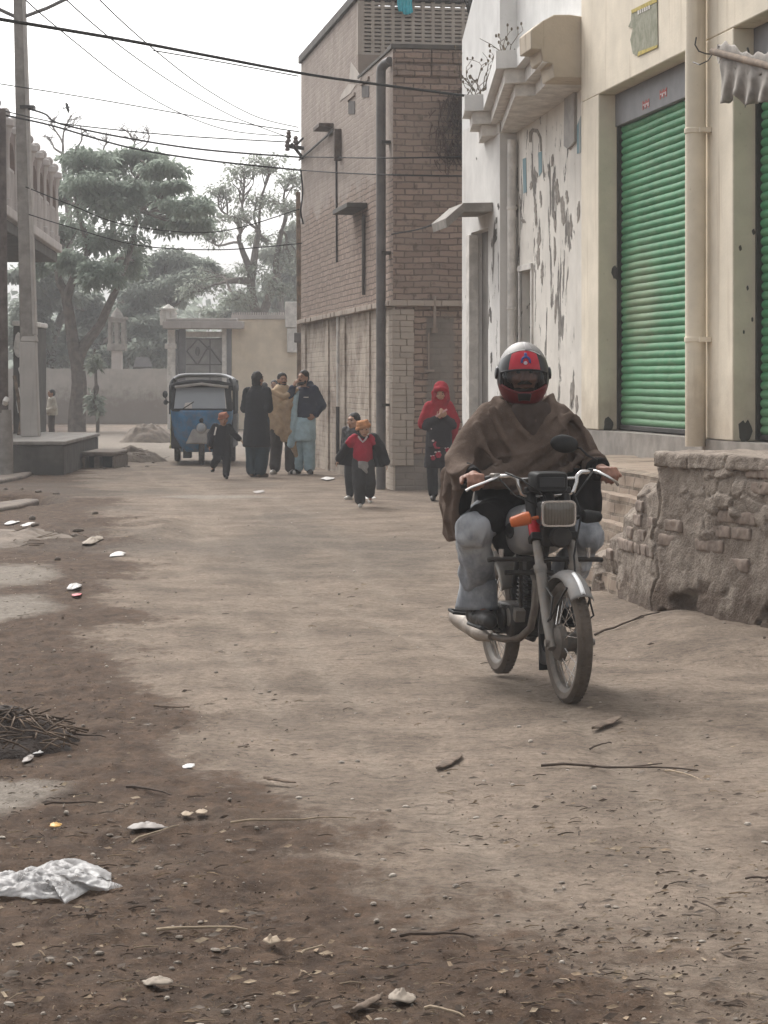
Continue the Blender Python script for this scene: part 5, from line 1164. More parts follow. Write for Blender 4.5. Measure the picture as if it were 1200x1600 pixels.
# 1 man in blue jacket
q = G(474, 741)
p, j, R, k = person('man in navy jacket over pale blue tunic with one hand raised to his mouth', (q.x, q.y, gz1(q.x, q.y)), math.radians(-14), 1.02,
    dict(elr=(-.25, -.10, 1.17), wrr=(-.115, -.215, 1.43), ell=(.29, .09, 1.13), wrl=(.22, -.05, .98), tor=(-.16, -.13, .03), tol=(.17, -.11, .03)), hyaw=math.radians(-22), handdir={'r': ((.5, -.1, .9), (.5, .7, -.2)), 'l': ((-.5, -.6, -.5), (-.5, .5, 0))}, curl=.7)
blob('trousers', legs(j, 1.02, (.11, .10, .085)), cloth('pale_blue_cotton', (.33, .45, .50)), p, .014, 3, folds(.012, (10, 10, 3), 3))
blob('tunic', [torso(j, 1.02, [(0, .02, 1.36, .13, .07), (0, .02, 1.2, .16, .09), (0, .02, 1.0, .165, .10), (-.01, -.01, .86, .215, .16), (-.02, -.02, .60, .235, .175), (-.03, -.02, .555, .23, .17)]), C([V3(-.10, -.14, 1.3), V3(-.12, -.16, .9), V3(-.17, -.17, .50)], [.03, .05, .055])], cloth('pale_blue_tunic', (.35, .47, .52)), p, .013, 3, folds(.014, (9, 9, 1.2), 8))
jk = blob('jacket', [torso(j, 1.02, [(0, .03, 1.43, .10, .09), (0, .02, 1.40, .18, .12), (.01, .02, 1.3, .215, .145), (.02, .02, 1.1, .215, .155), (.02, .02, .93, .205, .155)]), C([V3(.0, .05, 1.44), V3(.06, .07, 1.50)], [.08, .05]), sleeve(j, 'l', 1.02, (.088, .082, .06)), sleeve(j, 'r', 1.02, (.088, .08, .055)), E((.10, .10, 1.50), (.05, .05, .07))], cloth('navy_quilted_nylon', (.016, .022, .045)), p, .012, 3, folds(.006, (6, 6, 14), 11))
blob('tunic_front', [C([V3(-.065, -.10, 1.38), V3(-.095, -.135, 1.2), V3(-.12, -.145, 1.0), V3(-.135, -.15, .80)], [.03, .038, .045, .055])], cloth('pale_blue_placket', (.36, .48, .53)), p, .010, 3, folds(.003, (12, 12, 2), 5))
m = MB(); m.box(.05, .13, -.165, -.14, 1.285, 1.30); m.build('chest_logo', M['wash_c'], jk)
blob('hair', [E(j['head'] + R @ V3(0, .025, .045) * k, (.082 * k, .096 * k, .088 * k), R), E(j['head'] + R @ V3(0, .045, -.005) * k, (.078 * k, .07 * k, .088 * k), R)], M['hair'], p, .01, 2, folds(.004, (40, 40, 40), 2)); face_bits(j['head'], R, k, p, beard=True, moustache=True)

# 2 man wrapped in a beige shawl
q = G(441, 741)
p, j, R, k = person('bearded man wrapped in a beige shawl over dark brown trousers and white shoes', (q.x, q.y, gz1(q.x, q.y)), math.radians(12), 1.0,
    dict(anl=(.14, .0, .085), tol=(.18, -.14, .03), anr=(-.12, .05, .085), tor=(-.2, -.08, .03), knl=(.15, -.05, .49), wrl=(.05, -.16, 1.18), wrr=(-.08, -.15, 1.12), ell=(.26, -.02, 1.12)), hyaw=math.radians(8), hands=False, shoe=M['wshoe'])
blob('trousers', legs(j, 1, (.11, .105, .085), .93), cloth('dark_brown_cotton', (.035, .028, .025)), p, .014, 3, folds(.014, (10, 10, 3), 5))
blob('shawl', [L([(0, .0, 1.50, .10, .10), (0, 0, 1.44, .15, .13), (0, 0, 1.38, .23, .15), (0, 0, 1.2, .27, .18), (-.01, 0, 1.0, .26, .185), (.01, -.01, .8, .24, .18), (.05, -.02, .66, .19, .16), (.07, -.02, .56, .13, .12)]), C([j['shl'], j['ell'], j['wrl']], [.10, .10, .08]), C([V3(-.2, -.14, 1.40), V3(0, -.19, 1.30), V3(.22, -.13, 1.42)], [.03, .04, .03]), C([V3(-.24, -.08, 1.25), V3(-.02, -.2, 1.12), V3(.2, -.14, 1.3)], [.03, .035, .03]), C([V3(-.26, -.06, 1.1), V3(-.1, -.19, .95), V3(.06, -.2, .7)], [.03, .03, .03]), C([V3(.12, -.1, .7), V3(.16, -.12, .48), V3(.22, -.1, .32)], [.10, .06, .03])],
     cloth('beige_wool', (.40, .29, .185)), p, .013, 3, folds(.016, (7, 7, 6), 21))
blob('hair', [E(j['head'] + R @ V3(0, .02, .04) * k, (.083 * k, .096 * k, .088 * k), R), E(j['head'] + R @ V3(0, .045, -.005) * k, (.078 * k, .07 * k, .088 * k), R)], M['hair'], p, .01, 2, folds(.004, (40, 40, 40), 2)); face_bits(j['head'], R, k, p, beard=True, moustache=True)

# 3 man in black, seen from behind
q = G(402, 745)
p, j, R, k = person('tall man in long black coat seen from behind, next to the rickshaw', (q.x, q.y, gz1(q.x, q.y)), math.radians(152), 1.01,
    dict(anl=(.075, .03, .085), anr=(-.075, .03, .085), tol=(.1, -.13, .03), tor=(-.1, -.13, .03), wrl=(.1, -.2, 1.08), wrr=(-.1, -.2, 1.1)), hyaw=math.radians(-10), shoe=mat('brown_sandal', (.10, .07, .05), .7, .2, 10, .1))
blob('trousers', legs(j, 1.01, (.115, .11, .095), .93), cloth('dark_teal_cotton', (.022, .038, .05)), p, .014, 3, folds(.012, (10, 10, 3), 4))
blob('long_coat', [L([(0, .01, 1.45, .07, .07), (0, .02, 1.41, .14, .10), (0, .02, 1.30, .185, .125), (0, .02, 1.08, .185, .14), (0, .03, .85, .21, .16), (0, .03, .62, .235, .18), (0, .03, .50, .24, .185)]), sleeve(j, 'l', 1.01, (.075, .07, .06)), sleeve(j, 'r', 1.01, (.075, .07, .06)), C([V3(.03, .02, 1.44), V3(-.03, .02, 1.44)], [.07, .07])], cloth('black_wool', (.012, .013, .016)), p, .014, 3, folds(.012, (8, 8, 1.5), 14))
blob('hair', [E(j['head'] + R @ V3(0, .02, .02) * k, (.083 * k, .102 * k, .113 * k), R), E(j['head'] + R @ V3(0, .04, -.06) * k, (.07 * k, .07 * k, .08 * k), R)], M['hair'], p, .01, 2, folds(.006, (30, 30, 30), 2)); face_bits(j['head'], R, k, p)

# 4, 5 two figures further back
for (px, top, d, cc, lab, hyw, dark) in ((413, 598, 54, (.22, .18, .15), 'shorter figure in dusty brown half hidden behind the man in black', 20, .16), (428, 594, 56, (.12, .115, .11), 'figure in grey clothes seen between the black coat and the beige shawl', -30, .1)):
    q = P(px, 700, d); s_ = (P(px, top, d).z - gz1(q.x, q.y)) / 1.70
    p, j, R, k = person(lab, (q.x, q.y, gz1(q.x, q.y)), math.radians(160 if hyw > 0 else 20), s_, hyaw=math.radians(hyw))
    blob('trousers', legs(j, s_), cloth('grey_brown_trousers', (.08, .07, .06)), p, .016, 2)
    blob('tunic', [torso(j, s_, [(0, 0, 1.44, .09, .08), (0, 0, 1.39, .17, .11), (0, 0, 1.2, .2, .14), (0, 0, .9, .2, .15), (0, 0, .55, .23, .17)]), sleeve(j, 'l', s_), sleeve(j, 'r', s_)], cloth('faded_tunic', cc), p, .015, 3, folds(.012, (8, 8, 2), 4))
    blob('hair', [E(j['head'] + R @ V3(0, .02, .04) * k, (.082 * k, .097 * k, .086 * k), R), E(j['head'] + R @ V3(0, .045, -.005) * k, (.078 * k, .07 * k, .088 * k), R)], M['hair'], p, .011, 2, folds(.004, (40, 40, 40), 2)); face_bits(j['head'], R, k, p)

# 6 girl in a red scarf looking at something in her hands
q = G(686, 782)
p, j, R, k = person('girl in a bright red headscarf and dark flowered dress looking down at her hands', (q.x, q.y, gz1(q.x, q.y)), math.radians(6), .90,
    dict(ell=(.21, -.03, 1.13), elr=(-.23, -.02, 1.12), shl=(.135, 0, 1.365), shr=(-.135, 0, 1.365), wrl=(.07, -.20, 1.20), wrr=(-.06, -.21, 1.19), head=(.02, -.055, 1.565), anl=(.085, .02, .085), anr=(-.085, .02, .085), tol=(.10, -.14, .03), tor=(-.11, -.14, .03)), hk=1.02, hyaw=math.radians(-14), hpitch=math.radians(22), skin=M['skinf'],
    handdir={'l': ((-.5, -.4, .5), (-.2, .3, 1)), 'r': ((.5, -.4, .5), (.2, .3, 1))}, curl=.5)
S9 = .90
blob('trousers', legs(j, S9, (.09, .08, .068), .94), cloth('black_trousers', (.012, .011, .012)), p, .012, 3, folds(.008, (10, 10, 3), 4))
dress = blob('dress', [torso(j, S9, [(0, 0, 1.42, .09, .08), (0, 0, 1.37, .15, .10), (0, -.01, 1.2, .17, .125), (0, 0, 1.0, .175, .13), (0, 0, .75, .195, .15), (0, 0, .52, .215, .165), (0, 0, .48, .215, .165)]), sleeve(j, 'l', S9, (.07, .062, .045)), sleeve(j, 'r', S9, (.07, .062, .045))], cloth('black_dress', (.016, .013, .016)), p, .011, 3, folds(.01, (9, 9, 2), 6))
flw = cloth('crimson_flower', (.30, .025, .05)); flp = cloth('pale_flower_edge', (.42, .34, .33))
r = random.Random(4)
for (x_, z_, w_) in ((-.07, .90, .045), (-.045, .735, .055), (-.03, .60, .04), (.07, 1.02, .03), (.09, .66, .03), (-.1, .56, .03)):
    z_ *= S9 / .9; yy = -.152 - .02 * (z_ < .8)
    m = MB()
    for a in range(6): m.ball((x_ + w_ * .55 * math.cos(a * PI / 3), yy, z_ + w_ * .6 * math.sin(a * PI / 3)), (w_ * .5, .012, w_ * .5), 8, 5)
    m.build('flower_motif', flw, dress); m = MB(); m.ball((x_ - w_ * .9, yy + .004, z_ + w_ * .9), (w_ * .45, .012, w_ * .3), 8, 5); m.ball((x_ + w_ * .2, yy + .002, z_ + w_ * 1.1), (w_ * .5, .01, w_ * .22), 8, 5); m.build('flower_motif', flp, dress)
hc = j['head']
sc_r = [E(hc + R @ V3(0, .035, .02) * k, (.106 * k, .112 * k, .135 * k), R), C([hc + R @ V3(-.085, -.03, .02) * k, hc + R @ V3(-.085, -.05, -.08) * k, hc + R @ V3(-.03, -.06, -.15) * k], [.035, .04, .045]), C([hc + R @ V3(.085, -.03, .02) * k, hc + R @ V3(.085, -.05, -.08) * k, hc + R @ V3(.03, -.06, -.15) * k], [.035, .04, .045]),
        C([hc + R @ V3(-.07, -.06, .075) * k, hc + R @ V3(0, -.085, .10) * k, hc + R @ V3(.07, -.06, .075) * k], [.028, .03, .028]),
        L([(0, .02, 1.02 * .9 + .02, .20, .15), (0, .01, 1.18 * .9, .185, .15), (0, .0, 1.29 * .9, .165, .13), (0, 0, 1.38 * .9, .125, .10), (.01, -.01, 1.47 * .9, .10, .10)]),
        C([j['shl'], j['ell'] + V3(.01, 0, .02), V3(.20, .02, .86)], [.072, .072, .05]), C([j['shr'], j['elr'] + V3(-.01, 0, .0)], [.072, .068]), C([V3(.19, .05, .9), V3(.18, .06, .66), V3(.17, .05, .52)], [.05, .04, .03])]
blob('headscarf', sc_r, cloth('red_scarf', (.26, .010, .02), .2), p, .010, 2, folds(.010, (9, 9, 5), 16))
blob('dress_front', [L([(0, -.075, .70, .15, .11), (0, -.085, .95, .152, .115), (0, -.085, 1.06, .13, .10)]), C([j['elr'] + V3(.03, -.05, -.03), j['wrr']], [.062, .045]), C([j['ell'] + V3(-.03, -.05, -.03), j['wrl']], [.062, .045])], cloth('black_dress_front', (.016, .013, .016)), p, .011, 3, folds(.008, (9, 9, 3), 9))
m = MB(); m.tube([j['wrr'] + V3(-.02, -.055, .03), j['wrl'] + V3(.01, -.065, .115)], [.014, .012], 8); ro = m.build('paper_roll', cloth('pink_paper', (.50, .30, .28)), None)
ro.location = (q.x, q.y, gz1(q.x, q.y)); ro.rotation_euler = (0, 0, math.radians(6)); tag(ro, 'pinkish rolled paper held by the girl in the red scarf', 'paper roll')
face_bits(hc, R, k, p)
blob('hair', [C([hc + R @ V3(-.05, -.068, .062) * k, hc + R @ V3(0, -.078, .085) * k, hc + R @ V3(.05, -.068, .062) * k], [.015, .017, .015])], M['hair'], p, .008, 1)

# children
TUR = mat('orange_brown_knit', (.40, .185, .085), .95, .25, 12, .5, 120, bd=.006)
def turban(name, hc, R, k, parent, seed, mt):
    r = random.Random(seed); pr = [E(hc + R @ V3(0, .015, .075) * k, (.10 * k, .112 * k, .075 * k), R)]
    for i, (zz, tl) in enumerate(((.05, .25), (.085, -.22), (.115, .2))):
        ring = []
        for q_ in range(13):
            a = 2 * PI * q_ / 12; rad = .092 - .018 * i; ring.append(hc + R @ V3(rad * math.cos(a), .012 + (rad + .01) * math.sin(a), zz + tl * .12 * math.cos(a)) * k)
        pr.append(C(ring, [.021 * k] * 13))
    return blob(name, pr, mt, parent, .008, 1, folds(.004, (20, 20, 20), seed))
# 7 child in front, red jersey, spreading a black cape
q = G(567, 792)
S_ = .615
p, j, R, k = person('small child in red jersey, orange turban and spread black cape striding towards the camera', (q.x, q.y, gz1(q.x, q.y)), 0, S_,
    dict(elr=(-.33, .06, 1.22), wrr=(-.48, .10, .98), ell=(.34, .04, 1.20), wrl=(.45, .02, .92), knr=(-.08, -.10, .50), anr=(-.05, -.05, .085), tor=(-.06, -.23, .035), knl=(.13, .0, .52), anl=(.14, .28, .24), tol=(.16, .20, .10), neck=(0, .01, 1.40), head=(.01, -.03, 1.555), anl2=(0, 0, 0)), hk=1.42, hyaw=math.radians(10), skin=M['skinf'], shoe=M['wshoe'], vox=.0085)
blob('trousers', legs(j, S_, (.135, .13, .10), .85), cloth('charcoal_trousers', (.035, .034, .035)), p, .010, 3, folds(.009, (14, 14, 5), 5))
jer = blob('jersey', [torso(j, S_, [(0, 0, 1.44, .09, .09), (0, 0, 1.38, .17, .12), (0, -.01, 1.2, .19, .155), (0, -.01, 1.0, .195, .16), (0, 0, .90, .19, .16)]), C([j['shr'], j['shr'].lerp(j['elr'], .55)], [.062, .06]), C([j['shl'], j['shl'].lerp(j['ell'], .4)], [.062, .058])], cloth('red_jersey', (.28, .014, .032), .2), p, .010, 3, folds(.006, (14, 14, 8), 7))
m = MB(); m.tube([V3(-.055, -.085, .885), V3(-.03, -.105, .845), V3(0, -.112, .815), V3(.03, -.105, .845), V3(.055, -.085, .885)], .012, 6); m.build('collar', cloth('grey_pink_collar', (.45, .36, .36)), jer)
blob('shirt_tail', [L([(0, -.005, .49, .118, .105), (0, 0, .58, .115, .10)]), C([V3(-.02, -.09, .54), V3(.02, -.105, .49), V3(.05, -.10, .44)], [.035, .03, .018])], cloth('grey_shirt', (.22, .21, .20)), p, .010, 3, folds(.008, (14, 14, 4), 9))
blk = cloth('black_wool_cape', (.014, .013, .014))
def cape(side):
    def fn(u, v):
        top = j['shr' if side < 0 else 'shl'].lerp(j['elr' if side < 0 else 'ell'], u); end = j['wrr' if side < 0 else 'wrl']
        low = V3(side * (.115 + .235 * u if side < 0 else .12 + .14 * u), .06 + .04 * u, .50 - .02 * u + (.0 if side < 0 else .02 * u)) if True else None
        if side < 0: low.z = .50 + .035 * u
        q_ = top.lerp(low, v); q_.y += .02 * math.sin(u * 9 + v * 2) * v + .012 * math.sin(v * 8 + u * 3)
        return (q_.x, q_.y + .02, q_.z + .03 * (1 - v))
    return fn
for sd_ in (-1, 1): m = MB(); m.grid(cape(sd_), 18, 18); m.build('cape', blk, p, angle=180, thick=.014)
blob('cape_sleeve', [C([j['shl'] + V3(.02, .02, .0), j['ell'], j['wrl']], [.072, .070, .058]), C([j['ell'], V3(.25, .05, .55)], [.07, .04])], blk, p, .010, 3, folds(.008, (14, 14, 8), 3))
blob('cape_sleeve', [C([j['shr'].lerp(j['elr'], .5), j['elr'], j['wrr']], [.05, .056, .05])], blk, p, .010, 3, folds(.006, (14, 14, 8), 4))
turban('turban', j['head'], R, k, p, 2, TUR); face_bits(j['head'], R, k, p)
blob('chin_wrap', [C([j['head'] + R @ V3(-.075, -.02, .0) * k, j['head'] + R @ V3(-.06, -.06, -.075) * k, j['head'] + R @ V3(0, -.07, -.105) * k, j['head'] + R @ V3(.06, -.05, -.085) * k], [.02 * k] * 4)], blk, p, .008, 2)

# 8 child half hidden behind
q2 = P(553, 778, 31.2)
S2 = .66
p, j, R, k = person('bareheaded child peeking out behind the child with the orange turban', (q2.x, q2.y, gz1(q2.x, q2.y)), math.radians(-25), S2, dict(head=(0, -.02, 1.57)), hk=1.34, hyaw=math.radians(-15), skin=M['skinf'], shoe=M['wshoe'])
blob('trousers', legs(j, S2, (.11, .1, .08)), cloth('dark_child_trousers', (.03, .03, .032)), p, .012, 3)
blob('jumper', [torso(j, S2, [(0, 0, 1.44, .10, .09), (0, 0, 1.38, .18, .13), (0, 0, 1.1, .2, .15), (0, 0, .85, .2, .16)]), sleeve(j, 'l', S2, (.08, .075, .06)), sleeve(j, 'r', S2, (.08, .075, .06))], cloth('black_white_jumper', (.06, .058, .06), .8, 22), p, .011, 3, folds(.006, (12, 12, 6), 4))
blob('hair', [E(j['head'] + R @ V3(0, .025, .04) * k, (.086 * k, .098 * k, .092 * k), R), E(j['head'] + R @ V3(0, .045, -.005) * k, (.078 * k, .07 * k, .088 * k), R)], M['hair'], p, .009, 2, folds(.004, (40, 40, 40), 2)); face_bits(j['head'], R, k, p)

# 9 running child in black
q = G(347, 748)
S3 = .605
p, j, R, k = person('running child in black with a rust coloured cap in front of the blue rickshaw', (q.x, q.y, gz1(q.x, q.y)), math.radians(8), S3,
    dict(elr=(-.30, .05, 1.16), wrr=(-.34, -.10, .88), ell=(.30, .12, 1.20), wrl=(.46, .06, 1.05), knl=(.12, -.08, .52), anl=(.10, -.05, .085), tol=(.12, -.2, .03), knr=(-.12, -.02, .55), anr=(-.22, .28, .34), tor=(-.26, .24, .2), head=(.03, -.05, 1.555)), hk=1.36, hpitch=math.radians(8), skin=M['skin'])
blob('trousers', legs(j, S3, (.125, .115, .085), .92), cloth('black_cotton', (.014, .014, .017)), p, .011, 3, folds(.008, (12, 12, 4), 5))
blob('tunic', [torso(j, S3, [(0, 0, 1.43, .09, .09), (0, 0, 1.38, .17, .12), (0, 0, 1.15, .2, .15), (0, .01, .9, .22, .17), (0, .03, .62, .26, .2)]), sleeve(j, 'l', S3, (.085, .08, .07)), sleeve(j, 'r', S3, (.09, .09, .08)), C([j['elr'], V3(-.17, .04, .5)], [.05, .03])], cloth('black_tunic', (.013, .013, .017)), p, .011, 3, folds(.008, (12, 12, 3), 8))
m = MB(); m.tube([V3(-.10, -.08, .83), V3(-.13, -.095, .70)], .012, 6); m.build('pale_strap', M['wash_c'], p)
turban('cap', j['head'], R, k, p, 6, mat('rust_knit', (.27, .105, .06), .95, .25, 12, .5, 120)); face_bits(j['head'], R, k, p)

# 10 youth by the compound wall, pale shirt
q = P(81, 690, 61); hgt_ = P(81, 609, 61).z
S4 = (hgt_ - gz1(q.x, q.y)) / 1.70
p, j, R, k = person('youth in pale shirt standing beyond the plinth near the large tree trunk', (q.x, q.y, gz1(q.x, q.y)), math.radians(-70), S4, dict(wrl=(.1, -.2, 1.0), wrr=(-.15, -.18, 1.02)), hk=1.12)
blob('trousers', legs(j, S4), cloth('brown_trousers', (.07, .058, .05)), p, .015, 2)
blob('shirt', [torso(j, S4, [(0, 0, 1.44, .09, .09), (0, 0, 1.38, .18, .12), (0, .01, 1.15, .22, .16), (0, .01, .88, .22, .17)]), sleeve(j, 'l', S4, (.09, .085, .06)), sleeve(j, 'r', S4, (.09, .085, .06))], cloth('pale_cotton_shirt', (.36, .33, .28)), p, .014, 3, folds(.012, (9, 9, 4), 2))
blob('hair', [E(j['head'] + R @ V3(0, .02, .03) * k, (.084 * k, .1 * k, .094 * k), R), E(j['head'] + R @ V3(0, .045, -.005) * k, (.078 * k, .07 * k, .088 * k), R)], M['hair'], p, .012, 2, folds(.004, (40, 40, 40), 2)); face_bits(j['head'], R, k, p)

# ---------------------------------------------------------------- auto rickshaw
q = P(314, 722, 44.6)
rk = thing('auto_rickshaw', 'blue three wheeled auto rickshaw with a grey hood parked facing the camera', 'rickshaw', (q.x, 44.9, gz1(q.x, 44.9)), math.radians(2.5))
M['blue'] = mat('faded_blue_paint', (.05, .185, .36), .5, .22, 4, .08, 30, 0, .4, (.2, .17, .14))
M['hood'] = mat('black_canvas_hood', (.035, .036, .038), .85, .25, 6, .3, 50)
m = MB()
def cowl(u, v):                        # front sheet: wide at the screen, pinched at the wheel
    z = .24 + .79 * v; w_ = np.interp(v, [0, .12, .4, .8, 1], [.40, .46, .52, .575, .585]); a = (u - .5) * 2
    y = -.34 + .30 * abs(a) ** 2.6 - .10 * math.sin(v * PI * .55) + .16 * (1 - v) ** 2
    return (a * w_, y, z)
m.grid(cowl, 30, 18); m.build('front_cowl', M['blue'], rk, angle=180, thick=.012)
m = MB(); m.hexa([(-.585, -.04, .30), (.585, -.04, .30), (.64, 2.2, .30), (-.64, 2.2, .30)], [(-.585, -.04, 1.03), (.585, -.04, 1.03), (.64, 2.2, 1.0), (-.64, 2.2, 1.0)]); m.build('tub', M['hood'], rk, bevel=.02)
m = MB(); m.box(-.62, -.588, .0, 2.1, .3, .36); m.box(-.60, -.588, -.02, .05, .32, 1.05); m.build('side_trim', mat('yellow_green_trim', (.33, .31, .12), .6, .2, 8, .1), rk)
ws = MB(); ws.hexa([(-.53, -.30, 1.045), (.45, -.30, 1.045), (.45, -.285, 1.045), (-.53, -.285, 1.045)], [(-.49, -.16, 1.47), (.42, -.16, 1.47), (.42, -.145, 1.47), (-.49, -.145, 1.47)])
t = NT('windscreen_reflection'); v = t.obj(); n = t.noise(v, 3, 4, .6); t.done(t.mix(n, (.27, .30, .335), (.37, .395, .42)), .22, None, spec=.6); M['screen'] = t.m  # pale bluish reflection painted into the glass colour
scr = ws.build('windscreen', M['screen'], rk)
m = MB(); m.tube([(-.56, -.31, 1.035), (.575, -.31, 1.035)], .028, 8); m.tube([(-.555, -.31, 1.03), (-.51, -.155, 1.5)], .03, 8); m.tube([(.53, -.30, 1.03), (.48, -.15, 1.5)], .06, 8); m.tube([(-.52, -.16, 1.495), (.52, -.16, 1.495)], .035, 8); m.build('screen_frame', M['hood'], scr)
m = MB(); m.tube([(-.35, -.315, 1.06), (-.22, -.28, 1.14), (-.15, -.262, 1.19)], .010, 6); m.build('wiper', M['darkm'], scr)
m = MB(); m.prism([(-.34, -.312, 1.06), (-.18, -.308, 1.06), (-.19, -.27, 1.18), (-.31, -.275, 1.17)], (0, .01, 0)); m.build('windscreen_paper', M['wash_c'], scr)
def hood(u, v):
    a = PI * (1 - u); w_ = .57 + .07 * min(1, v * 3); e_ = .38
    return (w_ * math.copysign(abs(math.cos(a)) ** e_, math.cos(a)), -.24 + 2.45 * v, 1.40 + .015 * math.sin(v * 20) + (.30 - .02 * v) * abs(math.sin(a)) ** .7)
m = MB(); m.grid(hood, 26, 24); m.m = [0 if 6 <= (i % 26) < 20 else 1 for i in range(len(m.f))]; m.build('hood_roof', [mat('grey_canvas_roof', (.40, .41, .42), .85, .22, 5, .3, 40), M['hood']], rk, angle=180, thick=.03)
m = MB(); m.tube([(-.56, -.27, 1.50), (-.3, -.33, 1.555), (0, -.35, 1.575), (.3, -.33, 1.555), (.56, -.27, 1.50)], [.035, .04, .045, .04, .035], 8); m.build('sun_visor', M['hood'], rk)
m = MB(); m.tube([(-.5, -.30, 1.47), (0, -.37, 1.53), (.5, -.30, 1.47)], .03, 8); m.build('pale_visor_strip', mat('pale_visor', (.42, .40, .38), .7, .15, 6, .1), rk)
m = MB(); m.box(.585, .625, .25, 1.0, 1.0, 1.45); m.box(.60, .645, 1.25, 2.2, .98, 1.6); m.box(.57, .63, .02, .14, .95, 1.5); m.box(.60, .64, 1.02, 1.16, .95, 1.55); m.build('side_curtain', M['hood'], rk, bevel=.01)
m = MB(); m.box(-.645, -.60, 1.25, 2.2, .98, 1.6); m.box(-.63, -.57, .02, .12, .95, 1.5); m.build('side_curtain', M['hood'], rk, bevel=.01)
hl = MB(); hl.lathe([(.02, -.09), (.085, -.085), (.10, -.02), (.10, .05), (.05, .1)], (.0, -.43, .70), (0, 1, 0), 20); hl = hl.build('headlight', mat('chrome_rim', (.45, .44, .43), .3, .1, 6, 0, metallic=.8), rk)
m = MB(); m.ball((0, -.515, .70), (.07, .02, .07), 14, 8); m.build('lens', M['screen'], hl)
m = MB(); m.ball((0, -.42, .84), (.045, .05, .05), 10, 6); m.tube([(0, -.40, .86), (0, -.38, .94)], .025, 8); m.build('emblem_lamp', M['hood'], rk)
m = MB(); m.hexa([(-.30, -.52, .40), (.30, -.52, .40), (.28, -.30, .40), (-.28, -.30, .40)], [(-.17, -.45, .68), (.17, -.45, .68), (.16, -.3, .68), (-.16, -.3, .68)]); m.build('front_mudguard', mat('grey_primer', (.33, .31, .29), .6, .2, 5, .15), rk, bevel=.03)
TY = mat('worn_rubber', (.035, .033, .032), .9, .25, 14, .3, 60, 0, .5, (.14, .12, .1))
def rwheel(name, c, R_, w_):
    m = MB(); m.lathe([(R_ * .62, -w_), (R_ * .9, -w_ * 1.05), (R_, -w_ * .5), (R_, w_ * .5), (R_ * .9, w_ * 1.05), (R_ * .62, w_)], c, (1, 0, 0), 24); o = m.build('wheel', TY, rk)
    m = MB(); m.lathe([(.03, -w_ * .8), (R_ * .6, -w_ * .9), (R_ * .6, w_ * .9), (.03, w_ * .8)], c, (1, 0, 0), 20); m.build('hub', M['pipe'], o)
rwheel('w', (0, -.30, .21), .21, .05); rwheel('w', (.54, 1.75, .21), .21, .055); rwheel('w', (-.54, 1.75, .21), .21, .055)
m = MB(); m.box(-.36, -.2, -.06, .25, .12, .3); m.box(.2, .36, -.06, .25, .12, .3); m.tube([(0, -.3, .21), (0, -.34, .42)], .04, 8); m.build('front_suspension', M['hood'], rk, bevel=.01)
for sx in (-1,):
    m = MB(); m.tube([(sx * .56, -.2, 1.15), (sx * .66, -.28, 1.2), (sx * .68, -.3, 1.28)], .012, 6); m.ball((sx * .685, -.3, 1.33), (.05, .03, .07), 10, 7); m.ball((sx * .675, -.3, 1.18), (.045, .03, .05), 10, 7); m.build('mirror', M['hood'], rk)
m = MB(); m.tube([(.655, .9, .6), (.66, .9, .95)], .018, 6); m.box(.645, .665, .55, .75, .70, .92); m.build('side_panel_fitting', mat('pale_fitting', (.36, .35, .33), .6, .15, 6, .1), rk)
# ---------------------------------------------------------------- motorcycle (local -y is forward, +x the rider's left = picture right)
TH = math.radians(13); HD = Vector((math.sin(TH), -math.cos(TH), 0))
FC = G(888, 1100); BO = FC - HD * .6; gzb = gz1(BO.x, BO.y)
bk = thing('motorcycle', 'dusty black motorcycle with silver tank and square headlight ridden towards the camera', 'motorcycle', (BO.x, BO.y, .004), TH)
CH = mat('chrome', (.62, .60, .58), .22, .12, 8, .05, 40, .9, .15, (.3, .25, .2))
ALU = mat('dull_alloy', (.20, .185, .168), .5, .2, 9, .15, 50, .5, .65, (.20, .16, .125))
BLK = mat('black_enamel', (.012, .011, .011), .45, .3, 9, .1, 50, 0, .3, (.06, .05, .04))
ENG = mat('grimy_engine', (.024, .021, .019), .6, .4, 11, .3, 50, .2, .4, (.07, .055, .044))
TNK = mat('silver_tank_paint', (.27, .27, .275), .35, .15, 5, .03, 30, .35, .3, (.24, .2, .17))
REDP = mat('red_shroud', (.45, .022, .03), .35, .1, 10, 0)
ORG = mat('orange_lens', (.48, .115, .03), .35, .15, 12, .1)
RUB = mat('tyre_rubber', (.085, .067, .052), .92, .2, 5, .25, 90, 0, .6, (.125, .10, .08))
PLS = mat('black_plastic', (.010, .010, .010), .6, .25, 12, .15, 80, 0, .25, (.05, .043, .037))
WHT = mat('reflective_white', (.72, .71, .70), .35, .06, 10, 0)
DUSTM = mat('dust_caked_metal', (.10, .088, .076), .6, .25, 12, .2, 60, .3, .6, (.14, .11, .088))
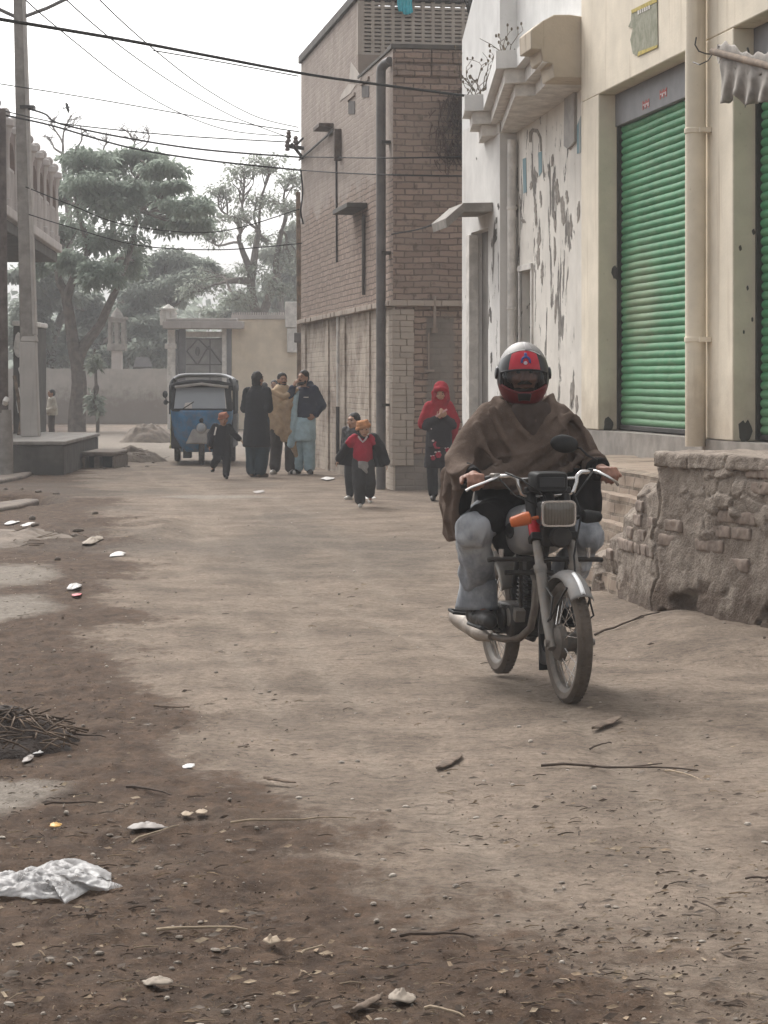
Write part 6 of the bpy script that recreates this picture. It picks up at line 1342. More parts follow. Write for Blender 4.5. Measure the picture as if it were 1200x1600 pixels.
def wheel(y, R_, steer=0):
    c = (0, y, R_); n = 56
    m = MB(); r = .036
    prof = [(R_ - .058, -.024), (R_ - .045, -.034), (R_ - .025, -.037), (R_ - .008, -.026), (R_, -.008), (R_, .008), (R_ - .008, .026), (R_ - .025, .037), (R_ - .045, .034), (R_ - .058, .024)]
    m.lathe(prof, c, (1, 0, 0), n, close=True)
    for k in range(n):                                                # tread blocks
        a = 2 * PI * k / n
        for s_ in (-1, 1):
            cc = Vector((s_ * .016, y + math.cos(a) * (R_ - .001), R_ + math.sin(a) * (R_ - .001))); Rm = Matrix.Rotation(a, 3, 'X')
            m.obox(cc, (.016, .0025, .019), Rm)
    ty = m.build('wheel', RUB, bk, angle=40)
    m = MB(); m.lathe([(R_ - .060, -.027), (R_ - .052, -.029), (R_ - .050, -.024), (R_ - .066, -.012), (R_ - .066, .012), (R_ - .050, .024), (R_ - .052, .029), (R_ - .060, .027), (R_ - .074, .012), (R_ - .074, -.012)], c, (1, 0, 0), n, close=True)
    m.build('rim', DUSTM, ty)
    m = MB()
    for k in range(36):
        a = 2 * PI * k / 36; s_ = -1 if k % 2 else 1; tw_ = .55 * (1 if (k // 2) % 2 else -1)
        m.tube([(s_ * .055, y + .058 * math.cos(a + tw_), R_ + .058 * math.sin(a + tw_)), (0, y + (R_ - .068) * math.cos(a), R_ + (R_ - .068) * math.sin(a))], .0019, 5, False)
    m.build('spokes', CH, ty)
    m = MB(); m.lathe([(.02, -.085), (.062, -.075), (.085, -.06), (.092, -.03), (.05, -.02), (.045, .03), (.07, .045), (.07, .06), (.02, .085)], c, (1, 0, 0), 28); m.build('hub', DUSTM, ty)
    return ty
R_ = .295
fwh = wheel(-.6, R_); rwh = wheel(.6, R_)
ax = Vector((0, .454, .891))
A_F = Vector((0, -.6, R_))
for s_ in (-1, 1):
    fo = Vector((s_ * .088, 0, 0)); b_ = A_F + fo
    m = MB(); m.tube([b_ - ax * .03 + Vector((0, -.02, 0)), b_ + ax * .05 + Vector((0, -.01, 0)), b_ + ax * .10, b_ + ax * .37], [.024, .027, .0275, .0275], 16); m.lathe([(.03, -.012), (.031, .012)], b_ + ax * .37, ax, 16)
    m.tube([b_ + Vector((-s_ * .01, -.02, 0)), b_ + Vector((s_ * .035, -.02, 0))], .018, 10); fk = m.build('fork_leg', ALU, bk)
    m = MB(); m.tube([b_ + ax * .38, b_ + ax * .53], .0225, 14); m.tube([b_ + ax * .372, b_ + ax * .40], .033, 14); m.build('fork_tube', ALU, fk)
    m = MB(); m.tube([b_ + ax * .53, b_ + ax * .63], .031, 14); m.build('shroud', REDP if s_ < 0 else BLK, fk)
    m = MB(); m.tube([b_ + ax * .632, b_ + ax * .80], .030, 14); m.build('upper_shroud', BLK, fk)
m = MB(); cT = A_F + ax * .79; cB = A_F + ax * .545
m.obox(cT, (.24, .07, .035), Matrix.Rotation(-.47, 3, 'X')); m.obox(cB, (.24, .075, .04), Matrix.Rotation(-.47, 3, 'X')); m.tube([cB, cT], .035, 12); m.build('fork_yoke', BLK, bk, bevel=.008)
# front mudguard with the pale reflector plate
m = MB()
def guard(R0, a0, a1, w_, yc, dome=.030):
    def fn(u, v):
        a = a0 + (a1 - a0) * v; x = (u - .5) * 2; rr = R0 + dome * (1 - abs(x) ** 2.2) - (.006 if abs(x) > .97 else 0)
        return (x * w_, yc - rr * math.cos(a), R_ + rr * math.sin(a))
    return fn
m.grid(guard(.315, math.radians(44), math.radians(205), .056, -.6), 14, 60); mg = m.build('front_mudguard', mat('grey_silver_mudguard', (.15, .145, .14), .55, .15, 8, .08, 40, 0, .4, (.22, .18, .15)), bk, angle=180, thick=.003)
m = MB(); g_ = guard(.322, math.radians(46), math.radians(76), .020, -.6, .030); m.grid(g_, 6, 12); m.build('reflector_plate', WHT, mg, angle=180, thick=.003)
m = MB()
for s_ in (-1, 1): m.tube([(s_ * .085, -.6 + .454 * .1, R_ + .09), (s_ * .075, -.70, R_ + .21), (s_ * .058, -.76, R_ + .275)], .006, 6); m.tube([(s_ * .10, -.59, R_ + .10), (s_ * .108, -.66, R_ + .13), (s_ * .09, -.64, R_ + .22), (s_ * .088, -.53, R_ + .26)], .005, 6)
m.build('stay', BLK, mg)
m = MB(); m.prism([(-.05, -.275, .30), (.05, -.275, .30), (.045, -.265, .12), (-.045, -.265, .12)], (0, .008, 0)); m.build('mud_flap', PLS, mg)
# headlight
hc = Vector((-.005, -.43, .905)); m = MB()
def rbox(u, v, w_, h_, e_=.32):
    a = 2 * PI * u; return (w_ * math.copysign(abs(math.cos(a)) ** e_, math.cos(a)), h_ * math.copysign(abs(math.sin(a)) ** e_, math.sin(a)))
def ringset(mb, prof, c):
    n = 40; vs = []
    for (w_, h_, y) in prof:
        for k in range(n): x, z = rbox(k / n, 0, w_, h_); vs.append((c[0] + x, c[1] + y, c[2] + z))
    fs = [(i * n + k, i * n + (k + 1) % n, (i + 1) * n + (k + 1) % n, (i + 1) * n + k) for i in range(len(prof) - 1) for k in range(n)]
    fs += [tuple(range(n - 1, -1, -1)), tuple((len(prof) - 1) * n + k for k in range(n))]; mb.add(vs, fs)
ringset(m, [(.06, .04, .12), (.082, .058, .08), (.086, .062, .0), (.086, .062, -.02)], hc); hl = m.build('headlight', BLK, bk, angle=50)
m = MB(); ringset(m, [(.087, .063, -.018), (.090, .066, -.026), (.088, .064, -.036), (.080, .056, -.036)], hc); m.build('chrome_bezel', CH, hl, angle=50)
t = NT('headlight_glass_reflection'); v = t.obj(); x = t.sep(v)
wv = t.math('SINE', t.math('MULTIPLY', x[0], 420)); n = t.noise(v, 14, 4, .6)
t.done(t.mix(n, (.085, .072, .058), (.13, .112, .092)), .2, t.bump(wv, .25, .004), .0, .55); GLS = t.m  # brown reflection painted into the lens colour
m = MB(); ringset(m, [(.079, .055, -.030), (.079, .055, -.037), (.06, .04, -.043), (.03, .02, -.046)], hc); m.build('lens', GLS, hl, angle=60)
m = MB(); m.box(-.07, .07, -.40, -.30, .74, .84); m.lathe([(.02, -.03), (.052, -.03), (.056, .01), (.03, .03)], (.015, -.425, .79), (0, 1, 0), 20); m.build('horn', ENG, bk, bevel=.01)
m = MB(); ringset(m, [(.072, .04, .075), (.088, .052, .05), (.088, .052, -.04), (.078, .044, -.062)], (-.02, -.33, 1.055)); ins = m.build('instrument_box', PLS, bk, angle=50)
m = MB(); m.box(-.085, .045, -.398, -.392, 1.03, 1.08); m.build('instrument_face', mat('dark_instrument', (.03, .03, .032), .3, .2, 8, 0), ins, bevel=.003)
# handlebar
def bar(s_): dz = -.020 if s_ < 0 else .012; return [Vector((s_ * a, b, c + dz * a / .38)) for a, b, c in ((0, -.26, .985), (.10, -.26, .985), (.135, -.262, 1.0), (.15, -.258, 1.045), (.155, -.25, 1.075), (.18, -.235, 1.092), (.24, -.205, 1.09), (.31, -.17, 1.075), (.40, -.125, 1.055))]
m = MB(); m.tube(bar(-1)[::-1] + bar(1)[1:], .0112, 12); m.tube([(-.152, -.25, 1.065), (.155, -.25, 1.068)], .008, 10); hb = m.build('handlebar', CH, bk)
for s_ in (-1, 1):
    p = bar(s_); m = MB(); m.tube([p[6].lerp(p[7], .3), p[8] + (p[8] - p[7]) * .08], .0165, 12); m.build('grip', PLS, hb)
    m = MB(); q0 = p[6].lerp(p[7], .15); m.obox(q0, (.05, .045, .04), Matrix.Rotation(-s_ * .4, 3, 'Z')); m.build('switch_housing', ALU if s_ < 0 else PLS, hb, bevel=.008)
    lv = MB(); LS = 1.0 if s_ < 0 else .62
    lv.tube([q0 + (q_ - q0) * V3(LS, 1, LS) if False else Vector((q0.x + (q_.x - q0.x) * LS, q_.y, q_.z)) for q_ in [q0 + V3(0, -.03, .005), q0 + V3(s_ * .02, -.075, -.0), q0 + V3(s_ * .08, -.10, -.02), q0 + V3(s_ * .15, -.095, -.045), q0 + V3(s_ * .175, -.085, -.062)]], [.010, .009, .0075, .007, .0085], 8); lv.build('lever', CH, hb)
m = MB()
m.tube([bar(-1)[6] + V3(.03, -.03, .02), V3(-.16, -.34, 1.07), V3(-.06, -.40, .99), V3(-.02, -.36, .90)], .005, 6); m.tube([bar(-1)[6] + V3(0, -.03, -.01), V3(-.19, -.33, .99), V3(-.10, -.38, .95), V3(-.04, -.34, .86)], .0045, 6)
m.tube([bar(1)[6] + V3(0, -.03, .0), V3(.17, -.36, 1.06), V3(.10, -.38, .98), V3(.06, -.3, .85)], .005, 6); m.tube([V3(.12, -.30, 1.0), V3(.13, -.40, .90), V3(.06, -.5, .70), V3(.06, -.56, .45), V3(.07, -.58, .36)], .005, 6)
m.build('control_cables', PLS, bk)
mi = MB(); q0 = bar(1)[6] + V3(.02, 0, .01); mc = V3(.105, -.20, 1.238)
mi.tube([q0, q0 + V3(.01, -.01, .05), V3(.225, -.20, 1.18), V3(.19, -.20, 1.215), mc + V3(.03, .01, -.01)], .0055, 8); mr = mi.build('mirror_stem', PLS, bk)
m = MB(); m.ball(mc, (.074, .030, .046), 24, 14, Matrix.Rotation(.12, 3, 'Y')); m.build('mirror', PLS, mr)
for s_ in (-1, 1):
    c = V3(s_ * .185, -.40, .872 if s_ < 0 else .885); m = MB(); m.tube([V3(s_ * .09, -.40, .885), c - V3(s_ * .03, 0, 0)], .009, 8); m.lathe([(.018, -.048), (.026, -.04), (.034, .03), (.030, .052), (.015, .058)], c, V3(-s_ * 1, -.25, .28 if s_ < 0 else .05), 16); m.build('indicator', ORG if s_ < 0 else PLS, bk)
# tank, seat, frame
def tank(u, v):
    y = -.20 + .52 * v; w_ = np.interp(v, [0, .1, .3, .7, 1], [.06, .125, .15, .13, .08]); h_ = np.interp(v, [0, .1, .35, .8, 1], [.07, .115, .13, .10, .06]); a = 2 * PI * u
    return (w_ * math.copysign(abs(math.cos(a)) ** .6, math.cos(a)), y, .81 + h_ * math.copysign(abs(math.sin(a)) ** .7, math.sin(a)) - .03 * v)
m = MB(); m.grid(tank, 36, 26); tk = m.build('fuel_tank', TNK, bk, angle=180)
for s_ in (-1, 1): m = MB(); m.ball((s_ * .135, -.06, .80), (.022, .06, .042), 14, 8); m.build('tank_badge', PLS, tk)
m = MB(); m.loft([(0, .52, .74, .10, .38), (0, .52, .78, .125, .40), (0, .53, .82, .12, .39), (0, .53, .835, .10, .37)], 28); m.build('seat', PLS, bk)
m = MB(); m.tube([cB + V3(0, .02, .1), V3(0, -.16, .62), V3(0, -.12, .38), V3(0, .0, .25), V3(0, .28, .25), V3(0, .34, .45), V3(0, .2, .74)], .02, 10); m.tube([cT + V3(0, .03, -.05), V3(0, .1, .76), V3(0, .5, .72), V3(0, .95, .74)], .018, 10)
for s_ in (-1, 1): m.tube([V3(s_ * .08, .28, .28), V3(s_ * .09, .6, R_)], .018, 8); m.tube([V3(s_ * .10, .58, R_ + .02), V3(s_ * .11, .50, .70)], .03, 10)
m.build('frame', BLK, bk)
m = MB(); m.grid(guard(.33, math.radians(70), math.radians(190), .075, .6), 12, 30); 
m2 = MB(); m2.grid(lambda u, v: (lambda x, a: (x * .075, .6 + .335 * math.cos(a), R_ + .335 * math.sin(a) + .02 * (1 - x * x)))((u - .5) * 2, math.radians(20 + 130 * v)), 12, 30); m2.build('rear_mudguard', ALU, bk, angle=180, thick=.003)
# engine
m = MB(); m.box(-.115, .115, -.06, .26, .26, .42); m.tube([(-.13, .0, .34), (.13, .0, .34)], .085, 18); m.tube([(-.14, .19, .33), (.14, .19, .33)], .075, 18); m.tube([(-.155, .06, .35), (-.13, .06, .35)], .06, 16); eg = m.build('engine', ENG, bk, bevel=.015)
m = MB(); cyl = V3(0, -.13, .99).normalized(); c0 = V3(0, -.02, .42)
for k in range(9):
    c = c0 + cyl * (.0 + .021 * k); m.obox(c, (.15 - .002 * k, .15, .007), Matrix.Rotation(.13, 3, 'X'))
m.obox(c0 + cyl * .09, (.10, .10, .19), Matrix.Rotation(.13, 3, 'X')); m.obox(c0 + cyl * .215, (.13, .13, .05), Matrix.Rotation(.13, 3, 'X')); m.build('cylinder', ENG, eg, bevel=.002)
m = MB(); m.lathe([(.02, 0), (.045, .003), (.055, .015), (.055, .03)], (-.135, -.005, .36), (1, 0, 0), 20); m.lathe([(.02, 0), (.06, .004), (.07, .016), (.07, .03)], (-.145, .185, .33), (1, 0, 0), 20); m.obox((-.10, -.10, .38), (.05, .05, .06), Matrix.Rotation(.3, 3, 'X')); m.build('engine_cover', ALU, eg)
m = MB(); m.tube([(-.03, -.10, .60), (-.035, -.17, .55), (-.045, -.185, .42), (-.06, -.165, .32), (-.09, -.08, .262), (-.13, .05, .243), (-.17, .2, .245)], .019, 12); ex = m.build('exhaust', mat('sooty_exhaust', (.17, .145, .12), .5, .3, 9, .15, 50, .4, .6, (.13, .10, .08)), bk)
m = MB(); m.tube([(-.17, .16, .243), (-.175, .22, .246), (-.19, .32, .25), (-.205, .66, .29), (-.208, .73, .296), (-.21, .745, .298)], [.021, .034, .046, .052, .044, .024], 18); m.build('silencer', mat('rust_stained_chrome', (.26, .225, .19), .5, .25, 9, .1, 50, .4, .6, (.22, .17, .13)), ex)
# crash bars, pegs, levers
m = MB(); m.tube([(-.29, -.20, .665), (-.27, -.215, .67), (.27, -.215, .66), (.30, -.20, .655)], .0125, 10); m.tube([(-.20, -.19, .60), (.05, -.19, .597)], .012, 10); m.tube([(-.12, -.20, .66), (-.10, -.13, .42)], .010, 8); m.tube([(.12, -.20, .66), (.10, -.13, .42)], .010, 8)
cb = m.build('crash_bar', ENG, bk)
for s_ in (-1, 1): m = MB(); m.tube([(s_ * .225, -.212, .665), (s_ * .225, -.212, .71)], .012, 8); m.lathe([(.0135, 0), (.0135, .02)], (s_ * .225, -.212, .70), (0, 0, 1), 10); m.build('bar_peg', CH, cb)
m = MB(); m.tube([(-.12, .16, .30), (-.27, .16, .31)], .014, 10); m.tube([(.12, .16, .30), (.27, .16, .31)], .014, 10); m.tube([(-.12, .50, .34), (-.20, .52, .34), (-.30, .53, .35), (-.29, .47, .34), (-.20, .46, .33)], .009, 8); m.tube([(.12, .5, .34), (.29, .5, .35)], .012, 8); m.build('footrest', PLS, bk)
m = MB(); m.tube([(-.15, .19, .34), (-.165, .24, .48), (-.15, .22, .60)], [.012, .014, .012], 10); m.tube([(-.14, .28, .28), (-.15, .1, .28), (-.19, .02, .30)], .008, 8); m.build('kick_lever', ALU, bk)

# ---------------------------------------------------------------- rider
rd_ = thing('person', 'motorcyclist in red and silver helmet, brown wool shawl and grey jeans riding the motorcycle', 'person', (BO.x, BO.y, .004), TH)
hcR = V3(-.018, .10, 1.585); RH = rotm(math.radians(-13), math.radians(2), 0)
sh = {-1: V3(-.19, .19, 1.365), 1: V3(.19, .19, 1.37)}; el = {-1: V3(-.35, .11, 1.11), 1: V3(.335, .10, 1.15)}
gp = {s_: bar(s_)[7].lerp(bar(s_)[8], .30) for s_ in (-1, 1)}; wr = {s_: gp[s_] + V3(-s_ * .005, .085, .022) for s_ in (-1, 1)}
hip = {s_: V3(s_ * .10, .33, .88) for s_ in (-1, 1)}; kn = {-1: V3(-.315, -.02, .80), 1: V3(.265, -.05, .77)}; an = {-1: V3(-.235, .21, .42), 1: V3(.215, .21, .42)}; to = {-1: V3(-.225, .05, .355), 1: V3(.255, .05, .36)}
pr = head_prims(hcR, RH, 1.0) + [C([V3(0, .18, 1.40), hcR - V3(0, -.02, .07)], [.06, .052]), C([sh[-1], V3(0, .19, 1.33), sh[1]], [.055, .10, .055]), C([V3(0, .20, 1.25), V3(0, .27, 1.05), V3(0, .33, .90)], [.125, .115, .12])]
for s_ in (-1, 1):
    pr += [C([sh[s_], el[s_], wr[s_] + V3(0, .02, .005)], [.048, .038, .028]), C([hip[s_], kn[s_], an[s_]], [.075, .052, .036]), C([an[s_] - V3(0, 0, .03), to[s_]], [.036, .028])]
    axis = (bar(s_)[8] - bar(s_)[7]).normalized(); d_ = V3(axis.y * -s_, axis.x * s_, 0); d_ = V3(-axis.y, axis.x, 0) * (-1 if s_ > 0 else 1)
    if d_.y > 0: d_ = -d_
    pr += hand_prims(wr[s_], (gp[s_] + d_ * .02 + V3(0, 0, .028)) - wr[s_], V3(0, 0, -1), 1.2, .95, 1 if s_ > 0 else -1, .2)
M['skinr'] = mat('weathered_skin', (.25, .125, .085), .55, .2, 22, .25, 110)
body = blob('body', pr, M['skinr'], rd_, .0062, 2)
face_bits(hcR, RH, 1.0, rd_, moustache=True, beard=True)
# jeans
def crease(a):
    w_ = np.sin(a[:, 2] * 34 + a[:, 0] * 16 + 5 * fbm(a * 6, 2, 3)); return .0055 * w_ * np.clip(np.abs(a[:, 2] - .62) * 7, .25, 1) +   .013 * (.7 - np.abs(2 * fbm(a * np.array([11, 11, 6]), 2, 7) - 1) * 2.4)
t = NT('faded_denim'); v = t.obj(); n = t.noise(v, 5, 5, .6); n2 = t.noise(t.mapv(v, (1, 1, .3)), 30, 4, .6)
c = t.mix(t.ramp(n, .32, .66), (.18, .19, .207), (.40, .412, .43)); c = t.mix(t.math('MULTIPLY', t.ramp(n2, .5, .7), .3), c, (.08, .095, .12)); DEN = t.done(c, .9, t.bump(t.noise(v, 260, 2, .5), .3, .002), spec=.15)
jp = []
for s_ in (-1, 1):
    low = an[s_] + V3(0, -.005, .065)
    jp += [C([hip[s_], hip[s_].lerp(kn[s_], .5), kn[s_], kn[s_].lerp(low, .45), kn[s_].lerp(low, .8), low], [.106, .104, .094, .088, .089, .08])]
jeans = blob('jeans', jp + [C([hip[-1], hip[1]], [.12, .12])], DEN, rd_, .0075, 3, crease)
for s_ in (-1, 1):
    m = MB(); c_ = an[s_] + V3(0, -.010, -.005); m.grid(lambda u, v: tuple(c_ + V3((.108 - .019 * v + .006 * math.sin(6 * PI * u + s_) * (1 - v)) * math.cos(2 * PI * u), (.106 - .019 * v + .006 * math.cos(4 * PI * u) * (1 - v)) * math.sin(2 * PI * u) - .03 * v, -.028 + .15 * v)), 40, 8); m.build('hem', DEN, jeans, angle=180, thick=.006)
    a_, t_ = an[s_], to[s_]; he = a_ + V3(0, .06, -.075)
    shoe = blob('shoe', [C([a_ + V3(0, 0, -.0), a_ + V3(0, .01, -.06)], [.052, .055]), C([he, a_ + V3(0, -.05, -.075), t_ + V3(0, -.01, -.01), t_ + V3(0, -.05, -.015)], [.042, .048, .047, .038])], M['shoe'], rd_, .007, 2, folds(.003, (20, 20, 20), 3))
    m = MB(); m.obox((he + t_) / 2 + V3(0, -.02, -.045), (.09, .27, .022), Matrix.Rotation(-.0, 3, 'X')); m.build('sole', PLS, shoe, bevel=.01)
    m = MB(); m.tube([t_ + V3(-.05, .09, .005), t_ + V3(-.03, .075, .045), t_ + V3(.03, .075, .045), t_ + V3(.05, .09, .005)], .011, 8); m.build('strap', BLK, shoe)
# dark clothes under the shawl
DKC = cloth('dark_brown_kameez', (.010, .008, .0075))
blob('kameez', [L([(0, .24, .80, .21, .17), (0, .24, .92, .23, .17), (0, .22, 1.1, .23, .14), (0, .2, 1.28, .17, .11)]), C([V3(-.1, .2, .86), V3(-.24, .03, .845)], [.12, .09]), C([V3(.1, .2, .86), V3(.22, .03, .84)], [.12, .085]), C([V3(-.17, .06, .86), V3(-.13, .02, .70)], [.07, .05]), C([V3(.33, .08, 1.08), V3(.345, .09, .95), V3(.335, .10, .80)], [.05, .05, .035]), C([V3(.25, .08, 1.02), V3(.27, .08, .88)], [.08, .06]), C([V3(-.33, .12, 1.05), V3(-.35, .14, .9), V3(-.33, .16, .80)], [.06, .05, .03]),
     C([sh[-1].lerp(el[-1], .45), el[-1], wr[-1] + V3(0, .03, .01)], [.045, .062, .045]), C([sh[1].lerp(el[1], .45), el[1], wr[1] + V3(0, .03, .01)], [.04, .05, .043])], DKC, rd_, .010, 3, folds(.010, (8, 8, 4), 5))
# shawl: body wrap, sleeves of cloth over both arms, hanging panels
t = NT('brown_wool'); v = t.obj(); n = t.noise(v, 6, 5, .6); n2 = t.noise(v, 190, 3, .6); n3 = t.noise(v, 55, 3, .6)
c = t.mix(t.ramp(n, .3, .7), (.092, .066, .052), (.138, .102, .082)); c = t.mix(t.math('MULTIPLY', t.ramp(n2, .55, .7), .4), c, (.20, .155, .125))
WOOL = t.done(c, .97, t.bump(t.math('ADD', n2, n3), .5, .004), spec=.08)
fr = lambda x, z, y=-.0: V3(x, y, z)
shp = [L([(-.005, .18, 1.435, .135, .115), (0, .18, 1.415, .20, .14), (0, .18, 1.38, .245, .155), (0, .18, 1.28, .268, .17), (0, .19, 1.15, .28, .18), (0, .19, 1.06, .285, .18), (0, .20, 1.0, .27, .17)]),
       C([sh[-1] + V3(.02, 0, .0), V3(-.28, .15, 1.22), el[-1] + V3(.005, -.01, .01), V3(-.37, -.01, 1.075)], [.085, .094, .090, .068]),
       C([sh[1] + V3(-.02, 0, .0), V3(.285, .14, 1.24), el[1] + V3(.005, 0, .0)], [.085, .085, .070]),
       C([V3(-0.363, -.02, 1.075), V3(-0.393, .0, .98), V3(-0.403, .02, .88), V3(-0.383, .05, .79), V3(-0.348, .07, .745)], [.04, .024, .022, .020, .016]), C([V3(-0.388, .12, 1.08), V3(-0.408, .13, .95), V3(-0.408, .15, .85), V3(-0.378, .19, .74)], [.04, .024, .022, .018]), C([V3(-0.378, .24, 1.08), V3(-0.398, .25, .9), V3(-0.378, .28, .76)], [.04, .022, .018]), ('h', [V3(-0.373, .03, .75), V3(-0.348, .03, .745), V3(-0.348, .30, .72), V3(-0.378, .30, .72)], [V3(-0.408, .0, .92), V3(-0.383, .0, .92), V3(-0.383, .28, .90), V3(-0.413, .28, .90)]), ('h', [V3(-0.408, .0, .91), V3(-0.383, .0, .91), V3(-0.383, .28, .89), V3(-0.413, .28, .89)], [V3(-0.383, -.01, 1.09), V3(-0.353, -.01, 1.09), V3(-0.353, .28, 1.1), V3(-0.383, .28, 1.1)]),
       C([V3(.35, .18, 1.12), V3(.395, .18, 1.0), V3(.395, .2, .86), V3(.36, .22, .74)], [.05, .028, .024, .02]), C([V3(.34, .26, 1.1), V3(.375, .3, .95), V3(.36, .32, .78)], [.05, .03, .024]), ('h', [V3(.345, .18, .74), V3(.37, .18, .74), V3(.37, .32, .74), V3(.345, .32, .74)], [V3(.37, .17, 1.1), V3(.395, .17, 1.1), V3(.385, .32, 1.1), V3(.36, .32, 1.1)])]
def ridge(pts, r): return C([V3(*p) for p in pts], r)
shp += [ridge([(.20, .06, 1.37), (.13, .025, 1.29), (.04, .005, 1.20), (-.07, -.005, 1.12), (-.20, .005, 1.075), (-.34, .0, 1.07)], [.032, .036, .038, .038, .04, .035]),
        ridge([(.27, .08, 1.27), (.16, .015, 1.19), (.03, .0, 1.105), (-.12, .005, 1.045), (-.25, .02, 1.02)], [.022, .026, .026, .026, .022]),
        ridge([(.30, .08, 1.17), (.18, .01, 1.10), (.04, .0, 1.03), (-.1, .02, .985)], [.022, .024, .024, .02]),
        ridge([(.0, .275, 1.455), (-.10, .25, 1.458), (-.142, .17, 1.452), (-.125, .09, 1.425), (-.095, .05, 1.37), (-.05, .022, 1.30), (.01, .012, 1.235), (.06, .01, 1.19)], [.028, .030, .032, .030, .028, .026, .022, .018]),
        ridge([(.0, .275, 1.455), (.10, .25, 1.458), (.142, .17, 1.452), (.128, .09, 1.425), (.10, .05, 1.37), (.06, .022, 1.30), (.0, .010, 1.225), (-.09, .004, 1.15)], [.028, .030, .032, .032, .032, .030, .026, .022]),
        ridge([(-.19, .075, 1.405), (-.17, .03, 1.32), (-.12, .01, 1.22), (-.06, .005, 1.15)], [.024, .022, .020, .018]),
        ridge([(-.265, .09, 1.33), (-.25, .035, 1.23), (-.20, .01, 1.15), (-.14, .005, 1.10)], [.022, .022, .02, .016]),
        ridge([(-.33, .08, 1.23), (-.33, .02, 1.16), (-.28, .005, 1.105)], [.022, .022, .018]), ridge([(.24, .07, 1.36), (.285, .05, 1.29), (.315, .05, 1.2)], [.02, .02, .018])]
def pleats(a):
    x, y, z = a[:, 0], a[:, 1], a[:, 2]; n = fbm(a * np.array([3.5, 3.5, 3.5]), 3, 31); side = np.clip((x - .12) / .1, 0, 1)
    u = (.45 - .9 * side) * x - .85 * z + .3 * y
    w_ = np.abs(np.sin(u * 25 + 7 * n)); msk = np.clip((fbm(a * 2.6, 2, 77) - .36) * 4, .15, 1)
    return .014 * (1 - w_ ** .6 * 1.6) * msk + .008 * (2 * fbm(a * 7, 2, 12) - 1) + .0016 * (2 * vnoise(a * 70, 9) - 1)
shawl = blob('shawl', shp, WOOL, rd_, .0072, 7, pleats)
blob('inner_wrap', [E((.005, .085, 1.395), (.105, .075, .06)), C([V3(-.05, .06, 1.40), V3(-.02, .035, 1.33), V3(.01, .03, 1.27)], [.05, .04, .02]), C([V3(.07, .07, 1.40), V3(.05, .045, 1.33), V3(.02, .03, 1.27)], [.045, .035, .02])], cloth('dark_wool_wrap', (.062, .045, .037)), shawl, .008, 2, folds(.006, (9, 9, 5), 2))
# knitted sleeve and dark cuff on the rider's left arm
m = MB(); dA = (wr[1] - el[1]).normalized()
m.tube([el[1] + V3(.005, 0, 0) + dA * .02, el[1] + dA * .10, el[1] + dA * .14], [.062, .058, .052], 18)
m.build('sleeve', WOOL, shawl)
for k, (t0, r0) in enumerate(((.095, .066), (.155, .060))):
    c_ = el[1] + dA * t0; ring = []; u = dA.orthogonal().normalized(); w2 = dA.cross(u)
    for q in range(17): a = 2 * PI * q / 16; ring.append(c_ + (u * math.cos(a) + w2 * math.sin(a)) * (r0 - .008) + dA * .012 * math.sin(a * 2))
    m = MB(); m.tube(ring, .012, 8, False); m.build('sleeve_roll', WOOL if k == 0 else DKC, shawl)
m = MB(); m.tube([wr[1] + V3(0, .055, .012), wr[1] + V3(0, .02, .008), wr[1] + V3(0, .0, .004)], [.046, .044, .040], 16); m.build('cuff', DKC, shawl)
m = MB(); m.tube([wr[-1] + V3(0, .06, .012), wr[-1] + V3(0, .02, .008), wr[-1] + V3(0, .0, .004)], [.05, .046, .042], 16); m.build('cuff', DKC, shawl)
# helmet
HR = (.128, .150, .166); hcen = hcR + V3(0, .012, -.004)
def hpt(az, e_, k=1.0):
    ce, se = math.cos(e_), math.sin(e_); x = HR[0] * math.sin(az) * ce; y = -HR[1] * math.cos(az) * ce; z = HR[2] * se
    if se < 0:                                                       # chin bar pushed forward, neck cut
        fwd = max(0, math.cos(az)); y -= .018 * fwd * (-se) ** .5; x *= 1 + .05 * (-se)
    return hcen + RH @ V3(x * k, y * k, z * k)
def zone(az, e_):
    A, Ed = abs(math.degrees(az)), math.degrees(e_)
    top_open = 11 - 5 * (A / 60) ** 2; lo_open = -30 + 14 * max(0, (A - 12) / 50) ** 1.3
    if A < 62 and lo_open < Ed < top_open: return None
    if A < 38 and top_open <= Ed < 49 - 8 * (A / 38) ** 2: return 'red_band'
    if Ed > 49 - 14 * (A / 60) ** 2 and A < 100: return 'silver_top'
    if A < 78 and Ed > lo_open - 2 and Ed < 50: return 'black_side'
    if A >= 78 and A < 150 and Ed > -20 and Ed < 24: return 'black_side'
    return 'red_shell' if Ed < 40 else 'silver_top'
NA, NE = 144, 84
MBs = {}
hm_ = {'silver_top': mat('silver_grey_lacquer', (.22, .21, .20), .55, .12, 6, 0, 30, .25), 'red_band': mat('bright_red_lacquer', (.42, .02, .035), .25, .12, 8, 0), 'black_side': mat('black_helmet_vinyl', (.018, .017, .018), .3, .2, 8, 0), 'red_shell': mat('dark_red_lacquer', (.12, .010, .013), .28, .2, 6, 0, 30, 0, .3, (.08, .03, .03))}
helm = MB()
order = ['red_shell', 'silver_top', 'red_band', 'black_side']
e0_, e1_ = math.radians(-56), math.radians(89.5)
vid = {}
for i in range(NA):
    for k in range(NE):
        az = -PI + 2 * PI * (i + .5) / NA; e_ = e0_ + (e1_ - e0_) * (k + .5) / NE; z_ = zone(az, e_)
        if z_ is None: continue
        ids = []
        for (di, dk) in ((0, 0), (1, 0), (1, 1), (0, 1)):
            key = ((i + di) % NA, k + dk)
            if key not in vid: vid[key] = len(helm.v); helm.v.append(tuple(hpt(-PI + 2 * PI * key[0] / NA, e0_ + (e1_ - e0_) * key[1] / NE)))
            ids.append(vid[key])
        helm.f.append(tuple(ids)); helm.m.append(order.index(z_))
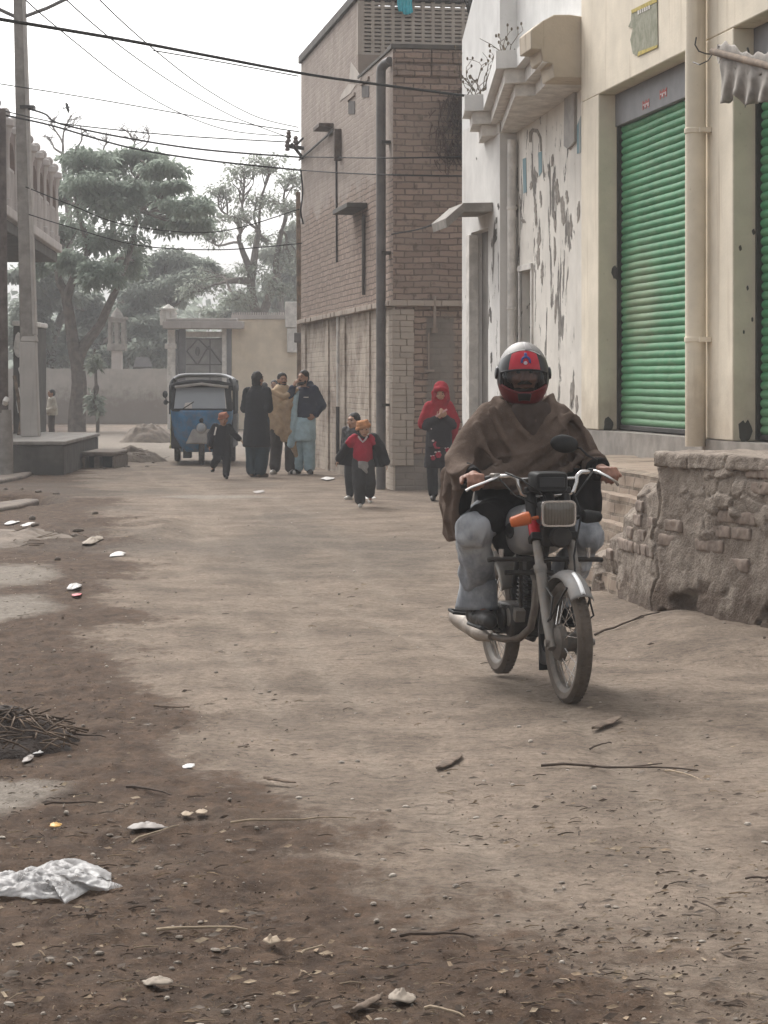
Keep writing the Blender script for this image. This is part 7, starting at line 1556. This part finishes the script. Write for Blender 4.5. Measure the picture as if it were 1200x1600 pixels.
hel = helm.build('helmet', [hm_[o] for o in order], rd_, angle=180, thick=.010)
hel['label'] = 'full face helmet, silver on top with a red band and a small blue emblem'
LIN = mat('black_helmet_lining', (.012, .011, .011), .95, .2, 10, 0)
m = MB(); vid = {}
for i in range(72):
    for k in range(42):
        az = -PI + 2 * PI * (i + .5) / 72; e_ = e0_ + (e1_ - e0_) * (k + .5) / 42
        if zone(az, e_) is None: continue
        m.add([hpt(-PI + 2 * PI * (i + di) / 72, e0_ + (e1_ - e0_) * (k + dk) / 42, .93) for di, dk in ((0, 0), (1, 0), (1, 1), (0, 1))], [(0, 1, 2, 3)])
m.build('lining', LIN, hel, fix=False)
def arc(e_fn, a0, a1, k, r_, n=30): m = MB(); m.tube([hpt(math.radians(a0 + (a1 - a0) * q / n), math.radians(e_fn(a0 + (a1 - a0) * q / n)), k) for q in range(n + 1)], r_, 8); return m
arc(lambda a: 11.2 - 5 * (a / 60) ** 2, -62, 62, 1.01, .006).build('brow_trim', hm_['black_side'], hel)
arc(lambda a: -30 + 14 * max(0, (abs(a) - 12) / 50) ** 1.3, -62, 62, 1.015, .005).build('opening_trim', hm_['red_shell'], hel)
arc(lambda a: 49.5 - 11 * (a / 50) ** 2, -50, 50, 1.035, .0022).build('pale_pinstripe', WHT, hel)
m = MB()                                                             # black breathing grille in the chin bar
m.grid(lambda u, v: tuple(hpt(math.radians(-17 + 34 * u), math.radians(-47 + 15 * v + 2 * math.cos((u - .5) * 3)), 1.035)), 16, 8); m.build('chin_vent', hm_['black_side'], hel, angle=180, thick=.008)
for s_ in (-1, 1):
    m = MB(); c_ = hpt(s_ * math.radians(88), math.radians(4), 1.01); m.lathe([(.03, -.012), (.034, 0), (.03, .012), (.012, .016)], c_, (c_ - hcen), 20); m.build('visor_pivot', hm_['black_side'], hel)
EMB = mat('blue_emblem', (.03, .05, .19), .35, .1, 10, 0)
def embl(rad0, rad1, a0, a1, k, name, mt, c=(3, 26), squash=.8):
    m = MB(); m.grid(lambda u, v: (lambda a, r: tuple(hpt(math.radians(c[0] + r * math.cos(a)), math.radians(c[1] + squash * r * math.sin(a)), k)))(a0 + (a1 - a0) * u, rad0 + (rad1 - rad0) * v), 20, 4); m.build(name, mt, hel, angle=180, thick=.002)
embl(7, 12.5, math.radians(-25), math.radians(205), 1.048, 'emblem', EMB)
embl(0, 4.5, 0, 2 * PI, 1.048, 'emblem', mat('pale_emblem', (.50, .42, .47), .4, .2, 12, 0), (2, 22.5), .7)
m = MB(); m.grid(lambda u, v: tuple(hpt(math.radians(-1 + 8 * u), math.radians(34 + 8 * v), 1.048)), 4, 4); m.build('emblem', EMB, hel, angle=180, thick=.002)
m = MB(); m.grid(lambda u, v: tuple(hpt(math.radians(3 + 26 * u - 6 * v), math.radians(48 + 30 * v), 1.045)), 10, 8); m.build('grey_stripe', mat('grey_stripe', (.26, .24, .235), .35, .12, 8, 0), hel, angle=180, thick=.002)
t = NT('smoked_visor'); tb = t.n('ShaderNodeBsdfTransparent', Color=(.70, .68, .67)); gb = t.n('ShaderNodeBsdfGlossy', Color=(.8, .8, .8), Roughness=.16); fz = t.n('ShaderNodeFresnel', IOR=1.45)
mx = t.n('ShaderNodeMixShader', i0=t.math('MULTIPLY', fz, .9), i1=tb, i2=gb); t.t.links.new(mx.outputs[0], t.out.inputs[0])
def vis(u, v):
    a = -60 + 120 * u; lo = -30 + 14 * max(0, (abs(a) - 12) / 50) ** 1.3; hi = 11 - 5 * (a / 60) ** 2
    return tuple(hpt(math.radians(a), math.radians(lo + (hi - lo) * v), 1.0))
m = MB(); m.grid(vis, 40, 16); m.build('visor', t.m, hel, angle=180)
# ---------------------------------------------------------------- things lying on the road
LM = [mat('dead_leaf_dark', (.055, .038, .027), .95, .4, 40, 0), mat('dead_leaf_tan', (.20, .145, .095), .95, .35, 40, 0), mat('dry_straw', (.27, .21, .145), .95, .3, 40, 0), mat('dead_leaf_grey', (.13, .105, .085), .95, .35, 40, 0)]
g = np.random.default_rng(17)
def scatter_bits(n, lo, hi, name, seed):
    g = np.random.default_rng(seed); m = MB(); k = 0; cx = []; cd = []
    d = 5.2 * np.exp(g.random(n * 6) * math.log(34 / 5.2) * (g.random(n * 6) ** .55)); x = (g.random(n * 6) * 2 - 1) * .185 * d
    so_, pa_, da_ = ground_fields(x, d); dens = .20 + .8 * so_ + .35 * (d < 9); cl = fbm(np.stack([x * 1.6, d * 1.1, x * 0], 1), 3, 90); dens *= np.clip((cl - .34) * 4, .12, 1)
    keep = np.where((g.random(n * 6) < dens) & ((x < 2.2 - .155 * (d - 14)) | (d < 13)))[0][:n]
    zz = gz(x[keep], d[keep])
    for i, z in zip(keep, zz):
        L_ = lo * (hi / lo) ** (g.random() ** 1.6); w_ = L_ * g.uniform(.10, .5); th = g.normal(0, .9); c_, s_ = math.cos(th), math.sin(th); up = g.uniform(.0, .22) * L_; q = g.uniform(-.2, .3) * L_
        P_ = lambda a, b, h: (x[i] + a * c_ - b * s_, d[i] + a * s_ + b * c_, z + .003 + h)
        m.cur = int(g.choice(4, p=[.46, .2, .12, .22]))
        m.add([P_(-L_ / 2, 0, up * .3), P_(-L_ * .1, -w_ / 2, 0), P_(L_ / 2, q * .3, up), P_(L_ * .05, w_ / 2, up * .9 + .004)], [(0, 1, 2, 3)]) if g.random() < .62 else m.tube([P_(-L_ * .7, 0, 0), P_(0, q * .2, .004 + up * .2), P_(L_ * .7, 0, up * .5)], [L_ * .045, L_ * .05, L_ * .03], 4)
    o = m.build(name, LM, None, smooth=False, fix=False); o['kind'] = 'stuff'; return o
o = scatter_bits(6000, .006, .05, 'leaf_litter', 17); o['label'] = 'dead leaf bits and chaff strewn over the dirt road'; o['category'] = 'litter'
g = np.random.default_rng(5); m = MB(); n = 1500
d = 5.2 * np.exp(g.random(n) * math.log(30 / 5.2)); x = (g.random(n) * 2 - 1) * .18 * d; zz = gz(x, d); so_, pa_, da_ = ground_fields(x, d)
for i in range(n):
    if g.random() > .45 + .55 * so_[i] or x[i] > 2.1 - .155 * (d[i] - 14): continue
    s_ = .003 * (4.5 ** (g.random() ** 2.2)); m.cur = int(g.choice(2, p=[.6, .4]))
    m.ball((x[i], d[i], zz[i] + s_ * .25), (s_ * g.uniform(.8, 1.5), s_ * g.uniform(.7, 1.2), s_ * g.uniform(.4, .8)), 6, 4, Matrix.Rotation(g.random() * 6, 3, 'Z'))
o = m.build('gravel', [mat('grey_grit', (.20, .17, .14), .95, .4, 60, 0), mat('pale_grit', (.34, .30, .255), .95, .3, 60, 0)], None); o['kind'] = 'stuff'; o['label'] = 'small stones and clods scattered on the road'; o['category'] = 'gravel'

STK = [mat('dark_twig', (.075, .055, .042), .95, .3, 30, .3, 90), mat('pale_straw', (.30, .235, .165), .9, .25, 30, .3, 90), mat('bark_strip', (.13, .095, .07), .95, .35, 25, .5, 90)]
def stick(a, b, r_, mi, label, flat=False, fork=False, seed=0):
    p, q = G(*a), G(*b); rn = random.Random(seed); L_ = (q - p).length; pts = []
    for k in range(8):
        t_ = k / 7; c_ = p.lerp(q, t_) + V3(rn.uniform(-1, 1), rn.uniform(-1, 1), 0) * L_ * .012; c_.z = gz1(c_.x, c_.y) + r_ + .004 + (.006 if 0 < k < 7 else 0); pts.append(c_)
    m = MB()
    if flat:
        dv = (q - p).normalized(); sd_ = V3(-dv.y, dv.x, 0); w_ = L_ * .14
        m.grid(lambda u, v: tuple(p.lerp(q, u) + sd_ * w_ * (v - .5) * (1 - abs(2 * u - 1) ** 3) * (.7 + .6 * fb1(u * 5, v, seed, 2)) + V3(0, 0, gz1(p.x, p.y) + .008 + .008 * math.sin(PI * v) * (1 - .5 * u) + .006 * fb1(u * 8, v * 3, seed, 2))), 14, 8)
        o = m.build('bark_piece', STK[mi], None, angle=180, thick=.004)
    else:
        m.tube(pts, [r_ * (1 - .5 * k / 7) for k in range(8)], 6)
        if fork: c_ = pts[4]; m.tube([c_, c_ + (q - p) * .22 + V3(0, L_ * .10, .01)], [r_ * .7, r_ * .4], 5)
        o = m.build('twig', STK[mi], None)
    tag(recentre(o), label, 'stick', 'sticks on the road')
stick((362, 1295), (556, 1281), .0045, 1, 'long thin straw lying across the soil edge in the lower middle', seed=1)
stick((243, 1461), (386, 1460), .0055, 1, 'straight pale stick lying right of the plastic bag, parallel to the bottom edge', seed=2)
stick((847, 1198), (1090, 1206), .006, 0, 'longest dark stick lying across the road below the motorcycle', fork=True, seed=3)
stick((1040, 1206), (1098, 1226), .004, 1, 'short pale straw under the tip of the longest dark stick', seed=4)
stick((682, 1202), (720, 1178), .006, 2, 'curled bark strip in the middle of the road left of the longest stick', flat=True, seed=5)
stick((925, 1147), (970, 1127), .005, 2, 'narrow bark strip just below the front wheel', flat=True, seed=6)
stick((922, 1170), (956, 1162), .005, 0, 'stubby dark twig below the bark strip near the front wheel', seed=7)
stick((626, 1467), (742, 1474), .006, 0, 'dark twig lying flat near the bottom centre', fork=True, seed=8)
stick((548, 1596), (598, 1568), .006, 2, 'split bark piece at the bottom edge', flat=True, seed=9)
stick((664, 1586), (726, 1600), .005, 1, 'straw stalk running off the bottom edge beside the pale scrap', seed=10)
stick((1083, 1413), (1124, 1434), .004, 0, 'small slanting twig in the lower right', seed=11)
stick((198, 1238), (268, 1251), .006, 0, 'dark bent twig on the dark soil left of the road edge', seed=12)
stick((412, 1222), (462, 1229), .006, 2, 'bark sliver lying on the pale road left of the middle', flat=True, seed=13)
stick((70, 1266), (150, 1264), .005, 0, 'thin dark twig below the pale concrete patch at the left', seed=14)
stick((205, 1315), (280, 1298), .0045, 1, 'straw lying beside the grey crumpled wrapper', seed=15)
stick((930, 996), (1030, 986), .008, 0, 'dark branch lying at the foot of the stone platform', fork=True, seed=16)
stick((1165, 1372), (1230, 1380), .004, 0, 'twig cut by the right edge of the picture', seed=17)
stick((100, 1150), (165, 1156), .006, 0, 'crooked twig reaching out of the dark litter heap', fork=True, seed=18)
stick((240, 1108), (296, 1109), .006, 2, 'flat bark sliver on the road edge level with the dark litter heap', flat=True, seed=19)
stick((470, 1502), (508, 1490), .004, 1, 'short pale splinter in the lower left of the road', seed=20)

PAP = {'white': mat('white_paper', (.56, .54, .52), .8, .08, 20, .1), 'tan': mat('tan_card', (.33, .26, .19), .85, .15, 20, .1), 'grey': mat('grey_wrapper', (.25, .22, .20), .6, .2, 14, .2), 'red': mat('red_wrapper', (.42, .06, .07), .5, .2, 20, .1), 'yellow': mat('yellow_wrapper', (.50, .27, .05), .5, .2, 20, .1), 'pale': mat('pale_scrap_skin', (.27, .225, .18), .8, .15, 20, .3)}
def scrap(cx, cy, w_, h_, key, label, seed, lift=.007, cat='paper', name='paper_scrap', key2=None):
    p = G(cx, cy); k = p.y / F; wx = w_ * k; dy = h_ * k * p.y / EYE * .75; r = random.Random(seed); m = MB(); ph = r.uniform(0, 6)
    z = gz1(p.x, p.y)
    def fn(u, v):
        a = 2 * PI * u; rr = v * (1 + .35 * (fb1(math.cos(a) * 1.5, math.sin(a) * 1.5, seed, 2) - .5) * 2)
        x_, y_ = .5 * wx * rr * math.cos(a), .5 * dy * rr * math.sin(a)
        return (p.x + x_, p.y + y_, z + .008 + lift * (1 - v * v) * 1.6 * fb1(x_ / wx * 6 + seed, y_ / dy * 5, 3, 3) + lift * .4 * abs(math.sin(3 * x_ / wx + ph)))
    m.grid(fn, 22, 7)
    if key2:
        n_ = len(m.f); m.m = [1 if (i % 22) in range(0, 9) else 0 for i in range(n_)]
    o = m.build(name, [PAP[key]] + ([PAP[key2]] if key2 else []), None, angle=60, thick=.0015, fix=False); tag(recentre(o), label, cat, 'scraps of litter on the ground')
scrap(295, 1199, 20, 9, 'white', 'small bright white paper scrap where the soil meets the road', 1)
scrap(292, 1280, 18, 9, 'tan', 'left half of a torn tan card on the soil', 2)
scrap(315, 1277, 20, 8, 'tan', 'right half of a torn tan card on the soil', 3)
scrap(226, 1297, 56, 13, 'grey', 'grey crumpled wrapper beside a straw', 4, 0.014)
scrap(57, 1177, 26, 9, 'white', 'red and white wrapper just below the dark litter heap', 5, key2='red')
scrap(44, 1189, 16, 14, 'grey', 'pale curled strip below the red and white wrapper', 6)
scrap(87, 1293, 18, 9, 'yellow', 'tiny yellow orange wrapper above the plastic bag', 7)
scrap(183, 868, 24, 10, 'white', 'white paper scrap where the left verge meets the road', 8, 0.016)
scrap(115, 921, 18, 12, 'white', 'white scrap standing up on the left verge', 9, 0.024)
scrap(120, 932, 16, 5, 'red', 'reddish wrapper beside the white scrap on the left verge', 10)
scrap(18, 816, 16, 8, 'white', 'white litter at the left edge below the kerb slab', 11, 0.016)
scrap(46, 820, 18, 9, 'white', 'white litter between the drain slab and the verge', 12, 0.016)
scrap(145, 851, 26, 16, 'pale', 'curled pale rag among the earth clods on the left verge', 13, 0.028)
scrap(575, 777, 26, 5, 'white', 'white strip on the road beside the red jersey child', 14)
scrap(512, 750, 20, 5, 'white', 'flattened white bag near the foot of the brick wall', 15, 0.016)
scrap(628, 1571, 42, 22, 'pale', 'pale wrinkled scrap near the bottom centre', 16, 0.018)
scrap(425, 1484, 26, 12, 'tan', 'tan chip of bark like card in the lower left of the road', 17, 0.016)
scrap(246, 1546, 50, 14, 'pale', 'pale dry husk near the bottom left', 18, 0.012)
scrap(405, 769, 18, 5, 'grey', 'dark grey flattened scrap in front of the standing men', 19, 0.008)
scrap(53, 735, 8, 8, 'white', 'white ball of paper at the foot of the dark plinth', 20, 0.032)

# clear plastic bag
t = NT('clear_plastic_film'); v = t.obj(); n = t.noise(v, 7, 5, .65, 1.2)
df = t.n('ShaderNodeBsdfPrincipled'); df.inputs['Base Color'].default_value = (.55, .54, .535, 1); df.inputs['Roughness'].default_value = .28; t.put(df.inputs['Normal'], t.bump(n, .6, .02))
tr = t.n('ShaderNodeBsdfTransparent', Color=(.92, .91, .90)); tl = t.n('ShaderNodeBsdfTranslucent', Color=(.42, .41, .40))
m1 = t.n('ShaderNodeMixShader', i0=.30, i1=df, i2=tl); m2_ = t.n('ShaderNodeMixShader', i0=t.ramp(n, .35, .7, .38, .72), i1=m1, i2=tr); t.t.links.new(m2_.outputs[0], t.out.inputs[0])
ol = [(-75, 1385), (-40, 1366), (0, 1362), (30, 1352), (70, 1344), (108, 1334), (128, 1333), (155, 1342), (174, 1352), (174, 1366), (160, 1372), (176, 1382), (192, 1388), (165, 1392), (140, 1388), (124, 1396), (102, 1414), (92, 1402), (70, 1400), (50, 1403), (30, 1398), (0, 1398), (-40, 1396)]
op_ = [G(x_, y_ + (12 if y_ < 1372 else 0)) for x_, y_ in ol]; cen = G(60, 1383); nO = len(op_)
def bag(u, v):
    a = u * nO; i = int(a) % nO; e_ = op_[i].lerp(op_[(i + 1) % nO], a - int(a)); p = cen.lerp(e_, v)
    dome = max(0.0, 1 - v ** 2.2); q = fb1(p.x * 9, p.y * 9, 2, 4); rdg = 1 - abs(2 * fb1(p.x * 13 + p.y * 6, p.y * 15, 7, 3) - 1) * 2
    return (p.x, p.y, gz1(p.x, p.y) + .010 + .036 * dome * (.4 + .9 * q) + .018 * rdg * (dome ** .5 + .12))
m = MB(); m.grid(bag, 138, 44); bg_ = m.build('plastic_bag', t.m, None, angle=180, thick=.0012, fix=False)
tag(recentre(bg_), 'crumpled clear plastic bag lying on the dark soil at lower left', 'bag')
